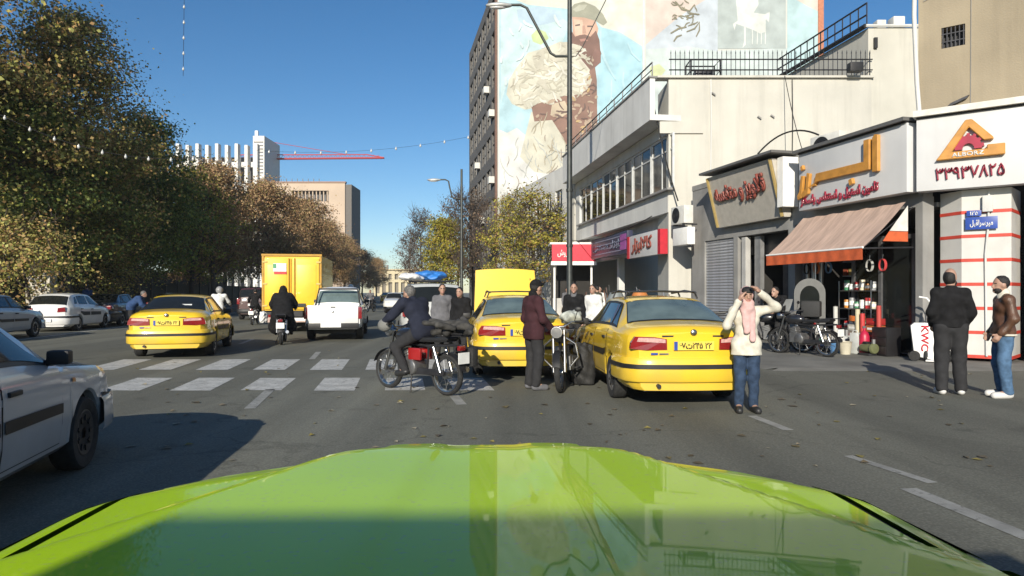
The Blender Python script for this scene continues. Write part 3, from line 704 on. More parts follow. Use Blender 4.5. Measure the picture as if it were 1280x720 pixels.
# street front: brown-grey frame with dark windows in bays (built in its own frame, then parented)
fa = math.atan2(-dm[1], -dm[0]); LFm = math.hypot(*dm)
fm = Matrix.Translation((dm[0], dm[1], 0)) @ Matrix.Rotation(fa, 4, 'Z')
ops = []
for i in range(6):
    for k in range(9): ops.append((1.0 + i * 3.2, 3.4 + i * 3.2, 2.0 + k * 3.05, 4.0 + k * 3.05))
m = MB(); wall(m, 0, LFm, 0, HM, ops, 0, .35); m.xf(fm); m.build('street_front', M('facade_brown', (.105, .10, .095), .8, var=.25), mbd)
m = MB().b2(0, LFm, .8, .9, 0, HM).xf(fm).build('inner_wall', BLACK, mbd)
wm = MB().b2(0, 2.4, .2, .22, 0, 2.0).mesh('pane', GLASS); fmh = MB().b2(1.15, 1.25, .1, .19, 0, 2).b2(0, 2.4, .1, .19, .95, 1.02).mesh('window_bar', CONC)
for a, b, c, e in ops:
    for nme, me in (('pane', wm), ('window_bar', fmh)):
        o = link(bpy.data.objects.new(nme, me), mbd); o.matrix_local = fm @ Matrix.Translation((a, 0, c))
for i, k in ((5, 3), (5, 5), (3, 2), (4, 6), (2, 4)):
    o = MB().box((1.9 + i * 3.2, -.2, 2.6 + k * 3.05), (.8, .5, .6)).xf(fm).build('window_cooler', ACW, mbd)
m = MB(); m.b2(LFm - .5, LFm + .02, -.2, -.02, 0, HM + .3); m.xf(fm); m.build('corner_pier', M('pier_brown', (.17, .10, .075), .8), mbd)
MB().b2(WM - .45, WM + .03, -.12, -.01, 0, HM).build('end_pier', M('pier_rust', (.42, .17, .10), .8), mbd)
# mural paint: flat coats on the blank wall, each a few millimetres over the last
MC = {}
def mc(name, col, var=.16, scale=.75): return M('mural_' + name, [(c * .90 + k * .10) * .80 for c, k in zip(col, (.60, .63, .60))], .85, var=var, scale=scale, detail=8)
layers = [
 ('cyan', (.40, .60, .68), [(624, -60), (803, -60), (803, 262), (624, 262)]),
 ('cream', (.66, .66, .58), [(700, -60), (803, -60), (803, 58), (775, 40), (752, 34), (735, 14), (700, 10), (660, 6), (640, -2)]),
 ('sea', (.36, .60, .70), [(748, 34), (765, 38), (785, 48), (803, 62), (803, 200), (748, 200)]),
 ('palecyan', (.50, .66, .70), [(626, 8), (655, 10), (690, 12), (712, 30), (700, 60), (672, 62), (645, 85), (632, 110), (626, 130)]),
 ('leafpatch', (.50, .60, .30), [(664, 44), (672, 36), (682, 40), (686, 48), (676, 56), (666, 52)]),
 ('bluehaze', (.42, .56, .68), [(646, 12), (676, 8), (700, 14), (704, 24), (684, 30), (660, 34), (648, 26)]),
 ('snow', (.68, .68, .66), [(624, 162), (634, 166), (646, 160), (660, 172), (676, 165), (690, 150), (716, 196), (722, 262), (624, 262)]),
 ('shirt', (.60, .58, .48), [(700, 52), (682, 60), (660, 66), (646, 84), (636, 100), (633, 118), (640, 130), (656, 137), (676, 134), (700, 128), (722, 124), (742, 100), (742, 70), (726, 56)]),
 ('trouser', (.58, .56, .46), [(664, 140), (682, 138), (700, 150), (714, 196), (706, 220), (668, 215), (650, 196)]),
 ('vest', (.24, .12, .085), [(664, 132), (684, 126), (704, 120), (724, 118), (735, 96), (742, 70), (746, 100), (747, 182), (730, 196), (716, 200), (704, 172), (690, 150), (668, 152)]),
 ('vestlight', (.52, .42, .30), [(690, 130), (706, 126), (712, 140), (700, 148), (688, 144)]),
 ('collar', (.64, .60, .52), [(718, 60), (726, 66), (738, 94), (728, 84), (716, 72)]),
 ('face', (.55, .34, .25), [(715, 20), (730, 22), (744, 25), (748, 36), (745, 50), (734, 57), (722, 54), (716, 44)]),
 ('cheek', (.66, .45, .34), [(717, 24), (728, 25), (730, 38), (726, 46), (719, 44)]),
 ('beard', (.17, .075, .055), [(714, 38), (719, 46), (724, 44), (731, 43), (738, 46), (745, 38), (750, 52), (752, 66), (748, 80), (738, 88), (728, 76), (720, 64), (714, 54)]),
 ('mouth', (.42, .20, .16), [(724, 49), (733, 48), (735, 51), (726, 52)]),
 ('eye', (.10, .06, .05), [(719, 31), (725, 30), (725, 32), (719, 33)]),
 ('eye', (.10, .06, .05), [(734, 32), (741, 32), (741, 34), (734, 34)]),
 ('nose', (.42, .24, .18), [(728, 32), (731, 32), (733, 42), (728, 42)]),
 ('beret', (.30, .30, .23), [(712, 20), (712, 12), (718, 5), (730, 2), (744, 8), (754, 18), (759, 28), (754, 32), (744, 26), (730, 22), (716, 21)]),
 ('beretlight', (.42, .42, .34), [(716, 12), (724, 6), (734, 6), (730, 12), (720, 15)]),
 ('scarf', (.20, .09, .07), [(744, 60), (751, 66), (751, 78), (744, 84), (738, 76)]),
 # right-hand field
 ('rose', (.62, .52, .47), [(807, -60), (897, -60), (897, 40), (860, 58), (807, 60)]),
 ('lilac', (.50, .56, .63), [(850, 20), (897, -10), (897, 66), (870, 70), (850, 60), (807, 66), (807, 56)]),
 ('mist', (.54, .62, .62), [(807, 62), (860, 58), (897, 64), (985, 60), (1027, 60), (1027, 130), (807, 190)]),
 ('meadow', (.55, .60, .34), [(812, 84), (824, 80), (832, 88), (824, 98), (814, 96)]),
 ('panel', (.40, .46, .46), [(897, -60), (982, -60), (982, 61), (897, 61)]),
 ('teal', (.44, .62, .66), [(984, -60), (1027, -60), (1027, 95), (984, 95)]),
 ('peach', (.64, .56, .50), [(988, -60), (1026, -60), (1026, 16), (1010, 8), (988, -4)]),
 ('horse', (.66, .69, .66), [(920, 2), (926, -20), (945, -24), (948, 6), (942, 16), (956, 18), (962, 15), (961, 28), (957, 24), (957, 40), (950, 42), (942, 38), (932, 34), (920, 30), (918, 38), (916, 30), (922, 26)]),
 ('plinth', (.66, .69, .66), [(930, 34), (932, 34), (932, 56), (928, 60), (930, 52)]),
]
mp = MB(); mm = []; names = {}
for i, (nm, c, poly) in enumerate(layers):
    if nm not in names: names[nm] = len(mm); mm.append(mc(nm, c))
    mp.add([((x - 622) * MY / F, -.006 - .0008 * i, CH - (y - 365) * MY / F) for x, y in poly], [tuple(range(len(poly)))], names[nm])
# brush strokes: folds, camouflage, mountains, script
rs = random.Random(3)
def stroke(pts, w, nm, c):
    if nm not in names: names[nm] = len(mm); mm.append(mc(nm, c))
    rows = []
    for i, (x, y) in enumerate(pts):
        x2, y2 = pts[min(i + 1, len(pts) - 1)]; x1, y1 = pts[max(i - 1, 0)]
        n = Vector((-(y2 - y1), x2 - x1)); n = n.normalized() if n.length > 0 else Vector((0, 1))
        ww = w * (.35 + .65 * math.sin(math.pi * (i + .5) / len(pts)))
        rows.append([((x + s * n.x * ww / 2 - 622) * MY / F, stroke.d, CH - (y + s * n.y * ww / 2 - 365) * MY / F) for s in (-1, 1)])
    stroke.d -= .00012
    mp.grid(rows, names[nm])
stroke.d = -.034
def wob(x, y, a, ln, k=5, b=.5):
    out = [(x, y)]
    for i in range(k):
        a += rs.uniform(-b, b); x += math.cos(a) * ln / k; y += math.sin(a) * ln / k; out.append((x, y))
    return out
def inpoly(x, y, p):
    c = False; j = len(p) - 1
    for i in range(len(p)):
        if (p[i][1] > y) != (p[j][1] > y) and x < (p[j][0] - p[i][0]) * (y - p[i][1]) / (p[j][1] - p[i][1]) + p[i][0]: c = not c
        j = i
    return c
PO = {n: p for n, c, p in layers}
for nm, tgt, col, cnt, w, ln in (('fold', 'shirt', (.47, .44, .35), 60, 2.2, 20), ('foldshade', 'shirt', (.53, .50, .41), 40, 5, 22), ('foldlight', 'shirt', (.68, .66, .58), 30, 3, 16), ('folddark', 'shirt', (.36, .32, .24), 16, .9, 12), ('camo', 'vest', (.44, .32, .23), 46, 3.2, 9), ('camodark', 'vest', (.12, .06, .05), 30, 1.8, 10),
                                 ('legfold', 'trouser', (.40, .34, .24), 18, 1.2, 20), ('camogold', 'vest', (.48, .32, .14), 10, 2.6, 8), ('ridge', 'snow', (.46, .48, .46), 40, 1.0, 26), ('ridgedark', 'snow', (.30, .22, .18), 10, .9, 14), ('streak', 'sea', (.44, .66, .74), 9, 3, 70), ('wash', 'palecyan', (.60, .70, .72), 14, 3, 16)):
    p = PO[tgt]; xs = [q[0] for q in p]; ys = [q[1] for q in p]; k = 0
    while k < cnt:
        x, y = rs.uniform(min(xs), max(xs)), rs.uniform(min(ys), max(ys))
        if not inpoly(x, y, p): continue
        a = rs.uniform(-1.2, 1.2) if tgt in ('shirt', 'vest') else math.pi / 2 + rs.uniform(-.25, .25)
        pts = [q for q in wob(x, y, a, ln * rs.uniform(.5, 1.2)) if inpoly(*q, p)]
        if len(pts) > 2: stroke(pts, w * rs.uniform(.6, 1.3), nm, col)
        k += 1
for k in range(26):   # script in the right-hand field
    x, y = rs.uniform(842, 872), rs.uniform(-6, 32); stroke(wob(x, y, rs.choice((0, .3, 2.8, .8)), rs.uniform(5, 12), 6, .6), 1.5, 'script', (.20, .18, .11))
for pts in ([(838, 42), (848, 36), (858, 34)], [(842, 52), (846, 46), (852, 44)], [(858, 40), (868, 36), (874, 28), (874, 38), (870, 46)], [(846, 4), (852, 12), (862, 14), (868, 6)]): stroke(pts, 2.2, 'script', (.2, .18, .11))
for x in (940, 946, 951, 956): stroke([(x, 36), (x + .4, 46), (x, 56)], 1.2, 'horse', (.6, .6, .6))
mp.build('mural', mm, mbd, fixn=False)
boxo('wall_seam', ((804.5 - 622) * MY / F, -.06, 15), (.12, .12, HM), M('seam_pale', (.62, .62, .58), .8), mbd)

# ---------------------------------------------------------------- far buildings, crane
def P3(px, py, Y): return P(px, py, Y)
t = thing('finned_building', 'white office block with tall vertical fins rising behind the trees', 'building', ((222 - 640) * 190 / F, 190, 0), 0, None, 190 / 120)
boxo('core', (7, 6, 12.5), (13.6, 9, 25), M('office_dark', (.10, .10, .11), .5), t)
for i in range(9): boxo('fin', (.3 + i * 1.72, -.1, 13), (.55, 1.2, 28 - (i % 2) * .5), M('fin_white', (.62, .61, .58), .7), t)
for z in range(6): boxo('floor_band', (7, .8, 4 + z * 3.9), (13.5, 1.0, .9), MATS['fin_white'], t)
boxo('stair_core', (14.3, 4, 14), (2.0, 8, 29), M('fin_white', (.6, .6, .6)), t); boxo('mast', (13.6, 1, 28.8), (.5, .5, 1.6), WHITE, t)
for z in range(10): boxo('louvre', (14.3, -.05, 22 + z * .6), (1.6, .1, .18), MATS['office_dark'], t)
t = thing('beige_office_block', 'beige flat-roofed office block with a recessed band of windows', 'building', ((328 - 640) * 138 / F, 138, 0), 0, None, 138 / 150)
TAN = M('office_beige', (.48, .38, .29), .85, var=.08, scale=.2)
m = MB(); wall(m, 0, 18.2, 0, 25.7, [(6.6, 14.6, 21.6, 24.0), (2, 14.6, 10, 14)], 0, 1.0); m.build('front_wall', TAN, t)
MB().b2(.1, 18.1, 1.6, 9, 0, 25.6).build('core', MATS['office_dark'], t); MB().b2(18.2, 19.6, .3, 9, 0, 25.4).build('side_wall', M('office_side_dark', (.13, .12, .11), .8), t)
for i in range(10): boxo('mullion', (7.0 + i * .8, .5, 22.8), (.22, .3, 2.4), TAN, t)
boxo('roof_rim', (9.1, .4, 25.85), (18.6, 1.2, .3), M('office_rim', (.3, .2, .16), .8), t); boxo('lower_band', (15, -.2, 14.6), (6, .4, .4), M('office_rim', (.3, .2, .2)), t)
for i in range(8): boxo('roof_rail_post', (4 + i * 1.2, .4, 26.3), (.12, .12, .8), DARKSTEEL, t)
t = thing('tower_crane', 'red tower crane jib reaching out behind the far buildings', 'crane', ((331 - 640) * 200 / F, 200, 0), 0)
CR = M('crane_red', (.42, .06, .06), .6)
tubo('jib', [(-8, 0, 40.6), (35, 0, 41.0)], .22, CR, t, 5); tubo('jib', [(-8, .9, 40.6), (35, .9, 41.0)], .22, CR, t, 5); tubo('jib', [(-8, .45, 41.9), (30, .45, 42.0), (35, .45, 41.1)], .16, CR, t, 5)
m = MB()
for i in range(30):
    x = -8 + i * 1.4; m.tube([(x, 0, 40.7), (x + .7, .45, 41.9), (x + 1.4, .9, 40.7)], .07, 4)
m.build('lacing', CR, t); tubo('mast', [(0, .4, 0), (0, .4, 46)], .7, CR, t, 4); tubo('tie', [(0, .4, 46), (24, .4, 42)], .08, CR, t, 4); boxo('cab', (1.2, -.5, 39.4), (1.6, 1.6, 2.0), WHITE, t)
t = thing('far_arcade_building', 'pale yellow low building closing the far end of the street', 'building', ((466 - 640) * 260 / F, 260, 0), 0)
m = MB(); ops = [(1.2 + i * 2.4, 2.6 + i * 2.4, 1, 5.2) for i in range(8)] + [(1.2 + i * 2.4, 2.4 + i * 2.4, 6.3, 8.4) for i in range(8)]
wall(m, 0, 21, 0, 10, ops, 0, .5); m.build('front_wall', M('far_yellow', (.52, .45, .30), .85), t); MB().b2(.2, 20.8, .9, 6, 0, 9.8).build('core', M('far_window_dark', (.16, .14, .11), .6), t)
boxo('cornice', (10.5, -.2, 10.1), (21.6, 1, .4), M('far_yellow', (.5, .45, .3)), t); boxo('chimney', (5, 3, 11), (.8, .8, 1.8), CONC, t); boxo('roof_hut', (1.5, 4, 11.4), (3, 3, 2.4), M('far_grey', (.35, .37, .38), .8), t)

# ---------------------------------------------------------------- fence and wall behind the left pavement
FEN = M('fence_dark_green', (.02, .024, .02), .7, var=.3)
t = thing('park_fence', 'dark sheet-metal park fence running behind the parked cars', 'fence', (-17.9, 0, 0), RD)
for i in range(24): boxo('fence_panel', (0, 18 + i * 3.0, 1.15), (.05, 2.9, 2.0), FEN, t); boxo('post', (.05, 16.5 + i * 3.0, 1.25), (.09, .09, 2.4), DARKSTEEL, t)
t = thing('stone_gate_pillar', 'pale stone pillar standing in the park fence behind the white hatchback', 'pillar', (*P(52, 372, 31)[:2], 0), RD)
boxo('shaft', (0, 0, 1.15), (1.0, .7, 2.3), M('pillar_stone', (.5, .46, .38), .85, var=.2, scale=4), t, .02); boxo('cap', (0, 0, 2.38), (1.2, .9, .16), CONC, t, .02)
t = thing('park_wall', 'long grey park wall seen dimly under the trees', 'wall', (-27, 0, 0), RD)
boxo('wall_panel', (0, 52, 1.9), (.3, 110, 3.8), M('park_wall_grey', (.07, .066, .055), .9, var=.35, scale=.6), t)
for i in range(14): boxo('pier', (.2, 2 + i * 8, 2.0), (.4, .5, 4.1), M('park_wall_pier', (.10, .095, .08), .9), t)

# ---------------------------------------------------------------- street lamps
def lamp(label, loc, rz, h, arm):
    t = thing('street_lamp', label, 'street lamp', loc, rz, 'street lamps on the shop side')
    GP = M('lamp_pole_grey', (.045, .05, .047), .5, .4, .2)
    MB().tube([(0, 0, 0), (0, 0, 1.2), (0, 0, 1.25), (0, 0, h)], [.16, .15, .12, .085], 12).build('pole', GP, t, 50); boxo('base_plate', (0, 0, .11), (.5, .5, .05), GP, t)
    zz = arm[1]
    tubo('arm', [(0, 0, zz), (-.55, 0, zz), (-.75, 0, zz + .12), (-arm[0] + .35, 0, arm[2] - .12), (-arm[0] + .1, 0, arm[2]), (-arm[0] - .3, 0, arm[2])], .055, GP, t)
    tubo('arm', [(0, 0, zz), (.25, 0, zz), (.5, 0, zz + .35), (arm[0] * .8, 0, arm[2] + .6)], .018, GP, t)
    hd = MB().ell((-arm[0] - .75, 0, arm[2] - .02), (.55, .17, .11), 14, 8).build('lamp_head', M('lamp_head_grey', (.42, .43, .42), .4, .3), t, 60)
    MB().ell((-arm[0] - .8, 0, arm[2] - .10), (.36, .12, .07), 12, 6).build('lens', CLEAR_LENS, hd, 60)
    for z in (3.2, 5.4): MB().lathe([(.11, z), (.14, z), (.14, z + .1), (.11, z + .1)], 12).build('band', GP, t)
    return t
lp = P(712, 70, 27)
lamp('tall grey street lamp with bent arm in front of the mural', (lp[0], 27, .09), 0, 14.5, (2.05, lp[2] - .1, P(650, 9, 27)[2]))
lp = P(577, 248, 52)
lamp('distant slim street lamp with bent arm above the bare trees', (lp[0], 52, .09), 0, 10.8, (1.35, lp[2] - .1, P(553, 226, 52)[2]))

# festoon lights strung across the street
BULB = M('bulb_white', (.5, .5, .48), .3, coat=.5)
bulbm = MB().lathe([(.001, -.16), (.055, -.12), (.07, -.06), (.05, 0), (.025, .03), (.025, .08), (.001, .08)], 10).mesh('bulb', BULB, 50)
def festoon(label, a, b, sag, n, s):
    t = thing('string_lights', label, 'string lights', a, 0, 'festoon lights over the street')
    a, b = Vector(a), Vector(b); pts = hang((0, 0, 0), b - a, sag, 24)
    tubo('cable', pts, .012, CABLE, t, 4)
    for i in range(n):
        f = (i + .5) / n; p = (b - a) * f - Vector((0, 0, sag * 4 * f * (1 - f)))
        o = link(bpy.data.objects.new('bulb', bulbm), t); o.location = p; o.scale = (s,) * 3
festoon('string of white bulbs hanging in front of the big tree', P(-10, 138, 23), P(255, 196, 25), .6, 9, .7)
festoon('string of small bulbs crossing the sky beside the crane', P(320, 188, 66), P(600, 168, 70), .8, 9, 1.5)
festoon('short string of bulbs hanging down from the top edge of the sky', P(231, -60, 34), P(229, 95, 34), .0, 8, .8)
# ------------------------------------------------------------------ soft shapes from signed distances
def cone(a, b, ra, rb, sy=1.0): return ('c', Vector(a), Vector(b), ra, rb, sy)
def ball(c, r, rot=0.0): return ('e', Vector(c), Vector(r), rot)
def sdf_mesh(name, prims, h, mats, k=.03, cut=None, noise=None, matfn=None):
    """smooth union of tapered capsules and ellipsoids -> surface nets"""
    lo = np.array([1e9] * 3); hi = -lo
    for p in prims:
        if p[0] == 'c':
            r = max(p[3], p[4]); 
            for q in (p[1], p[2]): lo = np.minimum(lo, np.array(q) - r); hi = np.maximum(hi, np.array(q) + r)
        else: r = max(p[2]); lo = np.minimum(lo, np.array(p[1]) - r); hi = np.maximum(hi, np.array(p[1]) + r)
    lo -= 3 * h; hi += 3 * h
    n = np.maximum(4, np.ceil((hi - lo) / h).astype(int))
    X = (lo[0] + np.arange(n[0]) * h).astype(np.float32); Y = (lo[1] + np.arange(n[1]) * h).astype(np.float32); Z = (lo[2] + np.arange(n[2]) * h).astype(np.float32)
    D = np.full(n, 1.0, np.float32)
    for p in prims:
        if p[0] == 'c': r = max(p[3], p[4]); l = np.minimum(p[1], p[2]) - r; u = np.maximum(p[1], p[2]) + r
        else: r = max(p[2]); l = np.array(p[1]) - r; u = np.array(p[1]) + r
        mg = k + 4 * h
        i0 = np.maximum(0, np.floor((np.array(l) - mg - lo) / h).astype(int)); i1 = np.minimum(n, np.ceil((np.array(u) + mg - lo) / h).astype(int) + 1)
        x = X[i0[0]:i1[0], None, None]; y = Y[None, i0[1]:i1[1], None]; z = Z[None, None, i0[2]:i1[2]]
        if p[0] == 'c':
            a, b, ra, rb, sy = p[1:]
            ba = b - a; L2 = max(1e-9, ba.dot(ba))
            t = np.clip(((x - a.x) * ba.x + (y - a.y) * ba.y + (z - a.z) * ba.z) / L2, 0, 1)
            dx, dy, dz = x - a.x - t * ba.x, (y - a.y - t * ba.y) / sy, z - a.z - t * ba.z
            d = np.sqrt(dx * dx + dy * dy + dz * dz) - (ra + (rb - ra) * t)
            if sy < 1: d = d * (.5 + .5 * sy)
        else:
            c, r, rot = p[1:]
            xx, yy, zz = x - c.x, y - c.y, z - c.z
            if rot: cs, sn = math.cos(rot), math.sin(rot); yy, zz = yy * cs + zz * sn, -yy * sn + zz * cs
            q = np.sqrt((xx / r.x) ** 2 + (yy / r.y) ** 2 + (zz / r.z) ** 2); d = (q - 1) * min(r)
        s = D[i0[0]:i1[0], i0[1]:i1[1], i0[2]:i1[2]]
        hh = np.clip(.5 + .5 * (s - d) / k, 0, 1)
        D[i0[0]:i1[0], i0[1]:i1[1], i0[2]:i1[2]] = s * (1 - hh) + d * hh - k * hh * (1 - hh)
    x, y, z = X[:, None, None], Y[None, :, None], Z[None, None, :]
    if noise:
        am, fr, ph = noise
        D = D + am * (np.sin(fr * z * 1.3 + 3 * np.sin(fr * .35 * x + ph) + 2.2 * np.sin(fr * .4 * y + ph * 2)) * .6 + .4 * np.sin(fr * .9 * x + fr * .8 * z + ph * 3) * np.sin(fr * .7 * y + ph))
    if cut is not None: D = np.maximum(D, cut(x, y, z).astype(np.float32))
    D[0] = D[-1] = 1; D[:, 0] = D[:, -1] = 1; D[:, :, 0] = D[:, :, -1] = 1
    ins = D < 0
    cx = [slice(0, -1), slice(1, None)]
    cnt = sum(ins[cx[a], cx[b], cx[c]].astype(np.int8) for a in (0, 1) for b in (0, 1) for c in (0, 1))
    act = (cnt > 0) & (cnt < 8); idx = np.full(act.shape, -1, np.int64); ii = np.argwhere(act); idx[act] = np.arange(len(ii))
    acc = np.zeros((len(ii), 3)); num = np.zeros(len(ii))
    co = [(a, b, c) for a in (0, 1) for b in (0, 1) for c in (0, 1)]
    vals = {q: D[ii[:, 0] + q[0], ii[:, 1] + q[1], ii[:, 2] + q[2]] for q in co}
    for q in co:
        for ax in range(3):
            if q[ax] == 0:
                w = list(q); w[ax] = 1; w = tuple(w); va, vb = vals[q], vals[w]; m = (va < 0) != (vb < 0)
                t = np.where(m, va / np.where(m, va - vb, 1), 0)
                pt = np.array(q, float)[None] + t[:, None] * np.eye(3)[ax][None]
                acc += np.where(m[:, None], pt, 0); num += m
    V = (ii + acc / np.maximum(num, 1)[:, None]) * h + lo
    faces = []
    for ax in range(3):
        o1, o2 = [(1, 2), (2, 0), (0, 1)][ax]
        sl0 = [slice(None)] * 3; sl1 = [slice(None)] * 3; sl0[ax] = slice(0, -1); sl1[ax] = slice(1, None)
        ch = ins[tuple(sl0)] != ins[tuple(sl1)]
        e = np.argwhere(ch); inside = ins[e[:, 0], e[:, 1], e[:, 2]]
        e1 = e.copy(); e1[:, o1] -= 1; e2 = e1.copy(); e2[:, o2] -= 1; e3 = e.copy(); e3[:, o2] -= 1
        f = np.stack([idx[tuple(q.T)] for q in (e, e1, e2, e3)], 1)
        f[~inside] = f[~inside][:, ::-1]
        faces.append(f)
    Fc = np.concatenate(faces)
    me = bpy.data.meshes.new(name); me.from_pydata(V.tolist(), [], Fc.tolist())
    mats = mats if isinstance(mats, (list, tuple)) else [mats]
    for m in mats: me.materials.append(m)
    if matfn is not None:
        cen = V[Fc].mean(1); me.polygons.foreach_set('material_index', matfn(cen).astype(np.int32))
    me.polygons.foreach_set('use_smooth', [True] * len(me.polygons)); me.update()
    return me

# ================================================================== VEHICLES
def smooth01(x): x = max(0.0, min(1.0, x)); return x * x * (3 - 2 * x)
class Hull:
    """car body lofted along its length; +Y is forward, origin on the ground under the middle"""
    def __init__(s, L=4.5, W=1.72, top=None, belt=None, tw=None, plan=None, zb=.24, axles=(-1.32, 1.33), wr=.305, bulge=.10, bed=None):
        s.L, s.W, s.zb, s.axles, s.wr, s.bulge, s.bed = L, W, zb, axles, wr, bulge, bed
        s.top, s.belt, s.tw = top, belt, tw
        s.plan = plan or [(-L / 2, .80 * W / 2), (-L / 2 + .1, .93 * W / 2), (-L / 2 + .35, .985 * W / 2), (-L / 2 + .8, W / 2), (L / 2 - 1.0, W / 2), (L / 2 - .35, .96 * W / 2), (L / 2 - .1, .86 * W / 2), (L / 2, .70 * W / 2)]
        s.Ra = wr + .055
        ys = set(np.round(np.arange(-L / 2, L / 2 + .001, .125), 4)) | {L / 2}
        for p in (top, belt, tw): ys |= {q[0] for q in p}
        for a in axles: ys |= {a + s.Ra * k for k in (-1.03, -1, -.97, -.88, -.72, -.5, -.25, 0, .25, .5, .72, .88, .97, 1, 1.03)}
        ys = sorted(y for y in ys if -L / 2 <= y <= L / 2)
        s.ys = [ys[0]] + [ys[i] for i in range(1, len(ys)) if ys[i] - ys[i - 1] > .006]
    def ip(s, tab, y): return float(np.interp(y, [t[0] for t in tab], [t[1] for t in tab]))
    def arch(s, y):
        z = 0
        for a in s.axles:
            d = abs(y - a)
            if d <= s.Ra: z = max(z, s.wr + math.sqrt(max(0, s.Ra ** 2 - d * d)))
        return z
    def sect(s, y):
        hw, zt, zs, tw = s.ip(s.plan, y), s.ip(s.top, y), s.ip(s.belt, y), s.ip(s.tw, y)
        zb = s.zb; za = s.arch(y)
        tw = min(tw, hw * .93)
        pts = [(0, zb), (hw * .90, zb), (hw * .965, zb + .05), (hw, .50), (hw * 1.0, zs - .16), (hw * .985, zs - .05), (hw * .95, zs), (tw, zt - .035), (tw * .86, zt - .008), (tw * .45, zt + .012), (0, zt + .018)]
        if s.bed and s.bed[0] <= y <= s.bed[1]:
            z = s.bed[2]; pts[6:] = [(hw * .96, zs), (hw * .90, zs), (hw * .895, z), (hw * .5, z), (0, z)]
        if za:
            pts[1] = (hw * .90, max(zb, za)); pts[2] = (hw * .985, max(zb + .05, za)); pts[3] = (hw * 1.006, max(.50, za + .02)); pts[4] = (pts[4][0], max(pts[4][1], za + .05))
        return [s.warp(x, y, z) for x, z in pts]
    def warp(s, x, y, z):
        L = s.L; k = 1 - min(1, (x / (s.W / 2)) ** 2)
        w = smooth01((-L / 2 + .5 - y) / .5); w2 = smooth01((y - (L / 2 - .6)) / .6)
        return Vector((x, y - s.bulge * k * w + s.bulge * 1.6 * k * w2, z))
    def pt(s, y, t, side=1):
        y = max(-s.L / 2, min(s.L / 2, y))
        i = int(min(9, max(0, math.floor(t)))); f = t - i
        a = s.sect(y); p = a[i].lerp(a[i + 1], f)
        return Vector((p.x * side, p.y, p.z))
    def nrm(s, y, t, side=1):
        e = .02
        a = s.pt(y + e, t, side) - s.pt(y - e, t, side); b = s.pt(y, min(9.99, t + .1), side) - s.pt(y, max(0, t - .1), side)
        n = a.cross(b)
        if n.length < 1e-9: return Vector((side, 0, 0))
        n.normalize()
        ref = Vector((side * .6, 0, .5))
        return n if n.dot(ref) > 0 else -n
    def body(s, parent, mat, tail=True):
        m = MB(); secs = [s.sect(y) for y in s.ys]
        full = [[Vector((-p.x, p.y, p.z)) for p in reversed(a)][:-1] + a for a in secs]
        k = len(full[0])
        vs = [p for r in full for p in r]
        m.v = [tuple(p) for p in vs]
        for i in range(len(full) - 1):
            for j in range(k - 1):
                c = j if j < 10 else 19 - j      # strips counted from the crown on the left, then mirrored
                strip = 9 - j if j < 10 else j - 10
                m.f.append((i * k + j, i * k + j + 1, (i + 1) * k + j + 1, (i + 1) * k + j)); m.m.append(0)
        # underside strips get black: index j 9,10 are next to the centre bottom
        return m, full, k
    def build_body(s, parent, mat, name='body'):
        m = MB(); secs = [s.sect(y) for y in s.ys]
        ring = []
        for a in secs:
            right = a                                   # bottom centre -> crown
            left = [Vector((-p.x, p.y, p.z)) for p in reversed(a[1:-1])]
            ring.append(right + left)
        k = len(ring[0]); m.v = [tuple(p) for r in ring for p in r]
        for i in range(len(ring) - 1):
            for j in range(k):
                m.f.append((i * k + j, i * k + (j + 1) % k, (i + 1) * k + (j + 1) % k, (i + 1) * k + j))
                m.m.append(1 if j in (0, k - 1) else 0)
        for e, a in ((0, secs[0]), (1, secs[-1])):      # end caps as grids
            rows = []
            idx = range(1, 7) if s.bed and e == 0 else range(1, 11)
            y = s.ys[0] if e == 0 else s.ys[-1]
            for i in idx:
                x, z = a[i].x, a[i].z
                rows.append([s.warp(x * f, y, z) for f in (-1, -.7, -.35, 0, .35, .7, 1)])
            m.grid(rows)
        o = m.build(name, [mat, BLACK], parent, 32)
        return o
    def panel(s, name, ya, yb, ta, tb, mat, parent, side=1, off=.004, nu=8, nv=4, yc=None, yd=None, thick=0):
        """patch on the body between stations ya..yb at the lower edge (yc..yd at the upper) and section params ta..tb"""
        yc = ya if yc is None else yc; yd = yb if yd is None else yd
        rows = []
        for j in range(nv + 1):
            g = j / nv; t = ta + (tb - ta) * g
            row = []
            for i in range(nu + 1):
                f = i / nu; y = (ya + (yb - ya) * f) * (1 - g) + (yc + (yd - yc) * f) * g
                row.append(s.pt(y, t, side) + s.nrm(y, t, side) * off)
            rows.append(row)
        return MB().grid(rows).build(name, mat, parent, 40, fixn=False)
    def cross_panel(s, name, y0, y1, t0, mat, parent, off=.005, n=8, t1=None):
        """patch over the crown from side to side: windscreen, rear window"""
        rows = []; t1 = t0 if t1 is None else t1
        for i in range(n + 1):
            y = y0 + (y1 - y0) * i / n; tt = t0 + (t1 - t0) * i / n; row = []
            ts = [tt + (10 - tt) * k / 5 for k in range(6)]
            for side, tl in ((-1, ts), (1, ts[::-1][1:])):
                for t in tl: row.append(s.pt(y, min(t, 9.99), side) + s.nrm(y, min(t, 9.95), side) * off)
            rows.append(row)
        return MB().grid(rows).build(name, mat, parent, 40, fixn=False)
    def end_y(s, x, front=False):
        k = 1 - min(1, (x / (s.W / 2)) ** 2)
        return s.L / 2 + s.bulge * 1.6 * k if front else -s.L / 2 - s.bulge * k
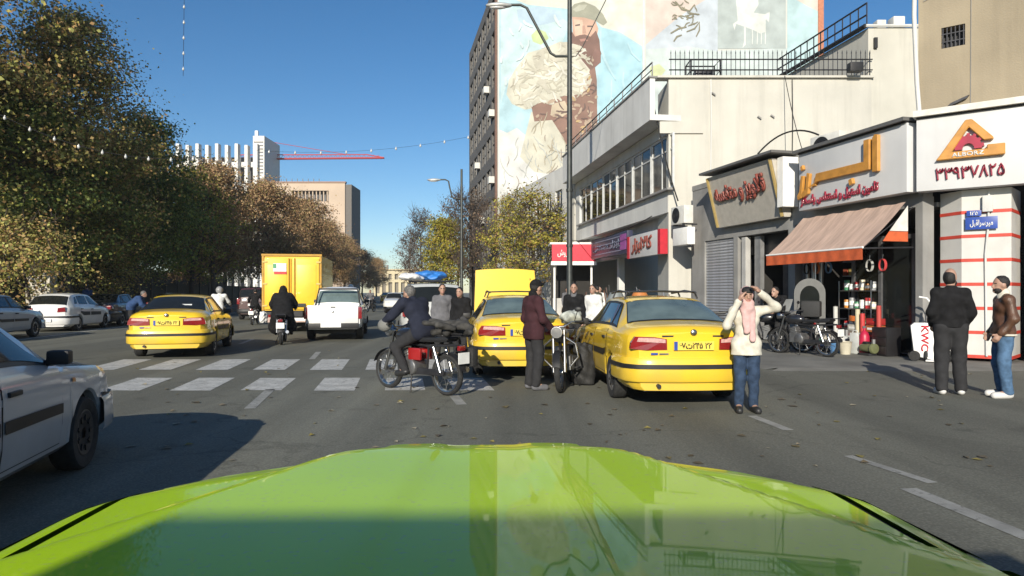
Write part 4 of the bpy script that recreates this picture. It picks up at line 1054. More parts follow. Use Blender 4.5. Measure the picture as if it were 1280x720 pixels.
    def end_patch(s, name, poly, mat, parent, off=.015, front=False, back=.05):
        """polygon in (x, z) set on the tail or nose"""
        m = MB(); n = len(poly); sg = 1 if front else -1
        vs = [(x, s.end_y(x, front) + sg * off, z) for x, z in poly] + [(x, s.end_y(x, front) - sg * back, z) for x, z in poly]
        m.add(vs, [tuple(range(n))] + [(i, (i + 1) % n, (i + 1) % n + n, i + n) for i in range(n)])
        return m.build(name, mat, parent)
    def bumper(s, name, z0, z1, mat, parent, off=.03, wrap=.62, front=False, prof=None):
        sg = 1 if front else -1
        L2 = s.L / 2; path = []
        ys = [L2 - wrap, L2 - .4, L2 - .25, L2 - .12, L2 - .04]
        for y in ys: path.append((s.ip(s.plan, sg * y), y))
        hw = s.ip(s.plan, sg * L2)
        pl = [(-x, y) for x, y in path] + [(x, None) for x in np.linspace(-hw, hw, 7)] + [(x, y) for x, y in reversed(path)]
        pts = []
        for x, y in pl:
            if y is None: q = Vector((x, s.end_y(x, front), 0))
            else:
                k = s.warp(x, sg * y, 0); q = Vector((k.x, k.y, 0))
            pts.append(q)
        rows = []
        pr = prof or [(0, 0), (.7, .03), (1, .12), (1, .5), (.9, .88), (.5, 1), (-.6, 1)]
        for i, q in enumerate(pts):
            t = (pts[min(i + 1, len(pts) - 1)] - pts[max(0, i - 1)]).normalized(); n = Vector((t.y, -t.x, 0))
            if n.dot(q - Vector((0, 0, 0))) < 0: n = -n
            rows.append([q + n * (off * a) + Vector((0, 0, z0 + (z1 - z0) * h)) for a, h in pr])
        return MB().grid(rows).build(name, mat, parent, 40, fixn=False)

def wheel_meshes(key, wr, w, rimmat, cover=True):
    ty = MB().lathe([(wr * .62, -w / 2 * .8), (wr * .70, -w / 2), (wr * .93, -w / 2), (wr * .985, -w / 2 * .8), (wr, -w / 2 * .45), (wr, w / 2 * .45), (wr * .985, w / 2 * .8), (wr * .93, w / 2), (wr * .70, w / 2), (wr * .62, w / 2 * .8)], 28, (0, 0, 0), 'X').mesh('tyre', RUBBER, 40)
    rm = MB(); rm.lathe([(.001, w * .40), (wr * .16, w * .40), (wr * .22, w * .34), (wr * .52, w * .42), (wr * .60, w * .46), (wr * .66, w * .42), (wr * .66, -w * .4)], 28, (0, 0, 0), 'X')
    for i in range(9):
        a = 2 * math.pi * i / 9; rm.box((w * .385, math.cos(a) * wr * .42, math.sin(a) * wr * .42), (.03, .05, .028), rx=a, mi=1)
    return ty, rm.mesh('rim', [rimmat, BLACK], 40)
def add_wheels(root, hull, meshes, x=None):
    x = x or hull.W / 2 - .105
    for ay in hull.axles:
        for sd in (-1, 1):
            w = bpy.data.objects.new('wheel', None); link(w, root); w.location = (sd * x, ay, hull.wr); w.rotation_euler = (0, 0, 0 if sd > 0 else math.pi); w.empty_display_size = .1
            link(bpy.data.objects.new('tyre', meshes[0]), w); link(bpy.data.objects.new('rim', meshes[1]), w)
        m = MB().b2(-x + .12, x - .12, ay - hull.Ra * .95, ay + hull.Ra * .95, .2, hull.wr * 2 + .05); m.build('wheel_well', BLACK, root)

def mirror(hull, root, mat, y, side, t=6.3):
    p = hull.pt(y, t, side); m = MB().box((p.x + side * .11, y, p.z + .03), (.16, .10, .11)).box((p.x + side * .03, y, p.z - .01), (.1, .05, .05))
    return m.build('wing_mirror', mat, root, 40, .025)
def handle(hull, parent, y, side, t, mat):
    p = hull.pt(y, t, side) + hull.nrm(y, t, side) * .012; return boxo('door_handle', p, (.03, .17, .035), mat, parent, .008)

SEDAN = dict(L=4.5, W=1.72,
    top=[(-2.25, .97), (-2.2, 1.025), (-2.1, 1.055), (-1.8, 1.085), (-1.66, 1.10), (-1.3, 1.275), (-1.08, 1.37), (-.9, 1.41), (-.5, 1.43), (0, 1.425), (.2, 1.40), (.32, 1.365), (.65, 1.17), (.95, .985), (1.1, .965), (1.6, .91), (2.0, .83), (2.15, .77), (2.25, .68)],
    belt=[(-2.25, .93), (-2.0, .985), (-1.5, .985), (-.5, .955), (.5, .93), (1.0, .905), (1.7, .84), (2.1, .74), (2.25, .64)],
    tw=[(-2.25, .62), (-2.0, .70), (-1.66, .70), (-1.08, .565), (-.5, .555), (.2, .555), (.32, .56), (.95, .70), (1.6, .69), (2.25, .56)])
def sedan_parts(root, hull, pm, detail=2, rack=False, taxi=True, rear_glass=None, plate=None, trim=None, bumper_mat=None):
    tr = trim or BLACK
    b = hull.build_body(root, pm)
    rg = rear_glass or GLASS
    hull.cross_panel('rear_window_seal', -1.69, -1.05, 7.05, BLACK, root, .004); hull.cross_panel('rear_window', -1.645, -1.09, 7.22, rg, root, .009)
    hull.cross_panel('windscreen_seal', .98, .28, 7.1, BLACK, root, .004); hull.cross_panel('windscreen', .94, .32, 7.3, GLASS, root, .009)
    for sd in (-1, 1):
        # window band seal, then doors and their panes
        hull.panel('window_seal', -1.52, .80, 6.12, 6.93, BLACK, root, sd, .004, 20, 4, -1.02, .30)
        doors = ((-.10, .80, -.10, .30), (-1.05, -.16, -.93, -.16))
        for k, (ya, yb, yc, yd) in enumerate(doors):
            if detail > 1:
                hull.panel('door_gap', ya - .02, yb + .015, 2.15, 5.95, BLACK, root, sd, .0025, 8, 5)
            dr = hull.panel('door', ya - .01, yb + .005, 2.2, 5.95, pm, root, sd, .0055, 8, 6)
            hull.panel('window_pane', ya + .03, yb - .06, 6.2, 6.85, GLASS, dr, sd, .009, 8, 4, yc + .02, yd - .03)
            handle(hull, dr, ya + .14, sd, 4.35, BLACK)
            hull.panel('rub_strip', ya, yb, 3.25, 3.55, tr, dr, sd, .014, 6, 2)
        hull.panel('window_pane', -1.45, -1.12, 6.22, 6.8, GLASS, root, sd, .009, 4, 3, -1.03, -.98)
        mirror(hull, root, tr if not taxi else BLACK, .72, sd)
        hull.panel('rub_strip', 1.72, 1.95, 3.25, 3.55, tr, root, sd, .012, 3, 2)
        if detail > 1: hull.panel('side_indicator', 1.0, 1.06, 4.3, 4.6, M('amber_lens', (.6, .2, .02), .3), root, sd, .01, 2, 2)
        # tail lamps
        q = lambda pts: [(sd * x, z) for x, z in pts]
        tl = hull.end_patch('tail_light', q([(.34, .765), (.345, .90), (.50, .925), (.74, .93), (.79, .85), (.80, .775), (.60, .755)]), RED_LENS, root, .02)
        hull.end_patch('clear_section', q([(.36, .85), (.365, .895), (.50, .915), (.70, .915), (.72, .865)]), PALE_LENS, tl, .027)
        hull.end_patch('headlight', q([(.30, .58), (.30, .68), (.60, .69), (.66, .60)]), CLEAR_LENS, root, .03, True)
    bm = bumper_mat or pm
    rb = hull.bumper('rear_bumper', .34, .66, bm, root, .055); hull.bumper('bumper_strip', .52, .575, BLACK, rb, .068, prof=[(0, 0), (1, 0), (1, 1), (0, 1)])
    fb = hull.bumper('front_bumper', .26, .56, bm, root, .05, front=True)
    MB().b2(-.62, .62, -2.26, -2.0, .22, .36).build('rear_valance', BLACK, root)
    hull.end_patch('number_plate_recess', [(-.33, .745), (.33, .745), (.335, .91), (-.335, .91)], pm, root, .006)
    hull.end_patch('boot_lip', [(-.40, .925), (.40, .925), (.40, .945), (-.40, .945)], BLACK, root, .012)
    pl = boxo('number_plate', (0, hull.end_y(0) - .022, .815), (.52, .016, .112), PLATE_Y if taxi else PLATE_W, root)
    boxo('plate_band', (-.235, hull.end_y(0) - .0315, .815), (.045, .004, .108), BLUE, pl)
    if plate: text(plate, -.20, hull.end_y(0) - .031, .775, INK, pl, w=.43, h=.08, ext=.003, bold=.03)
    MB().ell((0, hull.end_y(0) - .02, .985), (.045, .02, .04), 12, 6).build('badge', CHROME, root, 60)
    if detail > 1:
        boxo('boot_badge', (-.5, hull.end_y(-.45) - .012, .71), (.09, .006, .026), BLUE, root); boxo('boot_badge', (-.38, hull.end_y(-.35) - .012, .71), (.12, .006, .018), CHROME, root)
        tubo('exhaust_tip', [(-.45, -2.38, .30), (-.45, -2.1, .31)], .028, DARKSTEEL, root)
        hull.panel('fuel_flap', -1.62, -1.47, 4.2, 5.2, pm, root, -1, .006, 2, 2)
    if rack:
        for sd in (-1, 1):
            tubo('rack_rail', [(sd * .5, -.98, 1.49), (sd * .52, -.4, 1.52), (sd * .5, .2, 1.48)], .016, DARKSTEEL, root)
            for y in (-.9, -.1): tubo('rack_foot', [(sd * .55, y, 1.40), (sd * .51, y, 1.50)], .014, DARKSTEEL, root, 6)
        for y in (-.9, -.55, -.2, .1): tubo('rack_bar', [(-.52, y, 1.50), (0, y, 1.515), (.52, y, 1.50)], .014, DARKSTEEL, root, 6)
    return b

HS = Hull(**SEDAN)
WHEEL = wheel_meshes('car', .305, .19, SILVER_RIM)
def make_sedan(name, label, cat, pm, loc, rz, group=None, **kw):
    t = thing(name, label, cat, loc, rz, group); sedan_parts(t, HS, pm, **kw); add_wheels(t, HS, WHEEL); return t

# --- three yellow taxis
TXG = 'yellow taxis in the street'
tx = make_sedan('taxi', 'yellow taxi with roof rack parked beside the woman shading her eyes', 'taxi', YELLOW, (2.16, 11.03, 0), R(3.8), TXG, rack=True, rear_glass=GLASS2, plate='۲۲ ۲۴۵ت۶۷')
t2 = copy_tree(tx); place(t2, (-.02, 13.9, 0), R(6), 'yellow taxi with its bonnet raised behind the man in maroon', 'taxi', TXG)
t3 = copy_tree(tx); place(t3, (-8.29, 17.38, 0), R(15), 'yellow taxi driving away over the crosswalk beside the parked cars', 'taxi', TXG)
for o in list(t3.children):
    if o.name.startswith('rack'): bpy.data.objects.remove(o)
    elif o.name.startswith('rear_window.'):
        o.data = o.data.copy(); o.data.materials[0] = GLASS
boxo('window_sticker', (.26, -1.49, 1.20), (.22, .012, .05), PLATE_W, t3, rx=R(-62)); MB().ell((-.38, -1.40, 1.13), (.12, .1, .06), 10, 6).build('parcel', WHITE, t3, 60)
rows = []   # the raised bonnet and the open engine bay
for i in range(9):
    f = i / 8; rows.append([(x * (1 - .06 * f), 1.02 + .22 * f + .04 * math.sin(f * 2), 1.0 + 1.02 * f - .06 * abs(x) ** 2 * (.3 + f)) for x in np.linspace(-.70, .70, 15)])
hb = MB().grid(rows); n0 = len(hb.v); hb.grid([[(p[0], p[1] + .03, p[2]) for p in r] for r in rows]); hb.build('raised_bonnet', YELLOW, t2, 40)
tubo('bonnet_stay', [(.6, 2.0, .8), (.55, 1.2, 1.8)], .008, STEEL, t2); HS.cross_panel('engine_bay', 1.08, 2.1, 7.2, BLACK, t2, .012)
boxo('engine', (0, 1.55, .97), (.5, .5, .12), DARKSTEEL, t2, .03)

# --- other sedans
GREYW = paint('car_grey_white', (.43, .44, .46), .4); SILV = paint('car_silver', (.34, .37, .40), .3); DARKC = paint('car_dark', (.02, .022, .025), .25); MAROON = paint('car_maroon', (.05, .012, .014), .25); WHT = paint('car_white', (.70, .70, .68), .2)
WHEEL_ = WHEEL; WHEEL = wheel_meshes('d', .305, .19, M('rim_near_black', (.03, .03, .03), .6))  # near-black rims for the cut-off saloon only
wc = make_sedan('car', 'grey-white saloon car in shade cut off by the frame edge', 'car', GREYW, (-4.15, 4.3, 0), R(13), None, taxi=False)
WHEEL = WHEEL_
pk = make_sedan('car', 'silver saloon parked at the kerb behind the grey-white car', 'car', SILV, (-16.5, 21.3, 0), R(12), 'cars parked by the left kerb', taxi=False, detail=1)
p2 = make_sedan('car', 'dark saloon parked beyond the white hatchback', 'car', DARKC, (-18.35, 31.4, 0), R(9.5), 'cars parked by the left kerb', taxi=False, detail=1)

# --- hatchback
HATCH = Hull(L=3.85, W=1.66, axles=(-1.16, 1.28), wr=.29, bulge=.12, zb=.2,
    top=[(-1.92, .78), (-1.88, .93), (-1.82, 1.0), (-1.52, 1.33), (-1.38, 1.40), (-1.0, 1.445), (-.4, 1.45), (.05, 1.42), (.25, 1.36), (.55, 1.2), (.95, .99), (1.1, .965), (1.5, .90), (1.8, .78), (1.92, .66)],
    belt=[(-1.92, .78), (-1.8, .93), (-1.5, .97), (-.5, .95), (.5, .92), (1, .90), (1.6, .8), (1.92, .6)],
    tw=[(-1.92, .66), (-1.82, .68), (-1.5, .60), (-1.0, .56), (0, .56), (.25, .57), (.95, .68), (1.92, .55)])
h2 = thing('hatchback', 'white hatchback parked at the kerb with black side rubbing strip', 'car', (-17.75, 27.35, 0), R(9.5), 'cars parked by the left kerb')
HATCH.build_body(h2, WHT); HATCH.cross_panel('rear_window', -1.80, -1.50, 7.2, GLASS, h2, .008); HATCH.cross_panel('windscreen', .92, .28, 7.25, GLASS, h2, .008)
for sd in (-1, 1):
    for ya, yb, yc, yd in ((-.20, .72, -.18, .22), (-1.1, -.28, -.98, -.26)):
        dr = HATCH.panel('door', ya - .02, yb + .02, 2.3, 5.95, WHT, h2, sd, .005); HATCH.panel('window_pane', ya + .02, yb - .05, 6.15, 6.85, GLASS, dr, sd, .008, 8, 4, yc, yd); HATCH.panel('rub_strip', ya, yb, 3.3, 3.8, BLACK, dr, sd, .012); handle(HATCH, dr, ya + .12, sd, 4.4, BLACK)
    HATCH.panel('window_pane', -1.42, -1.18, 6.2, 6.8, GLASS, h2, sd, .008, 4, 3, -1.2, -1.06)
    HATCH.end_patch('tail_light', [(sd * x, z) for x, z in ((.42, .74), (.44, .9), (.66, .93), (.68, .76))], RED_LENS, h2, .02); mirror(HATCH, h2, BLACK, .68, sd)
rb = HATCH.bumper('rear_bumper', .26, .62, WHT, h2, .05); HATCH.bumper('bumper_strip', .52, .60, BLACK, rb, .06); HATCH.bumper('front_bumper', .24, .55, WHT, h2, .05, front=True)
boxo('number_plate', (0, HATCH.end_y(0) - .07, .44), (.5, .015, .11), PLATE_W, h2); add_wheels(h2, HATCH, wheel_meshes('h', .29, .18, SILVER_RIM)); MB().b2(-.55, .55, -1.9, -1.7, .17, .28).build('rear_valance', BLACK, h2)

# --- pickup
PICK = Hull(L=4.7, W=1.70, axles=(-1.42, 1.42), wr=.33, bulge=.03, zb=.36, bed=(-2.35, -.42, .72),
    plan=[(-2.35, .80), (-2.25, .835), (-1.5, .85), (1.6, .85), (2.1, .80), (2.35, .62)],
    top=[(-2.35, .72), (-.42, .72), (-.38, 1.12), (-.30, 1.35), (-.18, 1.60), (0, 1.66), (.55, 1.655), (.75, 1.6), (1.1, 1.3), (1.35, 1.10), (1.8, 1.03), (2.2, .92), (2.35, .75)],
    belt=[(-2.35, 1.08), (-.5, 1.08), (0, 1.08), (1.2, 1.04), (2.1, .88), (2.35, .7)],
    tw=[(-2.35, .7), (-.38, .72), (-.18, .62), (.55, .60), (.75, .61), (1.35, .72), (2.35, .55)])
pc = P(417, 400, 21.0)
pu = thing('pickup_truck', 'white pickup with plain tailgate driving beside the yellow box truck', 'pickup', (pc[0] - .35, 23.1, 0), R(9.6))
PICK.build_body(pu, WHT); tg = boxo('tailgate', (0, -2.385, .80), (1.50, .05, .58), WHT, pu, .015); boxo('tailgate_handle', (0, -2.415, 1.04), (.14, .02, .03), BLACK, tg); MB().ell((.0, -2.413, .9), (.035, .01, .035), 10, 5).build('badge', CHROME, tg)
PICK.cross_panel('rear_window', -.37, -.205, 7.15, GLASS2, pu, .012); PICK.cross_panel('windscreen', 1.28, .78, 7.25, GLASS, pu, .008)
for sd in (-1, 1):
    dr = PICK.panel('door', -.22, .98, 2.3, 5.95, WHT, pu, sd, .006); PICK.panel('window_pane', -.15, .9, 6.15, 6.85, GLASS, dr, sd, .009, 8, 4, -.10, .62); handle(PICK, dr, -.08, sd, 4.5, BLACK)
    boxo('tail_light', (sd * .80, -2.365, .86), (.12, .05, .36), RED_LENS, pu, .01); mirror(PICK, pu, BLACK, .95, sd)
boxo('step_bumper', (0, -2.46, .47), (1.55, .14, .16), BLACK, pu, .02); boxo('number_plate', (-.05, -2.545, .50), (.6, .02, .14), PLATE_W, pu); boxo('rear_valance', (0, -2.30, .5), (1.5, .1, .3), BLACK, pu)
PICK.bumper('front_bumper', .36, .62, BLACK, pu, .05, front=True); add_wheels(pu, PICK, wheel_meshes('p', .33, .22, SILVER_RIM))
for y in (-.15,): tubo('roll_bar', [(-.72, -.55, 1.05), (-.62, -.5, 1.6), (.62, -.5, 1.6), (.72, -.55, 1.05)], .03, BLACK, pu)

# --- yellow box truck
bt = thing('box_truck', 'yellow box truck with closed rear doors and a small flag sticker', 'truck', (P(364, 390, 25)[0] - .38, 27.4, 0), R(9.6))
BY = paint('box_yellow', (.74, .44, .015), .12, .3, .5); BYD = M('box_yellow_dark', (.42, .22, .01), .5)
MB().b2(-1.05, 1.05, -2.4, 2.0, .82, 2.84).build('cargo_box', BY, bt); boxo('top_edge', (0, -2.42, 2.86), (2.14, .08, .07), BYD, bt)
for sd in (-1, 1):
    dd = boxo('rear_door', (sd * .50, -2.43, 1.80), (.93, .05, 1.86), BY, bt, .01); boxo('door_panel_rim', (sd * .52, -2.46, 1.75), (.68, .02, 1.5), paint('box_yellow_panel', (.76, .47, .02), .1, .3), dd, .006)
    tubo('lock_rod', [(sd * .10, -2.49, .88), (sd * .10, -2.49, 2.74)], .02, BYD, dd)
    for z in (1.0, 1.8, 2.6): boxo('hinge', (sd * .95, -2.47, z), (.16, .03, .06), M('hinge_pale', (.55, .4, .1), .5), dd)
    boxo('corner_post', (sd * 1.02, -2.415, 1.82), (.07, .06, 2.0), BYD, bt); boxo('tail_light', (sd * .85, -2.40, .62), (.28, .05, .10), RED_LENS, bt)
boxo('door_latch', (.32, -2.50, 1.02), (.34, .03, .12), BLACK, bt)
fl = boxo('flag_sticker', (-.42, -2.485, 2.40), (.46, .006, .30), PLATE_W, bt); boxo('green_stripe', (-.60, -2.490, 2.45), (.12, .004, .16), M('sticker_green', (.05, .25, .12), .5), fl); boxo('red_stripe', (-.40, -2.490, 2.20), (.44, .004, .09), M('sticker_red', (.5, .03, .03), .5), fl)
boxo('bumper', (0, -2.40, .48), (1.9, .12, .18), M('bumper_pale', (.45, .32, .27), .5), bt); boxo('number_plate', (.25, -2.47, .50), (.5, .015, .12), PLATE_W, bt); boxo('chassis', (0, -.2, .70), (.8, 4.8, .2), BLACK, bt); boxo('sub_frame', (0, -1.6, .62), (1.9, 1.5, .3), BLACK, bt)
cb = MB().prism([(2.06, .5), (2.06, 2.2), (3.0, 2.25), (3.35, 2.15), (3.75, 1.3), (3.8, .5)], -.92, .92, 'YZ'); cb.build('cab', BY, bt, 40, .05)
class _H: pass
hh = _H(); hh.W = 1.9; hh.axles = (-1.4, 2.75); hh.wr = .38; hh.Ra = .42; add_wheels(bt, hh, wheel_meshes('t', .38, .26, SILVER_RIM))

# --- vans / SUVs in the traffic
SUV = Hull(L=4.4, W=1.76, axles=(-1.25, 1.3), wr=.34, bulge=.06, zb=.32,
    top=[(-2.2, 1.0), (-2.17, 1.2), (-2.0, 1.62), (-1.9, 1.70), (-1, 1.74), (0, 1.74), (.3, 1.70), (.5, 1.6), (.95, 1.14), (1.2, 1.08), (1.9, .98), (2.1, .88), (2.2, .7)],
    belt=[(-2.2, .98), (-1.8, 1.08), (0, 1.06), (1, 1.02), (1.9, .9), (2.2, .66)], tw=[(-2.2, .76), (-1.95, .68), (0, .64), (.5, .65), (.95, .74), (2.2, .6)])
WSUV = wheel_meshes('s', .34, .22, SILVER_RIM)
def make_suv(label, pm, loc, rz, group):
    t = thing('suv', label, 'suv', loc, rz, group); SUV.build_body(t, pm); SUV.cross_panel('rear_window', -2.16, -2.0, 7.15, GLASS, t, .012); SUV.cross_panel('windscreen', .92, .52, 7.2, GLASS, t, .008)
    for sd in (-1, 1):
        for ya, yb, yc, yd in ((-.05, .75, -.05, .40), (-.95, -.12, -.95, -.12), (-1.85, -1.02, -1.75, -1.02)): SUV.panel('window_pane', ya, yb, 6.15, 6.85, GLASS, t, sd, .008, 6, 4, yc, yd)
        boxo('tail_light', (sd * .76, -2.22, 1.0), (.14, .05, .3), RED_LENS, t, .01); mirror(SUV, t, BLACK, .8, sd)
        boxo('headlight', (sd * .58, 2.24, .78), (.26, .06, .14), CLEAR_LENS, t, .02)
    SUV.bumper('rear_bumper', .36, .6, BLACK, t, .06); SUV.bumper('front_bumper', .36, .6, BLACK, t, .06, front=True); boxo('number_plate', (0, -2.34, .82), (.5, .02, .12), PLATE_W, t); add_wheels(t, SUV, WSUV)
    return t
TG = 'traffic further up the street'
sv = make_suv('pale off-road wagon with loaded roof rack beyond the navy-clad rider', paint('suv_pale', (.44, .45, .44), .3), (-2.45, 20.2, 0), R(10), TG)
for sd in (-1, 1): tubo('rack_rail', [(sd * .6, -1.8, 1.82), (sd * .6, .3, 1.82)], .02, DARKSTEEL, sv)
for y in (-1.7, -1, -.3, .2): tubo('rack_bar', [(-.6, y, 1.80), (.6, y, 1.80)], .016, DARKSTEEL, sv)
def tarp(name, label, cat, c, r, mat, seed):
    rr = random.Random(seed); pr = [ball((0, 0, 0), (r[0] * .8, r[1] * .8, r[2] * .85))]
    for k in range(7):
        a = k * .9 + rr.uniform(-.3, .3); f = rr.uniform(.35, .62)
        pr.append(ball((r[0] * .55 * math.cos(a), r[1] * .55 * math.sin(a), rr.uniform(-.25, .35) * r[2]), (r[0] * f, r[1] * f, r[2] * rr.uniform(.45, .75))))
    me = sdf_mesh(name, pr, max(.014, min(r) / 9), mat, min(r) * .15, cut=lambda x, y, z: -r[2] * .55 - z + 0 * x + 0 * y, noise=(min(r) * .07, 5 / min(r), seed))
    o = link(bpy.data.objects.new(name, me)); o.location = c
    return tag(o, label, cat)
tarp('luggage_bundle', 'blue tarpaulin bundle on the roof rack of the pale wagon', 'bundle', (-2.35, 19.8, 1.95), (.42, .5, .19), M('tarp_blue', (.03, .17, .50), .5), 1)
tarp('luggage_bundle', 'white wrapped bundle on the roof rack of the pale wagon', 'bundle', (-2.9, 19.4, 1.92), (.34, .4, .14), M('tarp_white', (.68, .67, .66), .6), 2)
make_suv('dark maroon wagon ahead of the yellow taxi', MAROON, (-14.2, 38.5, 0), R(10), TG)
make_suv('dark wagon under the trees left of the box truck', DARKC, (-15.2, 47, 0), R(10), TG)
f1 = copy_tree(pk); place(f1, (-10.3, 59.5, 0), R(188), 'small white car facing the camera far up the street', 'car', TG)
def recolor(root, old, new):
    for o in [root, *root.children_recursive]:
        if o.type == 'MESH' and o.data and old.name in [m.name for m in o.data.materials if m]:
            o.data = o.data.copy()
            for i, m in enumerate(o.data.materials):
                if m == old: o.data.materials[i] = new
recolor(f1, SILV, WHT)
f2 = copy_tree(tx); place(f2, (-16.4, 52, 0), R(10), 'distant yellow car ahead of the maroon wagon', 'taxi', TG)
f3 = copy_tree(p2); place(f3, (-7.2, 49, 0), R(10), 'dark car between the pickup and the far white car', 'car', TG)
f4 = copy_tree(pk); place(f4, (-13.2, 82, 0), R(10), 'distant silver car in the middle of the street', 'car', TG)
f5 = copy_tree(tx); place(f5, (-17.5, 95, 0), R(10), 'most distant yellow car near the end of the trees', 'taxi', TG)
f6 = copy_tree(p2); place(f6, (-19.6, 39.5, 0), R(9.5), 'dark car parked at the kerb behind the maroon wagon', 'car', 'cars parked by the left kerb')
f7 = copy_tree(pk); place(f7, (-6.0, 66, 0), R(10), 'silver car far ahead beside the bare trees', 'car', TG)

# --- the green car the picture is taken from
GREEN = paint('taxi_green', (.40, .62, .005), .05, .48, .5); GREEN.node_tree.nodes['Principled BSDF'].inputs['Specular IOR Level'].default_value = .2
gn = GREEN.node_tree; gb = gn.nodes['Principled BSDF']; gtc = gn.nodes.new('ShaderNodeTexCoord'); gv = gn.nodes.new('ShaderNodeTexNoise'); gv.inputs['Scale'].default_value = 90; gv.inputs['Detail'].default_value = 5; gn.links.new(gtc.outputs['Object'], gv.inputs['Vector'])
gr_ = gn.nodes.new('ShaderNodeMapRange'); gr_.inputs[1].default_value = .58; gr_.inputs[2].default_value = .72; gr_.inputs[3].default_value = 0; gr_.inputs[4].default_value = .35; gn.links.new(gv.outputs[0], gr_.inputs[0])
gm = gn.nodes.new('ShaderNodeMix'); gm.data_type = 'RGBA'; gm.inputs[7].default_value = (.30, .30, .20, 1); gn.links.new(gr_.outputs[0], gm.inputs[0]); gn.links.new(gb.inputs['Base Color'].links[0].from_socket, gm.inputs[6]); gn.links.new(gm.outputs[2], gb.inputs['Base Color'])
host = thing('green_taxi', 'bright green taxi whose bonnet fills the bottom of the picture', 'taxi', (0, 0, 0), R(1.86))
HH = dict(SEDAN); HH['W'] = 1.86; kz = 1.115
HH['top'] = [(-2.25, 1.07), (-2.1, 1.16), (-1.66, 1.21), (-1.25, 1.58), (-1.0, 1.68), (-.6, 1.735), (-.3, 1.73), (-.1, 1.71), (-.03, 1.685), (.82, 1.07), (.95, 1.06), (1.1, 1.04), (1.6, .975), (2.0, .89), (2.15, .82), (2.25, .72)]  # unseen cabin raised tall so its roof shades the bonnet
HH['belt'] = [(y, z * kz - (0 if y < .9 else .04)) for y, z in SEDAN['belt']]
HH['tw'] = [(-2.25, .62), (-2.0, .70), (-1.66, .70), (-1.08, .60), (-.5, .60), (-.02, .61), (.95, .70), (1.6, .69), (2.25, .56)]
HO = Hull(**HH); 
HO.build_body(host, GREEN); HO.cross_panel('windscreen', .80, .02, 7.3, GLASS, host, .009); HO.cross_panel('rear_window', -1.645, -1.09, 7.22, GLASS, host, .009)
for sd in (-1, 1):
    for ya, yb, yc, yd in ((-.10, .80, -.10, .02), (-1.05, -.16, -.93, -.16)):
        dr = HO.panel('door', ya - .01, yb + .005, 2.2, 5.95, GREEN, host, sd, .0055); HO.panel('window_pane', ya + .03, yb - .06, 6.15, 6.85, GLASS, dr, sd, .009, 8, 4, yc + .02, yd - .03)
    HO.end_patch('headlight', [(sd * x, z) for x, z in ((.30, .62), (.30, .76), (.60, .77), (.66, .66))], CLEAR_LENS, host, .03, True)
HO.bumper('front_bumper', .28, .60, GREEN, host, .05, front=True); HO.bumper('rear_bumper', .36, .7, GREEN, host, .05); add_wheels(host, HO, WHEEL)
# bonnet: raised middle panel widening towards the windscreen, falling away to the wings
BX = 1.085
def bon_front(x):
    return float(np.interp(abs(x), [0, .20, .30, .38, .45, .6, .70, .76, .80], [1.93, 1.925, 1.90, 1.86, 1.82, 1.73, 1.63, 1.53, 1.44]))
def bon(x, v):
    yf = bon_front(x); drop = 0
    if v <= 1: y = .40 + (yf - .40) * v
    else: y = yf + .07 * math.sin((v - 1) * math.pi / 2); drop = .22 * (1 - math.cos((v - 1) * math.pi / 2))
    c = .26 + max(0, 1.9 - y) * .50
    z = 1.092 - .010 * max(0, y - .4) - .020 * (x / .8) ** 2 + .026 * smooth01((c + .025 - abs(x)) / .05)
    c2 = .10 + max(0, 1.9 - y) * .06
    z -= .006 * smooth01((c2 + .03 - abs(x)) / .06)
    z -= .035 * smooth01((abs(x) - .72) / .10) + .030 * smooth01((y - (yf - .20)) / .20)
    return (x * BX, y + .32, z - drop)
xs = np.linspace(-.80, .80, 121)
vv = list(np.linspace(0, 1, 46)) + [1.1, 1.2, 1.35, 1.5, 1.75, 2.0]
rows = [[bon(x, v) for x in xs if abs(x) < .705] for v in vv]
bo = MB().grid(rows).build('bonnet', GREEN, host, 60)
for sd in (-1, 1):   # wings beside the bonnet, a dark shut line between, lamps at the corners
    rows = [[bon(sd * x, v) for x in np.linspace(.712, .80, 10)] + [(sd * BX * (.80 + .05 * math.sin(f)), bon(sd * .8, v)[1], bon(sd * .8, v)[2] - .30 * (1 - math.cos(f))) for f in (.3, .6, .9, 1.2, 1.5)] for v in vv]
    MB().grid(rows).build('front_wing', GREEN, host, 60)
    rows = [[(p[0] + dx, p[1], p[2] - .012) for dx in (-.008, .012)] for p in [bon(sd * .708, v) for v in vv]]
    MB().grid(rows).build('shut_line', BLACK, host)
    lam = []
    for k, (x, v) in enumerate(((.715, .99), (.80, .97), (.80, .70), (.79, .72), (.745, .88))): p = bon(sd * x, v); lam.append((p[0], p[1], p[2] + .006))
    hl = MB().add(lam, [tuple(range(5))]).build('headlamp_frame', BLACK, host)
    cx = [sum(q[i] for q in lam) / 5 for i in range(3)]; MB().add([tuple(c + (q - c) * .62 for q, c in zip(p, cx)) for p in [(a, b, c + .004) for a, b, c in lam]], [tuple(range(5))]).build('headlamp_lens', M('lamp_lens_grey', (.35, .36, .36), .25, coat=.5), hl)
    p = bon(sd * .30, .2); MB().ell((p[0], p[1], p[2] + .004), (.014, .02, .007), 10, 6).build('washer_jet', BLACK, host, 60)

for sd in (-1, 1): tubo('wiper_arm', [(sd * .5 - .1, .92, 1.115), (sd * .15 - .2, .9, 1.125)], .01, BLACK, host, 6)
host.location = (-.006, -.32 + .0, 0)
shade_truck = copy_tree(bt); place(shade_truck, (-.67, -8.05, 0), R(1), 'unseen yellow box truck added behind the green taxi to shade its bonnet', 'truck', scale=1.35)  # out-of-view truck copy, added only to cast shade over the bonnet
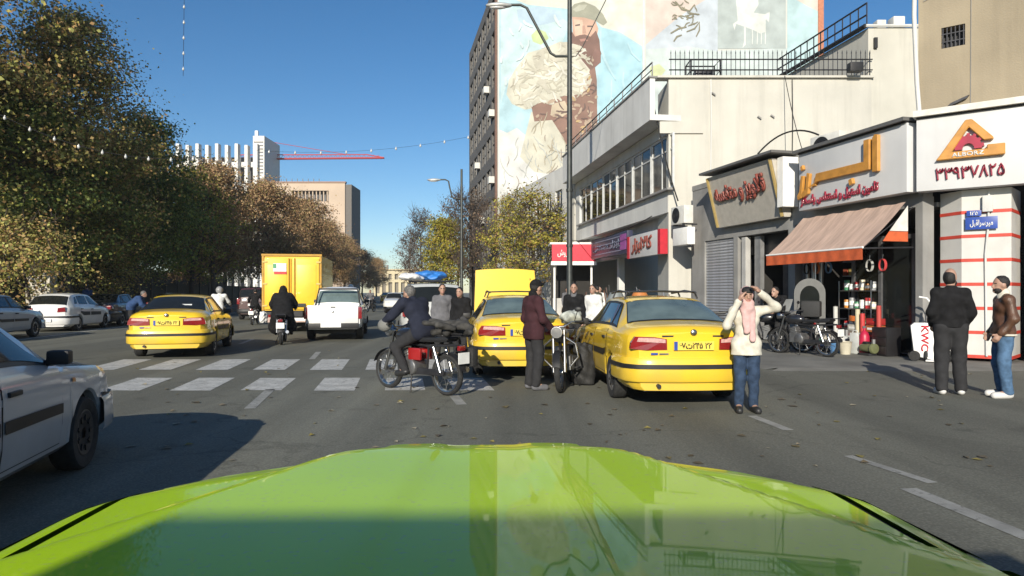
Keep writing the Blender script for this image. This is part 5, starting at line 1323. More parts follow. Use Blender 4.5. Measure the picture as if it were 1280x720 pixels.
# ================================================================== PEOPLE (signed-distance bodies turned into one skin each)
def cloth(name, col, var=.14): return M('cloth_' + name, col, .9, var=var, scale=14, bump=.25, bscale=180, spec=.2)
SKIN = M('skin_tan', (.36, .215, .155), .55, var=.08, scale=20); HAIR = M('hair_black', (.012, .010, .009), .6, var=.3, scale=60, bump=.5, bscale=120); HAIRG = M('hair_grey', (.10, .095, .09), .6, var=.4, scale=60)
LIP = M('skin_lip', (.30, .12, .10), .5); EYE = M('eye_dark', (.02, .015, .012), .3)
STAND = dict(pelvis=(0, 0, .97), chest=(0, .0, 1.30), neck=(0, -.01, 1.47), head=(0, .03, 1.625), shR=(.165, -.01, 1.405), elR=(.215, -.03, 1.12), wrR=(.22, .06, .87), shL=(-.165, -.01, 1.405), elL=(-.215, -.03, 1.12), wrL=(-.22, .06, .87),
             hipR=(.095, 0, .93), knR=(.105, .03, .50), anR=(.11, -.02, .085), hipL=(-.095, 0, .93), knL=(-.105, .03, .50), anL=(-.11, -.02, .085), toeR=(.125, .15, .04), toeL=(-.125, .15, .04))
def hand_prims(el, wr, side, curl=.5, spread=None):
    el, wr = Vector(el), Vector(wr); d = (wr - el).normalized()
    f = spread or Vector((0, 1, 0)); s = d.cross(f)
    s = s.normalized() if s.length > .1 else d.orthogonal().normalized()
    n = s.cross(d).normalized()          # palm plane spanned by d and n; fingers curl towards s
    inw = s if s.x * side < 0 else -s
    pr = [cone(wr, wr + d * .075, .026, .034, 1), cone(wr + d * .03 + n * .018, wr + d * .085 + n * .024, .018, .016), cone(wr + d * .03 - n * .018, wr + d * .085 - n * .024, .018, .016)]
    for i, (o, ln) in enumerate(((.030, .066), (.010, .078), (-.010, .073), (-.029, .058))):
        b = wr + d * .085 + n * o; m = b + (d * math.cos(curl) + inw * math.sin(curl)) * ln * .55; e = m + (d * math.cos(curl * 2.1) + inw * math.sin(curl * 2.1)) * ln * .5
        pr += [cone(b, m, .0105, .0095), cone(m, e, .0095, .008)]
    tb = wr + d * .025 + n * .030; tm = tb + (d * .55 + n * .65 + inw * .25).normalized() * .045
    pr += [cone(tb, tm, .014, .011), cone(tm, tm + (d * .9 + inw * .35).normalized() * .035, .011, .009)]
    return pr
def person(label, loc, rz, H=1.72, J=None, res=.016, top=None, topcol=None, hem=.86, legs=None, legcol=None, shoe=None, hair='short', haircol=None, fat=1.0, sleeve=True, collar=None, extra=None, skirt=None, headyaw=0.0, beard=False, cap=None, helmet=None, group=None, scarf=None, seated=False, curl=.5, skin=None):
    j = {k: Vector(v) for k, v in STAND.items()}
    if J: j.update({k: Vector(v) for k, v in J.items()})
    sc = H / 1.745
    t = thing('person', label, 'person', loc, rz, group, sc)
    sk = skin or SKIN; fat_ = fat
    cy, sy = math.cos(headyaw), math.sin(headyaw)
    hd = j['head']
    def hp(x, y, z): return hd + Vector((x * cy - y * sy, x * sy + y * cy, z))
    dirt = (j['chest'] - j['pelvis']).normalized()
    up = Vector((0, 0, 1))
    def torso(g, legs_too=False):
        p, c, n = j['pelvis'], j['chest'], j['neck']; side = (j['shR'] - j['shL']).normalized(); f = fat_
        w1 = p.lerp(c, .45)
        return [cone(p - side * .06 * f, p + side * .06 * f, .10 * f + g, .10 * f + g, .85), cone(w1 - side * .045 * f, w1 + side * .045 * f, .098 * f + g * .9, .098 * f + g * .9, .85),
                cone(c - side * .062 * f, c + side * .062 * f, .103 * f + g * .8, .103 * f + g * .8, .85), cone(j['shL'], n - up * .05, .052 + g * .7, .06 + g * .5, .95), cone(j['shR'], n - up * .05, .052 + g * .7, .06 + g * .5, .95), cone(c, n, .09 + g * .7, .05 + g * .5), cone(p, c, .10 * f + g, .105 * f + g * .8, .9)]
    def arm(S, g, w=None): return [cone(j['sh' + S], j['el' + S], .050 + g * .75, .041 + g * .7), cone(j['el' + S], j['wr' + S] if w is None else j['el' + S].lerp(j['wr' + S], w), .041 + g * .7, .031 + g * .75)]
    def leg(S, g, e=1.0): return [cone(j['hip' + S], j['kn' + S], .078 * (.6 + .4 * fat_) + g, .054 + g), cone(j['kn' + S], j['kn' + S].lerp(j['an' + S], e), .054 + g, .040 + g)]
    # body: one skin
    body = torso(0) + arm('R', 0) + arm('L', 0) + leg('R', 0) + leg('L', 0) + [cone(j['neck'] - up * .03, hd - up * .06, .056, .052)]
    body += [ball(hp(0, 0, .02), (.076, .096, .108)), ball(hp(0, .03, -.055), (.056, .062, .062)), ball(hp(0, .082, -.095), (.026, .024, .022)), cone(hp(0, .092, .012), hp(0, .112, -.028), .010, .016), ball(hp(.076, -.005, -.01), (.014, .024, .034)), ball(hp(-.076, -.005, -.01), (.014, .024, .034)), ball(hp(0, .086, -.062), (.026, .016, .012))]
    if not (res > .022): body += hand_prims(j['elR'], j['wrR'], 1, curl) + hand_prims(j['elL'], j['wrL'], -1, curl)
    else:
        for S in 'RL': d_ = (j['wr' + S] - j['el' + S]).normalized(); body += [cone(j['wr' + S], j['wr' + S] + d_ * .12, .035, .028)]
    for S in 'RL': body += [cone(j['an' + S], j['toe' + S], .045, .035)]
    e1, e2, mo = hp(.032, .088, .018), hp(-.032, .088, .018), hp(0, .095, -.062)
    def mf(c):
        o = np.zeros(len(c), int)
        for e in (e1, e2): o[np.linalg.norm((c - np.array(e)) / [.018, .03, .010], axis=1) < 1] = 1
        o[np.linalg.norm((c - np.array(mo)) / [.026, .03, .010], axis=1) < 1] = 2
        return o
    link(bpy.data.objects.new('body', sdf_mesh('body', body, min(res, .013) if res < .02 else res, [sk, EYE, LIP], .018, matfn=mf)), t)
    # trousers, shoes
    if legs is not None:
        g = .022 if legcol is None else legcol
        p = j['pelvis']; tr = leg('R', g, .97) + leg('L', g, .97) + [cone(p - Vector((.06, 0, 0)) * fat_, p + Vector((.06, 0, 0)) * fat_, .102 * fat_ + .012, .102 * fat_ + .012, .85), cone(j['hipR'], j['hipL'], .088 * fat_ + .015, .088 * fat_ + .015)]
        if not seated: tr.append(cone(p, p + up * .08, .112 * fat_, .108 * fat_, .85))
        link(bpy.data.objects.new('trousers', sdf_mesh('trousers', tr, res, legs, .03, noise=(.006, 22, 1.3 + loc[0]))), t)
    if shoe is not None:
        for S in 'RL':
            a, b = j['an' + S], j['toe' + S]; z0 = min(a.z - .085, b.z - .04)
            pr = [cone(a - up * .03, b + up * .005, .052, .045), cone(a - up * .04 - (b - a).normalized() * .03, b - up * .005, .045, .043)]
            link(bpy.data.objects.new('shoe', sdf_mesh('shoe', pr, min(res, .014), shoe, .02, cut=(lambda x, y, z, z0=z0: z0 - z + 0 * x + 0 * y) if not seated else None)), t)
    # jacket or coat
    if top is not None:
        g = topcol or .026
        pr = torso(g) + (arm('R', g - .002, .96) + arm('L', g - .002, .96) if sleeve else [])
        p = j['pelvis']; hz = hem
        if hz < p.z - .05 and not seated: pr += [cone(p, Vector((p.x, p.y, hz + .02)), .11 * fat_ + g, (.122 * fat_ if skirt is None else skirt) + g, .85), cone(p - Vector((.055, 0, 0)), p + Vector((.055, 0, 0)), .108 * fat_ + g, .108 * fat_ + g, .85)] + [cone(j['hip' + S_], j['hip' + S_].lerp(j['kn' + S_], max(0, min(1, (j['hip' + S_].z - hz + .02) / (j['hip' + S_].z - j['kn' + S_].z)))), .078 * (.6 + .4 * fat_) + (legcol or .022) + .014, .075 * (.6 + .4 * fat_) + (legcol or .022) + .016) for S_ in 'RL']
        cutf = None
        if not seated or hem > .3:
            nz = j['neck'].z + .045
            cutf = lambda x, y, z: np.maximum((hz - z) + 0 * x + 0 * y, (z - nz) + 0 * x + 0 * y) if not seated else (z - nz - .3) + 0 * x + 0 * y
        # arms raised above the neck must survive the neck cut
        if max(j['elR'].z, j['elL'].z, j['wrR'].z, j['wrL'].z) > j['neck'].z: cutf = lambda x, y, z: (hz - z) + 0 * x + 0 * y - 10 * (np.abs(x) > .32)
        link(bpy.data.objects.new('jacket', sdf_mesh('jacket', pr, res, top, .035, cut=cutf, noise=(.008, 21, .7 + loc[1]))), t)
        if collar is not None: link(bpy.data.objects.new('collar', sdf_mesh('collar', [cone(j['neck'] - up * .015 + Vector((0, .01, 0)), j['neck'] + up * .04, .085, .072)], res, collar, .01)), t)
    hc = haircol or HAIR
    if hair == 'short': link(bpy.data.objects.new('hair', sdf_mesh('hair', [ball(hp(0, -.012, .032), (.083, .101, .106))], min(res, .014), hc, .01, cut=lambda x, y, z: np.minimum(((x - hd.x) * -sy + (y - hd.y) * cy) - .062 - (z - hd.z - .1) * .3, 9) * 1 + np.maximum(0, (hd.z - .035 - z)) * 3 + np.maximum(0, (((x - hd.x) * -sy + (y - hd.y) * cy) - .0)) * np.maximum(0, (hd.z + .045 - z)) * 60, noise=(.004, 90, .3))), t)
    elif hair == 'bald': link(bpy.data.objects.new('hair', sdf_mesh('hair', [ball(hp(0, -.014, -.002), (.081, .099, .112))], min(res, .014), hc, .01, cut=lambda x, y, z: np.maximum(np.maximum(z - hd.z - .075, hd.z - .105 - z), ((x - hd.x) * -sy + (y - hd.y) * cy) - .02))), t)
    if beard: link(bpy.data.objects.new('beard', sdf_mesh('beard', [ball(hp(0, .038, -.075), (.062, .066, .058))], min(res, .014), hc, .01, cut=lambda x, y, z: z - hd.z + .045 + 0 * x + 0 * y)), t)
    if cap is not None: link(bpy.data.objects.new('cap', sdf_mesh('cap', [ball(hp(0, -.005, .045), (.09, .108, .10)), cone(hp(-.05, .10, .06), hp(.05, .10, .06), .02, .02)], min(res, .016), cap, .02, cut=lambda x, y, z: hd.z + .03 - z + 0 * x + 0 * y)), t)
    if helmet is not None: link(bpy.data.objects.new('helmet', sdf_mesh('helmet', [ball(hp(0, -.01, .03), (.125, .145, .14))], .02, helmet, .02, cut=lambda x, y, z: np.minimum(hd.z + .0 - z, 9) - 2 * np.maximum(0, -((x - hd.x) * -sy + (y - hd.y) * cy)))), t)
    if scarf is not None: link(bpy.data.objects.new('headscarf', sdf_mesh('headscarf', scarf[1](hp, j), res, scarf[0], .025, noise=(.006, 34, 2.0), cut=scarf[2](hd) if len(scarf) > 2 else None)), t)
    if extra: extra(t, j, hp)
    return t

BLK = cloth('black', (.011, .011, .012), .3); NAVY = cloth('navy', (.018, .021, .035)); MARO = cloth('maroon', (.045, .018, .022)); CHAR = cloth('charcoal', (.028, .028, .03)); CREAM = cloth('cream', (.56, .53, .45)); JEAN = cloth('jeans', (.03, .05, .09), .3)
JEANL = cloth('jeans_light', (.07, .13, .22), .3); PINK = cloth('pink', (.55, .36, .34)); BROWN = M('leather_brown', (.085, .04, .022), .45, var=.3, scale=12, bump=.3, bscale=60); BLUEJ = cloth('blue', (.03, .06, .14)); WHITEC = cloth('white', (.6, .6, .58)); GREYC = cloth('grey', (.12, .12, .13)); SHOEW = M('shoe_white', (.55, .54, .52), .6); SHOEK = M('shoe_black', (.02, .02, .02), .5); OLIVE = cloth('olive', (.07, .065, .045))

# woman shading her eyes, facing the camera
def scarf_w(hp, j): return [ball(hp(0, -.02, .02), (.094, .112, .118)), ball(hp(0, .03, -.10), (.085, .09, .07)), cone(hp(0, .02, -.12), j['neck'] + Vector((0, .06, -.02)), .085, .11), cone(j['neck'] + Vector((.03, .11, -.03)), Vector((.03, .165, 1.14)), .07, .045, .6), cone(j['neck'] + Vector((-.05, .10, -.05)), Vector((-.05, .16, 1.02)), .05, .04, .6)]
person('woman in cream jacket and pink headscarf shading her eyes from the sun', (2.93, 8.5, 0), R(174), 1.56,
       dict(elR=(.30, .14, 1.22), wrR=(.14, .17, 1.55), elL=(-.40, .06, 1.46), wrL=(-.13, .19, 1.68), anR=(.10, -.02, .085), anL=(-.10, -.02, .085), hipL=(-.09, 0, .93), knL=(-.09, .03, .5), knR=(.09, .03, .5)),
       .0125, CREAM, .024, .80, JEAN, .024, SHOEK, None, fat=.96, skirt=.155, curl=.25,
       scarf=(PINK, scarf_w, lambda hd: (lambda x, y, z: .105 - np.sqrt((x - hd.x) ** 2 * 2.6 + (y - hd.y - .13) ** 2 * .6 + (z - hd.z - .01) ** 2 * 1.2))),
       extra=lambda t, j, hp: link(bpy.data.objects.new('fringe_hair', sdf_mesh('hair', [ball(hp(0, .01, .06), (.082, .092, .07))], .012, HAIR, .01)), t))
# man in maroon jacket pushing the motorbike
person('man in maroon jacket and dark cap holding the handlebar of a motorbike', (.33, 10.45, 0), R(-62), 1.70,
       dict(elR=(.26, .02, 1.12), wrR=(.20, .22, .96), elL=(-.25, -.02, 1.12), wrL=(-.20, .24, .97), head=(0, .05, 1.60)), .013, MARO, .034, .80, CHAR, .03, GREYC, 'short', cap=BLK, headyaw=.2, collar=BLK)
# bystanders behind
person('man in black jacket facing the camera between the taxis', (1.42, 15.6, 0), R(172), 1.70, None, .018, BLK, .034, .84, CHAR, .03, SHOEK, 'short', collar=GREYC)
person('person in white coat behind the yellow taxi front', (2.05, 17.2, 0), R(150), 1.68, None, .022, WHITEC, .034, .80, CHAR, .03, SHOEK, 'short')
person('man in grey jacket standing left of the raised yellow bonnet', (-1.62, 15.8, 0), R(190), 1.68, None, .022, GREYC, .034, .8, CHAR, .03, SHOEK, 'short')
person('person in black coat close to the taxi with raised bonnet', (-1.15, 15.2, 0), R(160), 1.62, dict(head=(0, .06, 1.6)), .022, BLK, .04, .55, CHAR, .03, SHOEK, 'short')
# two men on the right
person('balding man in black sweatshirt seen from behind', (6.42, 9.95, 0), R(-20), 1.84,
       dict(elR=(.235, -.04, 1.13), wrR=(.19, .15, .95), elL=(-.235, -.04, 1.13), wrL=(-.19, .15, .95), anR=(.12, .0, .085), anL=(-.12, -.06, .085), toeL=(-.14, .11, .04)), .0125, BLK, .036, .93, CHAR, .036, SHOEW, 'bald', fat=1.08, headyaw=-.75, beard=True)
person('bearded man in brown leather jacket and blue jeans', (6.98, 9.66, 0), R(72), 1.72,
       dict(elR=(.24, -.05, 1.14), wrR=(.20, .10, .92), elL=(-.24, -.05, 1.14), wrL=(-.20, .10, .92)), .0125, BROWN, .034, .90, JEANL, .03, SHOEW, 'short', headyaw=.1, beard=True, collar=CREAM,
       extra=lambda t, j, hp: link(bpy.data.objects.new('jacket_lining', sdf_mesh('jacket_lining', [cone((-.08, 0, .915), (.08, 0, .915), .165, .165, .85)], .014, CREAM, .02, cut=lambda x, y, z: np.maximum(.895 - z, z - .925) + 0 * x + 0 * y)), t))
person('man in dark clothes bending over beside the parked motorbike', (6.6, 16.6, 0), R(120), 1.72, dict(chest=(0, .12, 1.26), neck=(0, .2, 1.40), head=(0, .27, 1.52), shR=(.18, .17, 1.37), shL=(-.18, .17, 1.37), elR=(.24, .3, 1.12), wrR=(.18, .5, 1.05), elL=(-.24, .3, 1.12), wrL=(-.18, .5, 1.05)), .018, BLK, .034, .8, CHAR, .03, SHOEK, 'short')
# far side
person('stooping man in blue jacket beside the dark parked car', (*P(164, 395, 25.5)[:2], 0), R(-70), 1.74, dict(chest=(0, .22, 1.20), neck=(0, .34, 1.32), head=(0, .42, 1.42), shR=(.19, .28, 1.30), shL=(-.19, .28, 1.30), elR=(.25, .38, 1.04), wrR=(.2, .52, .9), elL=(-.25, .38, 1.04), wrL=(-.2, .52, .9)), .024, BLUEJ, .06, .82, CHAR, .03, SHOEK, 'short', haircol=HAIRG, fat=1.15)
person('pedestrian in grey-blue on the far pavement behind the white hatchback', (*P(109, 380, 33)[:2], .14), R(60), 1.72, None, .026, BLUEJ, .03, .82, CHAR, .03, SHOEK, 'short')

# ================================================================== MOTORBIKES
def spoke_wheel(r, w):
    ty = MB().lathe([(r * .82, -w / 2 * .7), (r * .92, -w / 2), (r * .98, -w / 3), (r, 0), (r * .98, w / 3), (r * .92, w / 2), (r * .82, w / 2 * .7), (r * .82, -w / 2 * .7)], 28, (0, 0, 0), 'X').mesh('tyre', RUBBER, 40)
    rm = MB().lathe([(r * .77, -w / 2 * .6), (r * .83, -w / 2 * .7), (r * .83, w / 2 * .7), (r * .77, w / 2 * .6), (r * .77, -w / 2 * .6)], 28, (0, 0, 0), 'X')
    rm.lathe([(.001, -.06), (.055, -.055), (.06, 0), (.055, .055), (.001, .06)], 14, (0, 0, 0), 'X')
    for i in range(18):
        a = 2 * math.pi * i / 18 + .1; s = 1 if i % 2 else -1; rm.tube([(s * .045, math.cos(a) * .04, math.sin(a) * .04), (0, math.cos(a + .25 * s) * r * .79, math.sin(a + .25 * s) * r * .79)], .004, 4)
    return ty, rm.mesh('rim', CHROME, 40)
BW = spoke_wheel(.30, .085)
def arc(cy, cz, r, a0, a1, n=10): return [(0, cy + r * math.cos(a0 + (a1 - a0) * i / n), cz + r * math.sin(a0 + (a1 - a0) * i / n)) for i in range(n + 1)]
def fender(a0, a1, cy, cz, r, w, mat, parent):
    pts = arc(cy, cz, r, a0, a1, 14); rows = [[(x, p[1] + (.02 if False else 0), p[2] - abs(x) * .25) for x in (-w / 2, -w / 4, 0, w / 4, w / 2)] for p in pts]
    return MB().grid(rows).build('mudguard', mat, parent, 50)
def motorbike(label, loc, rz, tank=None, group='motorbikes', steer=0.0, box=None, screen=False, plate=PLATE_W, scale=1.0, tilt=0.0):
    t = thing('motorbike', label, 'motorbike', loc, rz, group, scale)
    if tilt: t.rotation_euler = (0, tilt, rz)
    tm = tank or M('tank_red', (.30, .015, .015), .3, coat=1)
    for y in (-.62, .64):
        w = bpy.data.objects.new('wheel', None); link(w, t); w.location = (0, y, .30); w.empty_display_size = .1
        link(bpy.data.objects.new('tyre', BW[0]), w); link(bpy.data.objects.new('rim', BW[1]), w)
    f = MB()
    f.tube([(0, .42, .86), (0, .18, .72), (0, -.2, .70), (0, -.5, .72), (0, -.85, .74)], .022, 6); f.tube([(0, .42, .84), (0, .30, .40), (0, .12, .30), (0, -.2, .32), (0, -.24, .68)], .02, 6)
    for s in (-1, 1): f.tube([(s * .06, -.2, .34), (s * .08, -.62, .30)], .018, 6); f.tube([(s * .10, -.3, .70), (s * .11, -.9, .74)], .013, 6)
    f.build('frame', DARKSTEEL, t, 50)
    MB().ell((0, .22, .83), (.13, .27, .125), 14, 10).build('fuel_tank', tm, t, 60)
    m = MB().prism([(.0, .78), (-.1, .83), (-.45, .84), (-.72, .87), (-.78, .84), (-.7, .78), (-.2, .76)], -.12, .12, 'YZ'); m.build('seat', M('seat_vinyl', (.015, .015, .016), .5, bump=.2), t, 40, .03)
    e = MB().box((0, .12, .40), (.26, .30, .22)); e.box((0, .20, .55), (.18, .17, .18), rx=-.3)
    for k in range(5): e.box((0, .17 + .02 * k, .49 + .035 * k), (.21, .20, .012), rx=-.3)
    e.lathe([(.11, -.15), (.12, -.12), (.12, .12), (.11, .15)], 14, (0, .02, .38), 'X'); e.build('engine', M('engine_alloy', (.18, .18, .18), .45, .7, .3), t, 40, .008, 1)
    tubo('exhaust', [(.1, .28, .52), (.13, .34, .36), (.15, .2, .24), (.16, -.1, .25), (.16, -.3, .29)], .022, CHROME, t); tubo('silencer', [(.17, -.25, .29), (.18, -.85, .38)], [.035, .045], CHROME, t, 12)
    for s in (-1, 1):
        tubo('fork_leg', [(s * .085, .64, .30), (s * .085, .50, .68), (s * .085, .43, .92)], [.026, .024, .02], CHROME, t); tubo('shock_absorber', [(s * .12, -.60, .34), (s * .12, -.46, .70)], .03, CHROME, t); tubo('footpeg', [(s * .1, .02, .30), (s * .26, .0, .30)], .015, BLACK, t, 6)
    tubo('handlebar', [(-.36, .26, 1.02), (-.20, .34, 1.03), (-.08, .42, .97), (.08, .42, .97), (.20, .34, 1.03), (.36, .26, 1.02)], .013, CHROME, t)
    for s in (-1, 1): tubo('grip', [(s * .24, .32, 1.03), (s * .38, .25, 1.02)], .02, BLACK, t); tubo('mirror_stem', [(s * .24, .33, 1.04), (s * .30, .34, 1.20)], .006, BLACK, t, 5); MB().ell((s * .31, .34, 1.22), (.06, .015, .04), 10, 6).build('mirror', BLACK, t, 60)
    MB().lathe([(.001, .66), (.085, .655), (.09, .64), (.085, .56), (.05, .50), (.001, .49)], 16, (0, 0, .90), 'Y').build('headlight', CHROME, t, 50); MB().lathe([(.001, .665), (.078, .66), (.078, .65)], 16, (0, 0, .90), 'Y').build('headlight_glass', M('bike_lens', (.16, .16, .16), .2, coat=.5), t, 50)
    fender(.35, 2.3, .64, .30, .335, .11, tm if tank is None else BLACK, t); fender(.9, 2.9, -.62, .30, .335, .12, BLACK, t)
    boxo('tail_light', (0, -.90, .70), (.12, .06, .07), RED_LENS, t, .01); boxo('number_plate', (0, -.95, .56), (.22, .01, .16), plate, t)
    tubo('kick_stand', [(-.1, .02, .28), (-.2, -.06, .02)], .012, BLACK, t, 6); boxo('chain_case', (-.09, -.33, .33), (.03, .62, .09), DARKSTEEL, t, .01)
    rk = MB()
    for s in (-1, 1): rk.tube([(s * .11, -.5, .86), (s * .11, -1.0, .88)], .01, 5)
    for y in (-.65, -.8, -1.0): rk.tube([(-.11, y, .87), (.11, y, .87)], .008, 5)
    rk.build('luggage_rack', DARKSTEEL, t)
    if screen: MB().grid([[(x * (1 - .25 * f * f), .50 - .14 * f - .25 * x * x, 1.0 + .30 * f) for x in np.linspace(-.17, .17, 9)] for f in np.linspace(0, 1, 7)]).build('wind_shield', M('screen_acrylic', (.35, .36, .36), .2, coat=.5), t, 60)
    if box: boxo('carrier_box', (0, -.82, 1.06), (.46, .42, .38), box, t, .03)
    return t
RIDE = dict(pelvis=(0, -.12, .92), chest=(0, -.02, 1.24), neck=(0, .04, 1.40), head=(0, .09, 1.54), shR=(.19, .03, 1.36), shL=(-.19, .03, 1.36), elR=(.30, .16, 1.14), wrR=(.32, .26, 1.06), elL=(-.30, .16, 1.14), wrL=(-.32, .26, 1.06),
            hipR=(.10, -.08, .88), knR=(.22, .26, .68), anR=(.20, .06, .34), toeR=(.22, .20, .28), hipL=(-.10, -.08, .88), knL=(-.22, .26, .68), anL=(-.20, .06, .34), toeL=(-.22, .20, .28))
KB = M('tank_black', (.015, .015, .017), .3, coat=1)
# navy rider in the middle
motorbike('old motorbike with red side cover and loaded rear rack crossing the street', (-1.42, 10.24, 0), R(51), KB, None, scale=1.0)
mb_ = [o for o in COL.objects if o.name.startswith('motorbike') and o.type == 'EMPTY'][-1]
boxo('side_cover', (-.11, -.06, .58), (.05, .26, .18), M('tank_red', (.30, .015, .015), .3, coat=1), mb_, .02); boxo('side_cover', (.11, -.06, .58), (.05, .26, .18), MATS['tank_red'], mb_, .02)
MB().ell((-.30, .40, 1.0), (.09, .13, .10), 12, 8).build('hand_muff', M('muff_grey', (.16, .16, .15), .7, bump=.4), mb_, 60); MB().ell((.30, .40, 1.0), (.09, .13, .10), 12, 8).build('hand_muff', MATS['muff_grey'], mb_, 60)
M('bag_black', (.02, .02, .02), .7, bump=.4); boxo('saddle_bag', (.22, -.80, .56), (.13, .36, .28), MATS['bag_black'], mb_, .04)
rr = random.Random(5)
lp_ = []
for k in range(16):
    y0, z0, x0 = rr.uniform(-1.15, -.6), rr.uniform(.92, 1.05), rr.uniform(-.2, .2); lp_.append(cone((x0, y0, z0), (x0 + rr.uniform(-.2, .2), y0 + rr.uniform(.1, .3), z0 + rr.uniform(-.05, .05)), rr.uniform(.03, .06), rr.uniform(.03, .06)))
ldo = link(bpy.data.objects.new('strapped_load', sdf_mesh('strapped_load', lp_, .014, M('load_dark', (.035, .033, .03), .8, var=.7, scale=9), .012, noise=(.008, 40, 2))))
ldo.location = (-1.42, 10.24, 0); ldo.rotation_euler = (0, 0, R(51)); tag(ldo, 'bundle of dark cloth and straps tied on the rear rack', 'bundle')
person('rider in navy jacket leaning over the old motorbike', (-1.42, 10.24, 0), R(51), 1.745, dict(RIDE, chest=(0, .02, 1.22), neck=(0, .12, 1.37), head=(0, .19, 1.47), shR=(.2, .1, 1.33), shL=(-.2, .1, 1.33), elR=(.30, .26, 1.14), wrR=(.30, .42, 1.03), elL=(-.30, .26, 1.14), wrL=(-.30, .42, 1.03)), .014, NAVY, .045, .2, CHAR, .022, SHOEK, 'short', haircol=HAIRG, seated=True, fat=1.1)
# rider in black chador
motorbike('small motorbike ridden by the figure in black towards the pickup', (-6.70, 19.9, 0), R(14), KB, 'motorbikes in the traffic')
def chador(hp, j): return [ball(hp(0, -.02, .02), (.11, .125, .135)), cone(hp(0, -.04, -.06), j['chest'], .13, .24, .8), cone(j['chest'], Vector((0, -.22, .80)), .25, .33, .8), cone(Vector((-.05, -.2, .8)), Vector((-.2, -.1, .48)), .26, .20, .8), cone(Vector((.05, -.2, .8)), Vector((.22, -.1, .50)), .26, .18, .8), cone(j['shL'], j['elL'], .12, .11), cone(j['elL'], j['wrL'], .11, .07), cone(j['shR'], j['elR'], .12, .11), cone(j['elR'], j['wrR'], .11, .07)]
person('figure wrapped in a long black cloak riding a small motorbike', (-6.70, 19.9, 0), R(14), 1.745, RIDE, .022, BLK, .03, .2, CHAR, .025, SHOEK, None, seated=True, scarf=(BLK, chador))
tag(tarp('carrier_bag', 'white plastic bag hanging beside the black-cloaked rider', 'bag', (-7.35, 20.1, .72), (.12, .16, .24), WHITE, 9), group=None)
# further riders
motorbike('motorbike with white number plate between taxi and box truck', (-11.9, 31.5, 0), R(10), KB, 'motorbikes in the traffic')
person('rider in black on the motorbike beside the maroon wagon', (-11.9, 31.5, 0), R(10), 1.745, RIDE, .026, BLK, .04, .2, CHAR, .025, SHOEK, 'short', seated=True)
motorbike('motorbike passing the yellow taxi on its far side', (-10.6, 24.6, 0), R(12), KB, 'motorbikes in the traffic')
person('rider in white shirt and grey helmet beyond the yellow taxi', (-10.6, 24.6, 0), R(12), 1.745, RIDE, .026, WHITEC, .03, .2, CHAR, .025, SHOEK, None, seated=True, helmet=M('helmet_grey', (.25, .25, .25), .4))
motorbike('motorbike ahead of the pickup cab', (-7.35, 31, 0), R(10), KB, 'motorbikes in the traffic')
person('rider with white helmet seen above the pickup roof', (-7.35, 31, 0), R(10), 1.9, RIDE, .028, GREYC, .04, .2, CHAR, .025, SHOEK, None, seated=True, helmet=M('helmet_white', (.65, .65, .63), .4))
motorbike('parked motorbike facing the camera far up the street', (-10.6, 51, 0), R(170), KB, 'motorbikes in the traffic')
motorbike('motorbike in the distance right of the white car', (-7.8, 56, 0), R(150), None, 'motorbikes in the traffic')
person('rider in dark jacket on a distant motorbike facing the camera', (-10.6, 51, 0), R(170), 1.745, RIDE, .03, GREYC, .04, .2, CHAR, .025, SHOEK, 'short', seated=True)
motorbike('motorbike with luggage held by the man in maroon', (.86, 10.75, 0), R(168), M('tank_grey', (.10, .10, .10), .4, coat=.6), 'motorbikes near the taxis', tilt=R(4))
mb_ = [o for o in COL.objects if o.name.startswith('motorbike') and o.type == 'EMPTY'][-1]
for s in (-1, 1): tubo('leg_shield_bar', [(s * .10, .42, .80), (s * .24, .40, .70), (s * .27, .40, .50), (s * .14, .40, .36)], .018, CHROME, mb_)
tarp('luggage_bag', 'black upright bag standing between motorbike and taxi', 'bag', (1.15, 11.0, .27), (.19, .17, .46), M('bag_black', (.012, .012, .012), .75), 13)
t = tarp('helmet_bundle', 'pale cloth bundle lying on the motorbike between the taxis', 'bundle', (.98, 11.3, 1.06), (.20, .24, .15), M('bundle_pale', (.36, .38, .34), .7, var=.4, scale=10), 4)
PKG = 'motorbikes parked outside the shops'
motorbike('black motorbike with wind shield parked in front of the tool shop', (6.80, 15.9, .03), R(32), KB, PKG, screen=True, scale=1.0)
motorbike('black motorbike with carrier box parked behind the wind-shield one', (6.55, 16.9, .03), R(60), KB, PKG, box=M('bag_black', (.02, .02, .02), .7))
motorbike('motorbike parked before the grey roller shutter', (6.05, 21.6, .03), R(70), KB, PKG)
motorbike('motorbike parked next to the shutter behind the taxi roof', (5.2, 22.6, .03), R(110), M('tank_grey', (.1, .1, .1)), PKG)
motorbike('motorbike parked under the white sign with red ends', (4.4, 27.0, .03), R(75), KB, PKG)
motorbike('motorbike parked under the dark blue sign', (3.7, 29.5, .03), R(85), None, PKG)
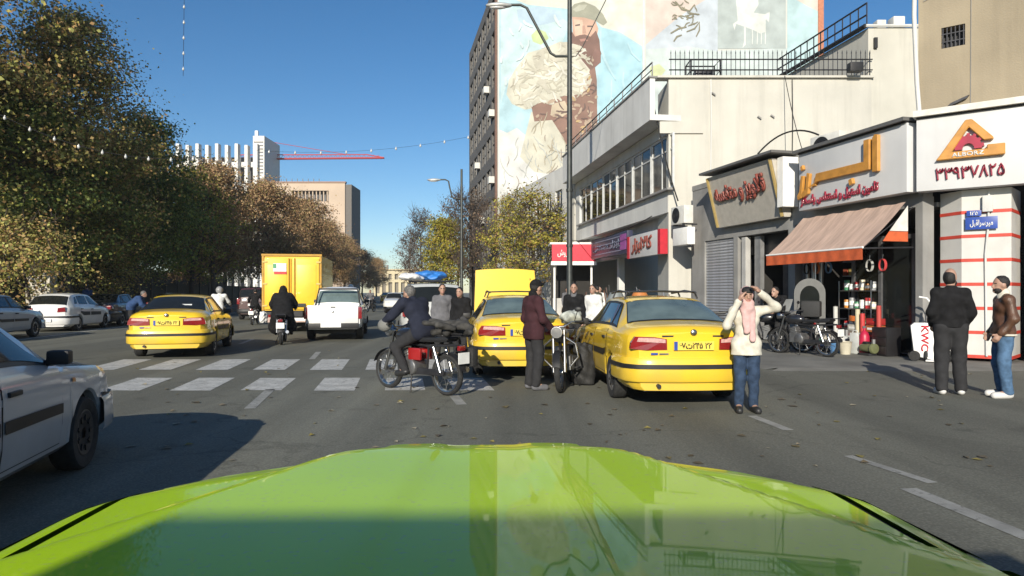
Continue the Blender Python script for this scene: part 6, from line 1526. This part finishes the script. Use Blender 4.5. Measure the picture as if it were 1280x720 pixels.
# ================================================================== TREES
def tree_meshes(key, seed, h, cr, base, nclump, per, leaf, mats, bare=0.0, trunk_r=.22, top_taper=.75, twigs=120, limbs=11, spread=.6):
    rr = np.random.RandomState(seed); pr = random.Random(seed)
    bark = mats[0]; tr = MB(); tips = []
    lean = (pr.uniform(-.4, .4), pr.uniform(-.4, .4))
    tp = [(lean[0] * (z / h) ** 2 * 2 + pr.uniform(-.06, .06), lean[1] * (z / h) ** 2 * 2 + pr.uniform(-.06, .06), z) for z in np.linspace(0, h * .86, 9)]
    tr.tube(tp, [trunk_r * (1 - .88 * i / 8) * (1.35 if i == 0 else 1) for i in range(9)], 9)
    lb = MB()
    for i in range(limbs):
        f = .22 + .62 * i / limbs; z = h * f; p = Vector((np.interp(z, [q[2] for q in tp], [q[0] for q in tp]), np.interp(z, [q[2] for q in tp], [q[1] for q in tp]), z))
        a = i * 2.4 + pr.uniform(-.5, .5); ln = cr * pr.uniform(.75, 1.05) * (1 - .5 * max(0, f - .4)); d = Vector((math.cos(a), math.sin(a), pr.uniform(.45, 1.0))).normalized()
        pts = [p]; 
        for k in range(5): d = (d + Vector((pr.uniform(-.2, .2), pr.uniform(-.2, .2), pr.uniform(-.05, .22)))).normalized(); pts.append(pts[-1] + d * ln / 5)
        r0 = trunk_r * .42 * (1 - .5 * f); lb.tube(pts, [r0 * (1 - .8 * k / 5) for k in range(6)], 6); tips += pts[2:]
        for k in range(3):
            q = pts[2 + k]; d2 = Vector((pr.uniform(-1, 1), pr.uniform(-1, 1), pr.uniform(-.1, .9))).normalized(); p2 = [q, q + d2 * ln * .2, q + d2 * ln * .42 + Vector((0, 0, .15))]
            lb.tube(p2, [r0 * .35, r0 * .22, r0 * .1], 5); tips += p2[1:]
    for k in range(twigs):
        q = Vector(pr.choice(tips)); d2 = Vector((pr.uniform(-1, 1), pr.uniform(-1, 1), pr.uniform(0, 1.4))).normalized(); L = pr.uniform(.5, 1.3) * (cr / 3)
        lb.tube([q, q + d2 * L * .5 + Vector((0, 0, .05)), q + d2 * L + Vector((pr.uniform(-.1, .1), 0, .2))], [.022, .014, .005], 3, cap=False)
    # leaves in clumps spread through an uneven crown
    cen = []
    z0 = base
    for i in range(nclump):
        if i % 3 == 0 and tips: c = np.array(pr.choice(tips)) + rr.normal(0, .35, 3)
        else:
            u = rr.rand() ** .8; z = z0 + (h - z0) * u
            prof = cr * (np.interp(u, [0, .15, .4, .7, .9, 1], [.55, .9, 1.0, .82 * top_taper + .12, .5 * top_taper, .15])); a = rr.rand() * 6.283; rad = prof * (rr.rand() ** .45) * (1 + .16 * math.sin(3 * a + seed) + .12 * math.sin(7 * z))
            c = np.array([math.cos(a) * rad, math.sin(a) * rad, z])
        cen.append(c)
    cen = np.array(cen); N = nclump * per
    ci = np.repeat(np.arange(nclump), per); rad = rr.uniform(.25, .75, nclump) * spread * 1.3
    P0 = cen[ci] + rr.normal(0, 1, (N, 3)) * rad[ci][:, None] * np.array([1, 1, .62])
    keep = (P0[:, 2] > base * .75); P0 = P0[keep]; N = len(P0)
    ow = P0 - np.array([0, 0, (base + h) / 2]); ow[:, 2] *= .4; ow /= np.linalg.norm(ow, axis=1)[:, None] + 1e-6
    n = rr.normal(0, .75, (N, 3)) + ow * .9 + np.array([0, 0, .35]); n /= np.linalg.norm(n, axis=1)[:, None]
    u = np.cross(n, rr.normal(0, 1, (N, 3))); u /= np.linalg.norm(u, axis=1)[:, None]; v = np.cross(n, u)
    s = leaf * rr.uniform(.6, 1.3, N)[:, None]
    V = np.stack([P0 - u * s * .5, P0 + v * s * .42 + n * s * .10, P0 + u * s * .55 - n * s * .12, P0 - v * s * .42 + n * s * .10], 1).reshape(-1, 3)
    me = bpy.data.meshes.new('crown'); Fc = np.arange(N * 4).reshape(-1, 4)
    me.vertices.add(N * 4); me.vertices.foreach_set('co', V.ravel()); me.loops.add(N * 4); me.loops.foreach_set('vertex_index', Fc.ravel()); me.polygons.add(N); me.polygons.foreach_set('loop_start', np.arange(0, N * 4, 4)); me.polygons.foreach_set('loop_total', np.full(N, 4)); me.update(calc_edges=True)
    me.materials.append(mats[1])
    return tr.mesh('trunk', bark, 50), lb.mesh('limbs', bark, None, fixn=False), me
BARK = M('bark_grey', (.11, .095, .075), .9, var=.4, scale=6, bump=.6, bscale=30, stretch=(1, 1, .3)); BARKD = M('bark_brown', (.06, .045, .035), .9, var=.3, scale=6, bump=.5, bscale=30)
AUT = leafmat('leaves_plane_autumn', [(0.2, 0.188, 0.061), (0.331, 0.224, 0.093), (0.45, 0.317, 0.134), (0.222, 0.224, 0.053), (0.399, 0.243, 0.1), (0.45, 0.449, 0.15), (0.178, 0.158, 0.053), (0.442, 0.372, 0.1)], .3)
AUTB = leafmat('leaves_plane_brown', [(0.35, 0.212, 0.113), (0.455, 0.293, 0.161), (0.263, 0.18, 0.097), (0.5, 0.375, 0.194), (0.281, 0.228, 0.08), (0.42, 0.245, 0.128)], .3)
DKG = leafmat('leaves_dark_green', [(0.103, 0.151, 0.04), (0.163, 0.208, 0.051), (0.224, 0.265, 0.067), (0.121, 0.151, 0.046), (0.286, 0.321, 0.067)], .25)
YEL = leafmat('leaves_yellow', [(0.41, 0.356, 0.047), (0.28, 0.285, 0.047), (0.5, 0.429, 0.062), (0.205, 0.214, 0.039), (0.372, 0.268, 0.078)], .4)
YLG = leafmat('leaves_yellow_green', [(0.325, 0.299, 0.059), (0.473, 0.389, 0.07), (0.225, 0.229, 0.05), (0.5, 0.458, 0.099), (0.349, 0.207, 0.099)], .4)
BRN = leafmat('leaves_dry_brown', [(0.182, 0.13, 0.091), (0.13, 0.098, 0.072), (0.221, 0.156, 0.104), (0.156, 0.104, 0.078)], .3)
TM = {
 'A': tree_meshes('A', 1, 18.5, 5.3, 3.6, 430, 125, .155, (BARK, AUT), trunk_r=.34, twigs=260, spread=.9),
 'B': tree_meshes('B', 2, 17.5, 5.0, 3.2, 400, 125, .17, (BARK, AUTB), trunk_r=.30, twigs=260, spread=.9),
 'C': tree_meshes('C', 3, 13.0, 4.2, 2.6, 300, 105, .17, (BARK, DKG), trunk_r=.24, twigs=120, spread=.8),
 'D': tree_meshes('D', 4, 10.5, 3.0, 2.6, 130, 46, .165, (BARKD, YLG), trunk_r=.16, twigs=420, limbs=15, spread=.55),
 'E': tree_meshes('E', 5, 8.5, 2.6, 2.0, 170, 80, .16, (BARKD, YEL), trunk_r=.14, twigs=160, spread=.6),
 'F': tree_meshes('F', 6, 11.5, 3.2, 2.8, 120, 16, .16, (BARKD, BRN), trunk_r=.16, twigs=900, limbs=18, spread=.6),
 'G': tree_meshes('G', 7, 12.0, 4.4, 2.4, 280, 100, .18, (BARK, AUTB), trunk_r=.24, twigs=160, spread=.8),
 'S': tree_meshes('S', 8, 3.2, 1.3, .5, 70, 60, .085, (BARKD, AUT), trunk_r=.05, twigs=60, limbs=7, spread=.4),
}
def tree(name, kind, label, loc, rz, s=1.0, group=None):
    t = thing(name, label, 'tree', loc, rz, group, 1.0); t.scale = (s, s, s) if not isinstance(s, tuple) else s
    for nm, me in zip(('trunk', 'limbs', 'crown'), TM[kind]): link(bpy.data.objects.new(nm, me), t)
    return t
def LX(y, o=0): return -15.6 + KR * y + o
TL = 'plane trees along the left pavement'
tree('plane_tree', 'A', 'huge brown-green plane tree filling the upper left corner', (LX(27, -4.6), 27, .14), .4, (1.15, 1.15, 1.08), TL)
tree('plane_tree', 'B', 'tall russet plane tree at the far left edge', (LX(36, -10.0), 36, .14), 1.9, 1.12, TL)
tree('plane_tree', 'A', 'tall dark plane tree whose crown slopes down beside the finned building', (LX(35, -1.6), 35, .14), 2.5, (.95, .95, .84), TL)
tree('plane_tree', 'C', 'dark green tree below the finned white building', (LX(42, -.6), 42, .14), .9, (1.0, 1.0, .92), TL)
tree('plane_tree', 'C', 'dark green tree in the shade behind the left yellow taxi', (LX(33, -2.8), 33, .14), 3.1, (1.1, 1.1, .85), TL)
tree('plane_tree', 'D', 'yellow-green thinner tree left of the box truck', (LX(50, .3), 50, .14), 1.2, (1.2, 1.2, .98), TL)
tree('plane_tree', 'G', 'brown plane tree above the yellow box truck', (LX(57, 0), 57, .14), .3, 1.0, TL)
tree('plane_tree', 'G', 'rust-brown plane tree in front of the beige office block', (LX(68, 2.2), 68, .14), 2.2, 1.02, TL)
tree('plane_tree', 'G', 'brown plane tree right of the beige office block', (LX(82, 4.2), 82, .14), 4.0, 1.03, TL)
tree('plane_tree', 'B', 'reddish plane tree further along the left row', (LX(100, 5.2), 100, .14), 1.0, .66, TL)
tree('plane_tree', 'G', 'small reddish tree near the far end of the left row', (LX(124, 5.5), 124, .14), 5.0, .95, TL)
tree('plane_tree', 'G', 'last dark tree of the left row by the pale yellow building', (LX(155, 7), 155, .14), 3.0, .9, TL)
tree('park_tree', 'C', 'dense green tree inside the park behind the fence', (LX(42, -9), 42, 0), 2, 1.1, 'trees inside the park'); tree('park_tree', 'G', 'brown tree deep inside the park at the left', (LX(52, -13), 52, 0), 3, 1.2, 'trees inside the park')
tree('park_tree', 'C', 'green tree inside the park behind the dark wagon', (LX(48, -8), 48, 0), 4, 1.05, 'trees inside the park'); tree('park_tree', 'C', 'green tree inside the park in line with the finned building', (LX(62, -9), 62, 0), 5, 1.1, 'trees inside the park')
tree('park_tree', 'G', 'brown tree inside the park behind the silver parked car', (LX(40, -14), 40, 0), 1, 1.1, 'trees inside the park')
tree('park_tree', 'G', 'brown tree inside the park behind the box truck', (LX(76, -7), 76, 0), 2, 1.05, 'trees inside the park'); tree('park_tree', 'C', 'green tree inside the park far behind the box truck', (LX(92, -8), 92, 0), 1, 1.0, 'trees inside the park'); tree('park_tree', 'C', 'green park tree in front of the finned building foot', (LX(70, -15), 70, 0), 1, 1.1, 'trees inside the park')
tree('young_tree', 'S', 'young russet tree with thin pale trunk behind the silver parked car', (*P(36, 380, 26.5)[:2], .14), .5, (1.5, 1.5, 1.35)); tree('young_tree', 'S', 'small yellowing sapling by the park fence beyond the hatchback', (*P(135, 372, 37)[:2], .14), 1.5, (1.5, 1.5, 1.1))
tree('plane_tree', 'G', 'tiny brown tree at the end of the left row above the far traffic', (LX(190, 9), 190, .14), 1.0, .9, TL); tree('plane_tree', 'B', 'tall brown tree hiding the foot of the beige office block', (LX(112, 2), 112, .14), 2.0, .74, TL)
TRR = 'trees along the shop pavement'
tree('street_tree', 'D', 'yellow-green street tree in front of the mural', (P(668, 340, 43)[0], 43, .03), .2, (.95, .95, .74), TRR)
tree('street_tree', 'E', 'bright yellow street tree left of the raised bonnet', (P(556, 340, 58)[0], 58, .03), 1.0, (.92, .92, .9), TRR)
tree('street_tree', 'F', 'bare brown street tree behind the second street lamp', (P(592, 340, 55)[0], 55, .03), 2.0, .85, TRR)
tree('street_tree', 'F', 'leafless grey street tree at the far end of the shop side', (P(528, 340, 78)[0], 78, .03), 3.0, .95, TRR)
tree('street_tree', 'F', 'farthest bare street tree above the traffic', (P(512, 340, 98)[0], 98, .03), 4.0, .88, TRR)
tree('street_tree', 'F', 'bare twiggy tree between the yellow tree and the dark facade', (P(572, 340, 70)[0], 70, .03), 5.0, 1.0, TRR)
tree('street_tree', 'D', 'thin tree at the foot of the mural wall', (P(636, 340, 50)[0], 50, .03), 5.0, .8, TRR)

# ================================================================== GOODS OUTSIDE THE SHOPS
GG = 'tools and machines displayed outside the tool shop'
def shopfront(x, off): # point in front of the shop row: x along it from the far end, off metres out into the street
    d = Vector((A1[0] - A0[0], A1[1] - A0[1])).normalized(); n = Vector((d.y, -d.x)); n = n if n.x < 0 else -n
    p = Vector(A0) + d * x + n * off; return (p.x, p.y, .03)
AZ = math.atan2(A1[1] - A0[1], A1[0] - A0[0])
def pump(label, x, off, col, s=1.0):
    t = thing('water_pump', label, 'pump', shopfront(x, off), AZ, GG, s); c = M('pump_' + label.split()[0], col, .4, coat=.4)
    boxo('base', (0, 0, .03), (.42, .26, .06), DARKSTEEL, t, .01); MB().lathe([(.001, -.2), (.10, -.19), (.115, -.12), (.115, .12), (.09, .2), (.001, .2)], 18, (0, 0, .20), 'X').build('motor', c, t, 40)
    MB().lathe([(.13, -.05), (.15, 0), (.13, .05), (.05, .07)], 18, (.24, 0, .2), 'X').build('impeller_housing', c, t, 40); tubo('outlet', [(.24, 0, .3), (.24, 0, .45)], .05, SILVER_RIM, t, 10); boxo('terminal_box', (-.03, 0, .34), (.14, .12, .07), BLACK, t, .01)
pump('olive water pump next to the black cabinet', 9.35, .5, (.12, .13, .06), .85); pump('navy water pump in front of the display rack', 8.3, .75, (.03, .05, .12), .8); pump('crimson water pump near the awning pole', 7.7, .75, (.3, .03, .04), .8)
pump('green water pump beside the parked motorbike wheel', 7.6, .35, (.04, .14, .08)); pump('grey water pump with steel outlet in the pump row', 7.1, .4, (.2, .21, .22)); pump('silver water pump standing behind the green one', 8.1, .25, (.4, .42, .42), 1.2); pump('teal water pump in front of the red boxes', 8.7, .35, (.08, .22, .22), .9)
def can(label, x, off, col, h=.42):
    t = thing('jerry_can', label, 'jerry can', shopfront(x, off), AZ + .2, GG); c = M('can_' + label.split()[0], col, .5)
    MB().prism([(-.13, 0), (.13, 0), (.13, h * .78), (.05, h), (-.13, h)], -.08, .08, 'XZ').build('body', c, t, 40, .025); tubo('cap', [(.09, 0, h * .86), (.13, 0, h * .96)], .03, BLACK, t); tubo('handle', [(-.1, 0, h), (-.08, 0, h + .05), (.02, 0, h + .05), (.04, 0, h)], .014, c, t)
can('white jerry can among the pumps', 8.4, .5, (.6, .6, .58)); can('pale jerry can next to the red gas bottle', 8.95, .45, (.5, .52, .5), .5); can('cream jerry can at the near end of the pumps', 8.2, .6, (.55, .5, .4), .35)
t = thing('gas_bottle', 'crimson gas bottle between the pumps and the black cabinet', 'gas bottle', shopfront(9.15, .4), 0, GG); MB().lathe([(.10, 0), (.115, .03), (.115, .42), (.08, .52), (.03, .56), (.03, .62), (.001, .62)], 16).build('cylinder', M('bottle_crimson', (.42, .015, .05), .4), t, 40); boxo('valve', (0, 0, .64), (.07, .04, .06), STEEL, t)
def stack(label, x, off, cols, w=.34):
    for k, c in enumerate(cols):
        p = shopfront(x, off); o = thing('tool_case', '%s, %s of its stack' % (label, ('lowest', 'second', 'third', 'fourth', 'topmost')[k if k < len(cols) - 1 else 4]), 'tool case', (p[0], p[1], .03 + k * .17), AZ + (k % 2) * .06, GG)
        boxo('case', (0, 0, .08), (w, .26, .155), M('case_%s' % str(c), c, .5), o, .012); boxo('label_strip', (0, -.133, .08), (w * .7, .006, .05), PLATE_W if k % 2 else M('strip_red', (.45, .03, .03), .5), o); boxo('latch', (w * .3, -.136, .12), (.04, .012, .04), STEEL, o)
stack('red and black tool case behind the gas bottle', 9.0, -.05, [(.03, .03, .03), (.35, .03, .03), (.03, .03, .03), (.4, .12, .03), (.3, .02, .02)]); stack('brown tool case beside the white cans', 8.45, .0, [(.12, .10, .08), (.45, .05, .04), (.3, .25, .2), (.5, .48, .42)])
stack('pale tool case left of the awning pole', 7.5, -.1, [(.4, .4, .38), (.2, .2, .2), (.45, .43, .4)]); stack('dark tool case behind the motorbike', 6.9, .0, [(.05, .05, .06), (.2, .2, .22), (.4, .4, .38)])
def coil(label, x, off, z, col):
    t = thing('hose_coil', label, 'hose', (*shopfront(x, off)[:2], z), AZ, GG); m = MB()
    for k in range(4): m.tube([(.17 * math.cos(a), .17 * math.sin(a), .02 + k * .032) for a in np.linspace(0, 6.283, 22)], .018, 6, cap=False)
    m.build('hose', M('hose_' + label.split()[0], col, .5), t, 50); tubo('hose_end', [(.17, 0, .1), (.26, -.05, .06), (.28, -.12, .02)], .018, BLACK, t)
coil('white hose coil lying on the pumps', 8.05, .55, .09, (.55, .55, .52)); coil('orange hose coil on the tool cases', 8.45, .0, .78, (.5, .14, .03))
for i, (x, h, c) in enumerate(((8.62, 1.05, (.5, .45, .3)), (8.78, .95, (.45, .04, .04)), (9.3, 1.15, (.4, .05, .04)), (7.85, 1.1, (.5, .5, .48)))):
    t = thing('paint_roll', '%s upright roll leaning at the tool shop front' % ('tan', 'red', 'dark red', 'white')[i], 'roll', shopfront(x, .12), 0, GG); tubo('roll', [(0, 0, .05), (0, .02, h)], .055, M('roll_%d' % i, c, .6), t, 12); tubo('core', [(0, 0, 0), (0, .025, h + .03)], .02, BLACK, t, 8)
t = thing('awning_pole', 'thin steel pole standing among the displayed goods', 'pole', shopfront(7.95, .8), 0); tubo('pole', [(0, 0, 0), (0, 0, 2.3)], .022, STEEL, t); MB().lathe([(.12, 0), (.12, .03), (.03, .04)], 14).build('base', DARKSTEEL, t)
t = thing('tool_cabinet', 'black metal cabinet at the near end of the tool shop', 'cabinet', shopfront(9.55, .15), AZ); boxo('carcass', (0, 0, .33), (.45, .4, .65), M('cabinet_black', (.015, .014, .015), .4), t, .01)
for k in range(3): boxo('drawer', (0, -.206, .13 + k * .2), (.41, .02, .17), M('cabinet_drawer', (.02, .014, .015), .4), t, .006)
t = thing('display_cart', 'white wheeled pressure washer cart with red lettering beside the column', 'cart', (*P(1152, 440, 14.6)[:2], 0.03), R(-28), None, .88)
MB().prism([(-.16, .12), (.30, .02), (.30, .92), (-.16, .92), (-.24, .85)], -.16, .16, 'XZ').build('shell', WHITE, t, 40, .02)
text('KWC', -.02, -.165, .86, M('sign_red', (.45, .015, .03)), t, w=.62, h=.16, ext=.006, bold=.03, ry=R(90))
for s in (-1, 1): MB().lathe([(.001, -.04), (.05, -.04), (.12, -.035), (.125, 0), (.12, .035), (.05, .04), (.001, .04)], 20, (-.16, s * .21, .125), 'Y').build('wheel', RUBBER, t, 40)
tubo('handle', [(.26, -.13, .9), (.26, -.13, 1.3), (.10, -.13, 1.52), (-.05, -.13, 1.55)], .022, WHITE, t); tubo('handle', [(.26, .13, .9), (.26, .13, 1.3), (.10, .13, 1.52), (-.05, .13, 1.55)], .022, WHITE, t)
t = thing('hand_truck', 'white two-wheeled hand truck leaning by the column', 'hand truck', (*P(1172, 442, 14.3)[:2], 0.03), R(-35))
for s in (-.16, .16): tubo('upright', [(s, 0, .1), (s, .25, 1.2)], .02, WHITE, t); MB().lathe([(.001, -.03), (.1, -.03), (.12, 0), (.1, .03), (.001, .03)], 18, (s * 1.35, .08, .12), 'X').build('wheel', RUBBER, t, 40)
for f in (.25, .55, .85): tubo('cross_bar', [(-.16, .25 * f, .1 + 1.1 * f), (.16, .25 * f, .1 + 1.1 * f)], .016, WHITE, t)
boxo('toe_plate', (0, -.12, .03), (.4, .25, .02), WHITE, t)
t = thing('oval_mirror_stand', 'grey arched frame standing behind the parked motorbikes', 'stand', (*P(1012, 372, 17.0)[:2], .03), R(-20))
am = [(-.36, .6)] + [(-.36 * math.cos(a), 1.45 + .36 * math.sin(a)) for a in np.linspace(0, math.pi, 14)] + [(.36, .6)]
MB().prism(am, -.03, .03, 'XZ').build('arched_board', M('board_grey', (.09, .092, .09), .5), t); MB().prism([(x * .62, .35 * .62 + z * .78) for x, z in am], -.045, -.032, 'XZ').build('dark_inset', GLASS, t)
for s in (-.3, .3): tubo('leg', [(s, 0, 0), (s, 0, .7)], .02, STEEL, t)
# display rack with cans, hanging goods, buckets
t = thing('display_rack', 'steel display rack with three shelves at the tool shop front', 'rack', shopfront(8.25, -.25), AZ)
for sx in (-.55, .55):
    for sy in (-.15, .15): tubo('upright', [(sx, sy, 0), (sx, sy, 1.75)], .015, STEEL, t, 6)
for z in (.55, 1.05, 1.5): boxo('shelf', (0, 0, z), (1.12, .34, .025), STEEL, t)
CN = ('red', 'cream', 'orange', 'grey', 'green', 'white'); CCV = ((.42, .03, .03), (.55, .5, .38), (.5, .2, .03), (.25, .26, .27), (.05, .2, .1), (.6, .6, .58))
pr_ = shopfront(8.25, -.25); dv = Vector((A1[0] - A0[0], A1[1] - A0[1])).normalized()
for zi, (z, nm) in enumerate(((.565, 'lowest'), (1.065, 'middle'), (1.515, 'top'))):
    for k in range(6):
        f = -.45 + k * .18; t = thing('paint_can', '%s can on the %s shelf of the display rack' % (CN[(k + zi * 2) % 6], nm), 'can', (pr_[0] + dv.x * f, pr_[1] + dv.y * f, .03 + z), AZ, GG)
        h_ = .16 + .05 * ((k + zi) % 3); MB().lathe([(.062, 0), (.066, .01), (.066, h_ - .01), (.062, h_), (.055, h_ - .008), (.001, h_ - .008)], 14).build('can_body', M('can_col_%d' % ((k + zi * 2) % 6), CCV[(k + zi * 2) % 6], .4), t, 40); MB().lathe([(.067, h_ * .3), (.067, h_ * .7)], 14).build('paper_label', PLATE_W, t, 40)
for k, (x, c, nm) in enumerate(((6.95, (.02, .02, .02), 'black'), (7.35, (.5, .14, .03), 'orange'), (7.8, (.1, .2, .35), 'blue'), (9.2, (.4, .4, .38), 'grey'), (9.6, (.45, .05, .05), 'red'))):
    p = shopfront(x, .3); t = thing('hanging_hose', nm + ' hose loop hanging under the awning', 'hose', (p[0], p[1], 2.12), AZ, GG, .62)
    m = MB()
    for q in range(3): m.tube([((.15 + .01 * q) * math.sin(a), -.03 + .03 * q, .22 * math.cos(a)) for a in np.linspace(0, 6.283, 20)], .016, 6, cap=False)
    m.build('hose', M('hang_' + nm, c, .5), t, 50); tubo('hook', [(0, 0, .22), (0, .02, .40)], .006, STEEL, t, 5)
for k, (x, o_, c, nm) in enumerate(((6.7, .75, (.05, .05, .06), 'black'), (7.25, .85, (.35, .36, .36), 'grey'), (8.6, .75, (.08, .2, .4), 'blue'), (9.0, .8, (.5, .46, .36), 'cream'))):
    t = thing('bucket', nm + ' plastic bucket standing in the row of displayed goods', 'bucket', shopfront(x, o_), 0, GG); MB().lathe([(.001, .01), (.11, .0), (.15, .30), (.158, .30), (.15, .29), (.10, .02), (.001, .02)], 18).build('tub', M('bucket_' + nm, c, .5), t, 40); tubo('bail', [(.15, 0, .29), (.10, .02, .40), (0, .03, .44), (-.10, .02, .40), (-.15, 0, .29)], .005, STEEL, t, 5)
# machines in front of the white building
MG = 'machines and sacks outside the white building'
MS = [('orange mixer drum on dark legs outside the white building', 4.7, 25.0), ('small machine on a stand below the white sign', 4.25, 27.8), ('grey machine beside the sack pile', 3.9, 30.2)]
for i, (lb, x, y) in enumerate(MS):
    t = thing('workshop_machine', lb, 'machine', (x, y, .03), R(-70 + 20 * i), MG); c = M('machine_%d' % i, ((.45, .16, .04), (.18, .2, .2), (.3, .3, .3))[i], .5)
    MB().lathe([(.001, .55), (.2, .55), (.42, .8), (.42, 1.1), (.24, 1.45), (.2, 1.45), (.2, 1.4), (.001, 1.2)], 18).build('drum', c, t, 40)
    for sx in (-.4, .4): tubo('leg', [(sx, -.3, 0), (sx, 0, .9)], .03, DARKSTEEL, t); tubo('leg', [(sx, .3, 0), (sx, 0, .9)], .03, DARKSTEEL, t)
    tubo('axle', [(-.45, 0, .9), (.45, 0, .9)], .03, DARKSTEEL, t); boxo('motor', (.5, 0, .8), (.2, .3, .3), BLACK, t, .03)
for i in range(8):
    x, y = 4.95 - i * .28, 24.2 + i * 1.9; o = tarp('sack', ('white', 'tan', 'grey')[i % 3] + ' sack leaning at the open shops, %s from the roller shutter' % ('first', 'second', 'third', 'fourth', 'fifth', 'sixth', 'seventh', 'eighth')[i], 'sack', (x, y, .42), (.26, .3, .45), M('sack_%d' % (i % 3), ((.55, .53, .48), (.36, .3, .22), (.3, .3, .3))[i % 3], .85, bump=.3), 20 + i); o['group'] = MG
def chair(label, x, y, rz, c):
    t = thing('plastic_chair', label, 'chair', (x, y, .03), rz, MG); boxo('seat', (0, 0, .43), (.42, .42, .04), c, t, .015); MB().prism([(-.21, .45), (.21, .45), (.19, .88), (0, .92), (-.19, .88)], .18, .22, 'XZ').build('backrest', c, t, 40, .01)
    for a in (-1, 1):
        for b in (-1, 1): tubo('leg', [(a * .18, b * .18, .42), (a * .21, b * .21, 0)], .02, c, t)
chair('grey plastic chair outside the open workshop', 5.2, 23.9, R(30), M('chair_grey', (.3, .3, .3), .5)); chair('pale plastic chair behind the taxi roof rack', 4.55, 26.2, R(-150), M('chair_pale', (.5, .48, .42), .5))
t = thing('shop_counter', 'pale wooden counter in front of the open shops', 'counter', (3.1, 30.5, .03), R(-78)); boxo('top', (0, 0, .95), (3.2, .6, .06), M('counter_wood', (.4, .3, .2), .6), t, .01); boxo('front_panel', (0, -.25, .46), (3.1, .05, .92), M('counter_wood', (.4, .3, .2)), t)
for i in range(5): boxo('stacked_tin', (-1.2 + i * .55, 0, 1.10), (.3, .25, .24), M('stock_%d' % (i % 3), (.3, .3, .3)), t, .01)

for i, (x, y, hx) in enumerate(((5.35, 23.2, 1.5), (4.95, 25.6, 1.7), (4.6, 27.2, 1.4), (4.2, 28.6, 1.8), (3.55, 31.5, 1.6))):
    t = thing('pipe_bundle', '%s bundle of pipes and rods leaning outside the workshops' % ('nearest', 'tall grey', 'short dark', 'longest', 'farthest')[i], 'pipes', (x, y, .03), i * .7, MG)
    for k in range(7): tubo('pipe', [(.05 * k - .15, .03 * (k % 3), 0), (.05 * k - .15 + .12 * ((k % 3) - 1), .25, hx * (.8 + .06 * (k % 4)))], .022, (STEEL, DARKSTEEL, M('pipe_rust', (.16, .07, .04), .7))[k % 3], t, 6)
person('shopper in olive jacket in front of the dark workshops', (3.3, 26.3, .03), R(40), 1.7, None, .024, OLIVE, .03, .8, CHAR, .03, SHOEK, 'short'); person('shopper in grey coat under the red kiosk fascia', (2.55, 31.5, .03), R(200), 1.7, None, .026, GREYC, .03, .7, CHAR, .03, SHOEK, 'short')
person('shopkeeper in white shirt at the workshop counter', (3.75, 29.0, .03), R(160), 1.7, None, .026, WHITEC, .02, .85, CHAR, .03, SHOEK, 'short'); person('pedestrian in black walking beyond the kiosk', (.7, 36.5, .03), R(10), 1.7, None, .028, BLK, .03, .8, CHAR, .03, SHOEK, 'short')
person('pedestrian in blue walking on the shop pavement by the street tree', (.1, 40, .03), R(185), 1.7, None, .028, BLUEJ, .03, .8, CHAR, .03, SHOEK, 'short')

# ================================================================== FALLEN LEAVES, LITTER
rr = np.random.RandomState(11); N = 230
px = rr.uniform(150, 1250, N); py = 395 + 190 * rr.rand(N) ** 1.2
V = []; Fc = []
for a, b in zip(px, py):
    x, y, _ = G(a, b); s = rr.uniform(.025, .06) * (1.6 if rr.rand() < .06 else 1); an = rr.rand() * 6.28; c, sn = math.cos(an) * s, math.sin(an) * s; o = len(V); k = rr.uniform(0, .02)
    V += [(x - c, y - sn, .008), (x + sn * .7, y - c * .7, .010 + k), (x + c, y + sn, .009), (x - sn * .7, y + c * .7, .009 + k * .6)]; Fc.append((o, o + 1, o + 2, o + 3))
m = MB(); m.add(V, Fc); tag(m.build('fallen_leaves', leafmat('leaves_fallen', [(.16, .13, .06), (.10, .08, .05), (.24, .2, .06), (.2, .17, .12), (.12, .1, .07), (.3, .27, .2)], .1), None, fixn=False), 'dry autumn leaves and litter scattered over the asphalt', 'leaves', kind='stuff')
# thin street haze
hz_ = MB().b2(-515, 515, -110, 1115, -1.0, 52).build('haze', bpy.data.materials.new('haze_air')); tag(hz_, 'thin pale morning haze filling the street', 'haze', kind='stuff')
hm = hz_.data.materials[0]; hm.use_nodes = True; hm.node_tree.nodes.clear(); ho_ = hm.node_tree.nodes.new('ShaderNodeOutputMaterial'); pv_ = hm.node_tree.nodes.new('ShaderNodeVolumePrincipled')
pv_.inputs['Color'].default_value = (.82, .86, .92, 1); pv_.inputs['Density'].default_value = .0003; pv_.inputs['Anisotropy'].default_value = .0; hm.node_tree.links.new(pv_.outputs[0], ho_.inputs['Volume'])
bpy.context.view_layer.update()
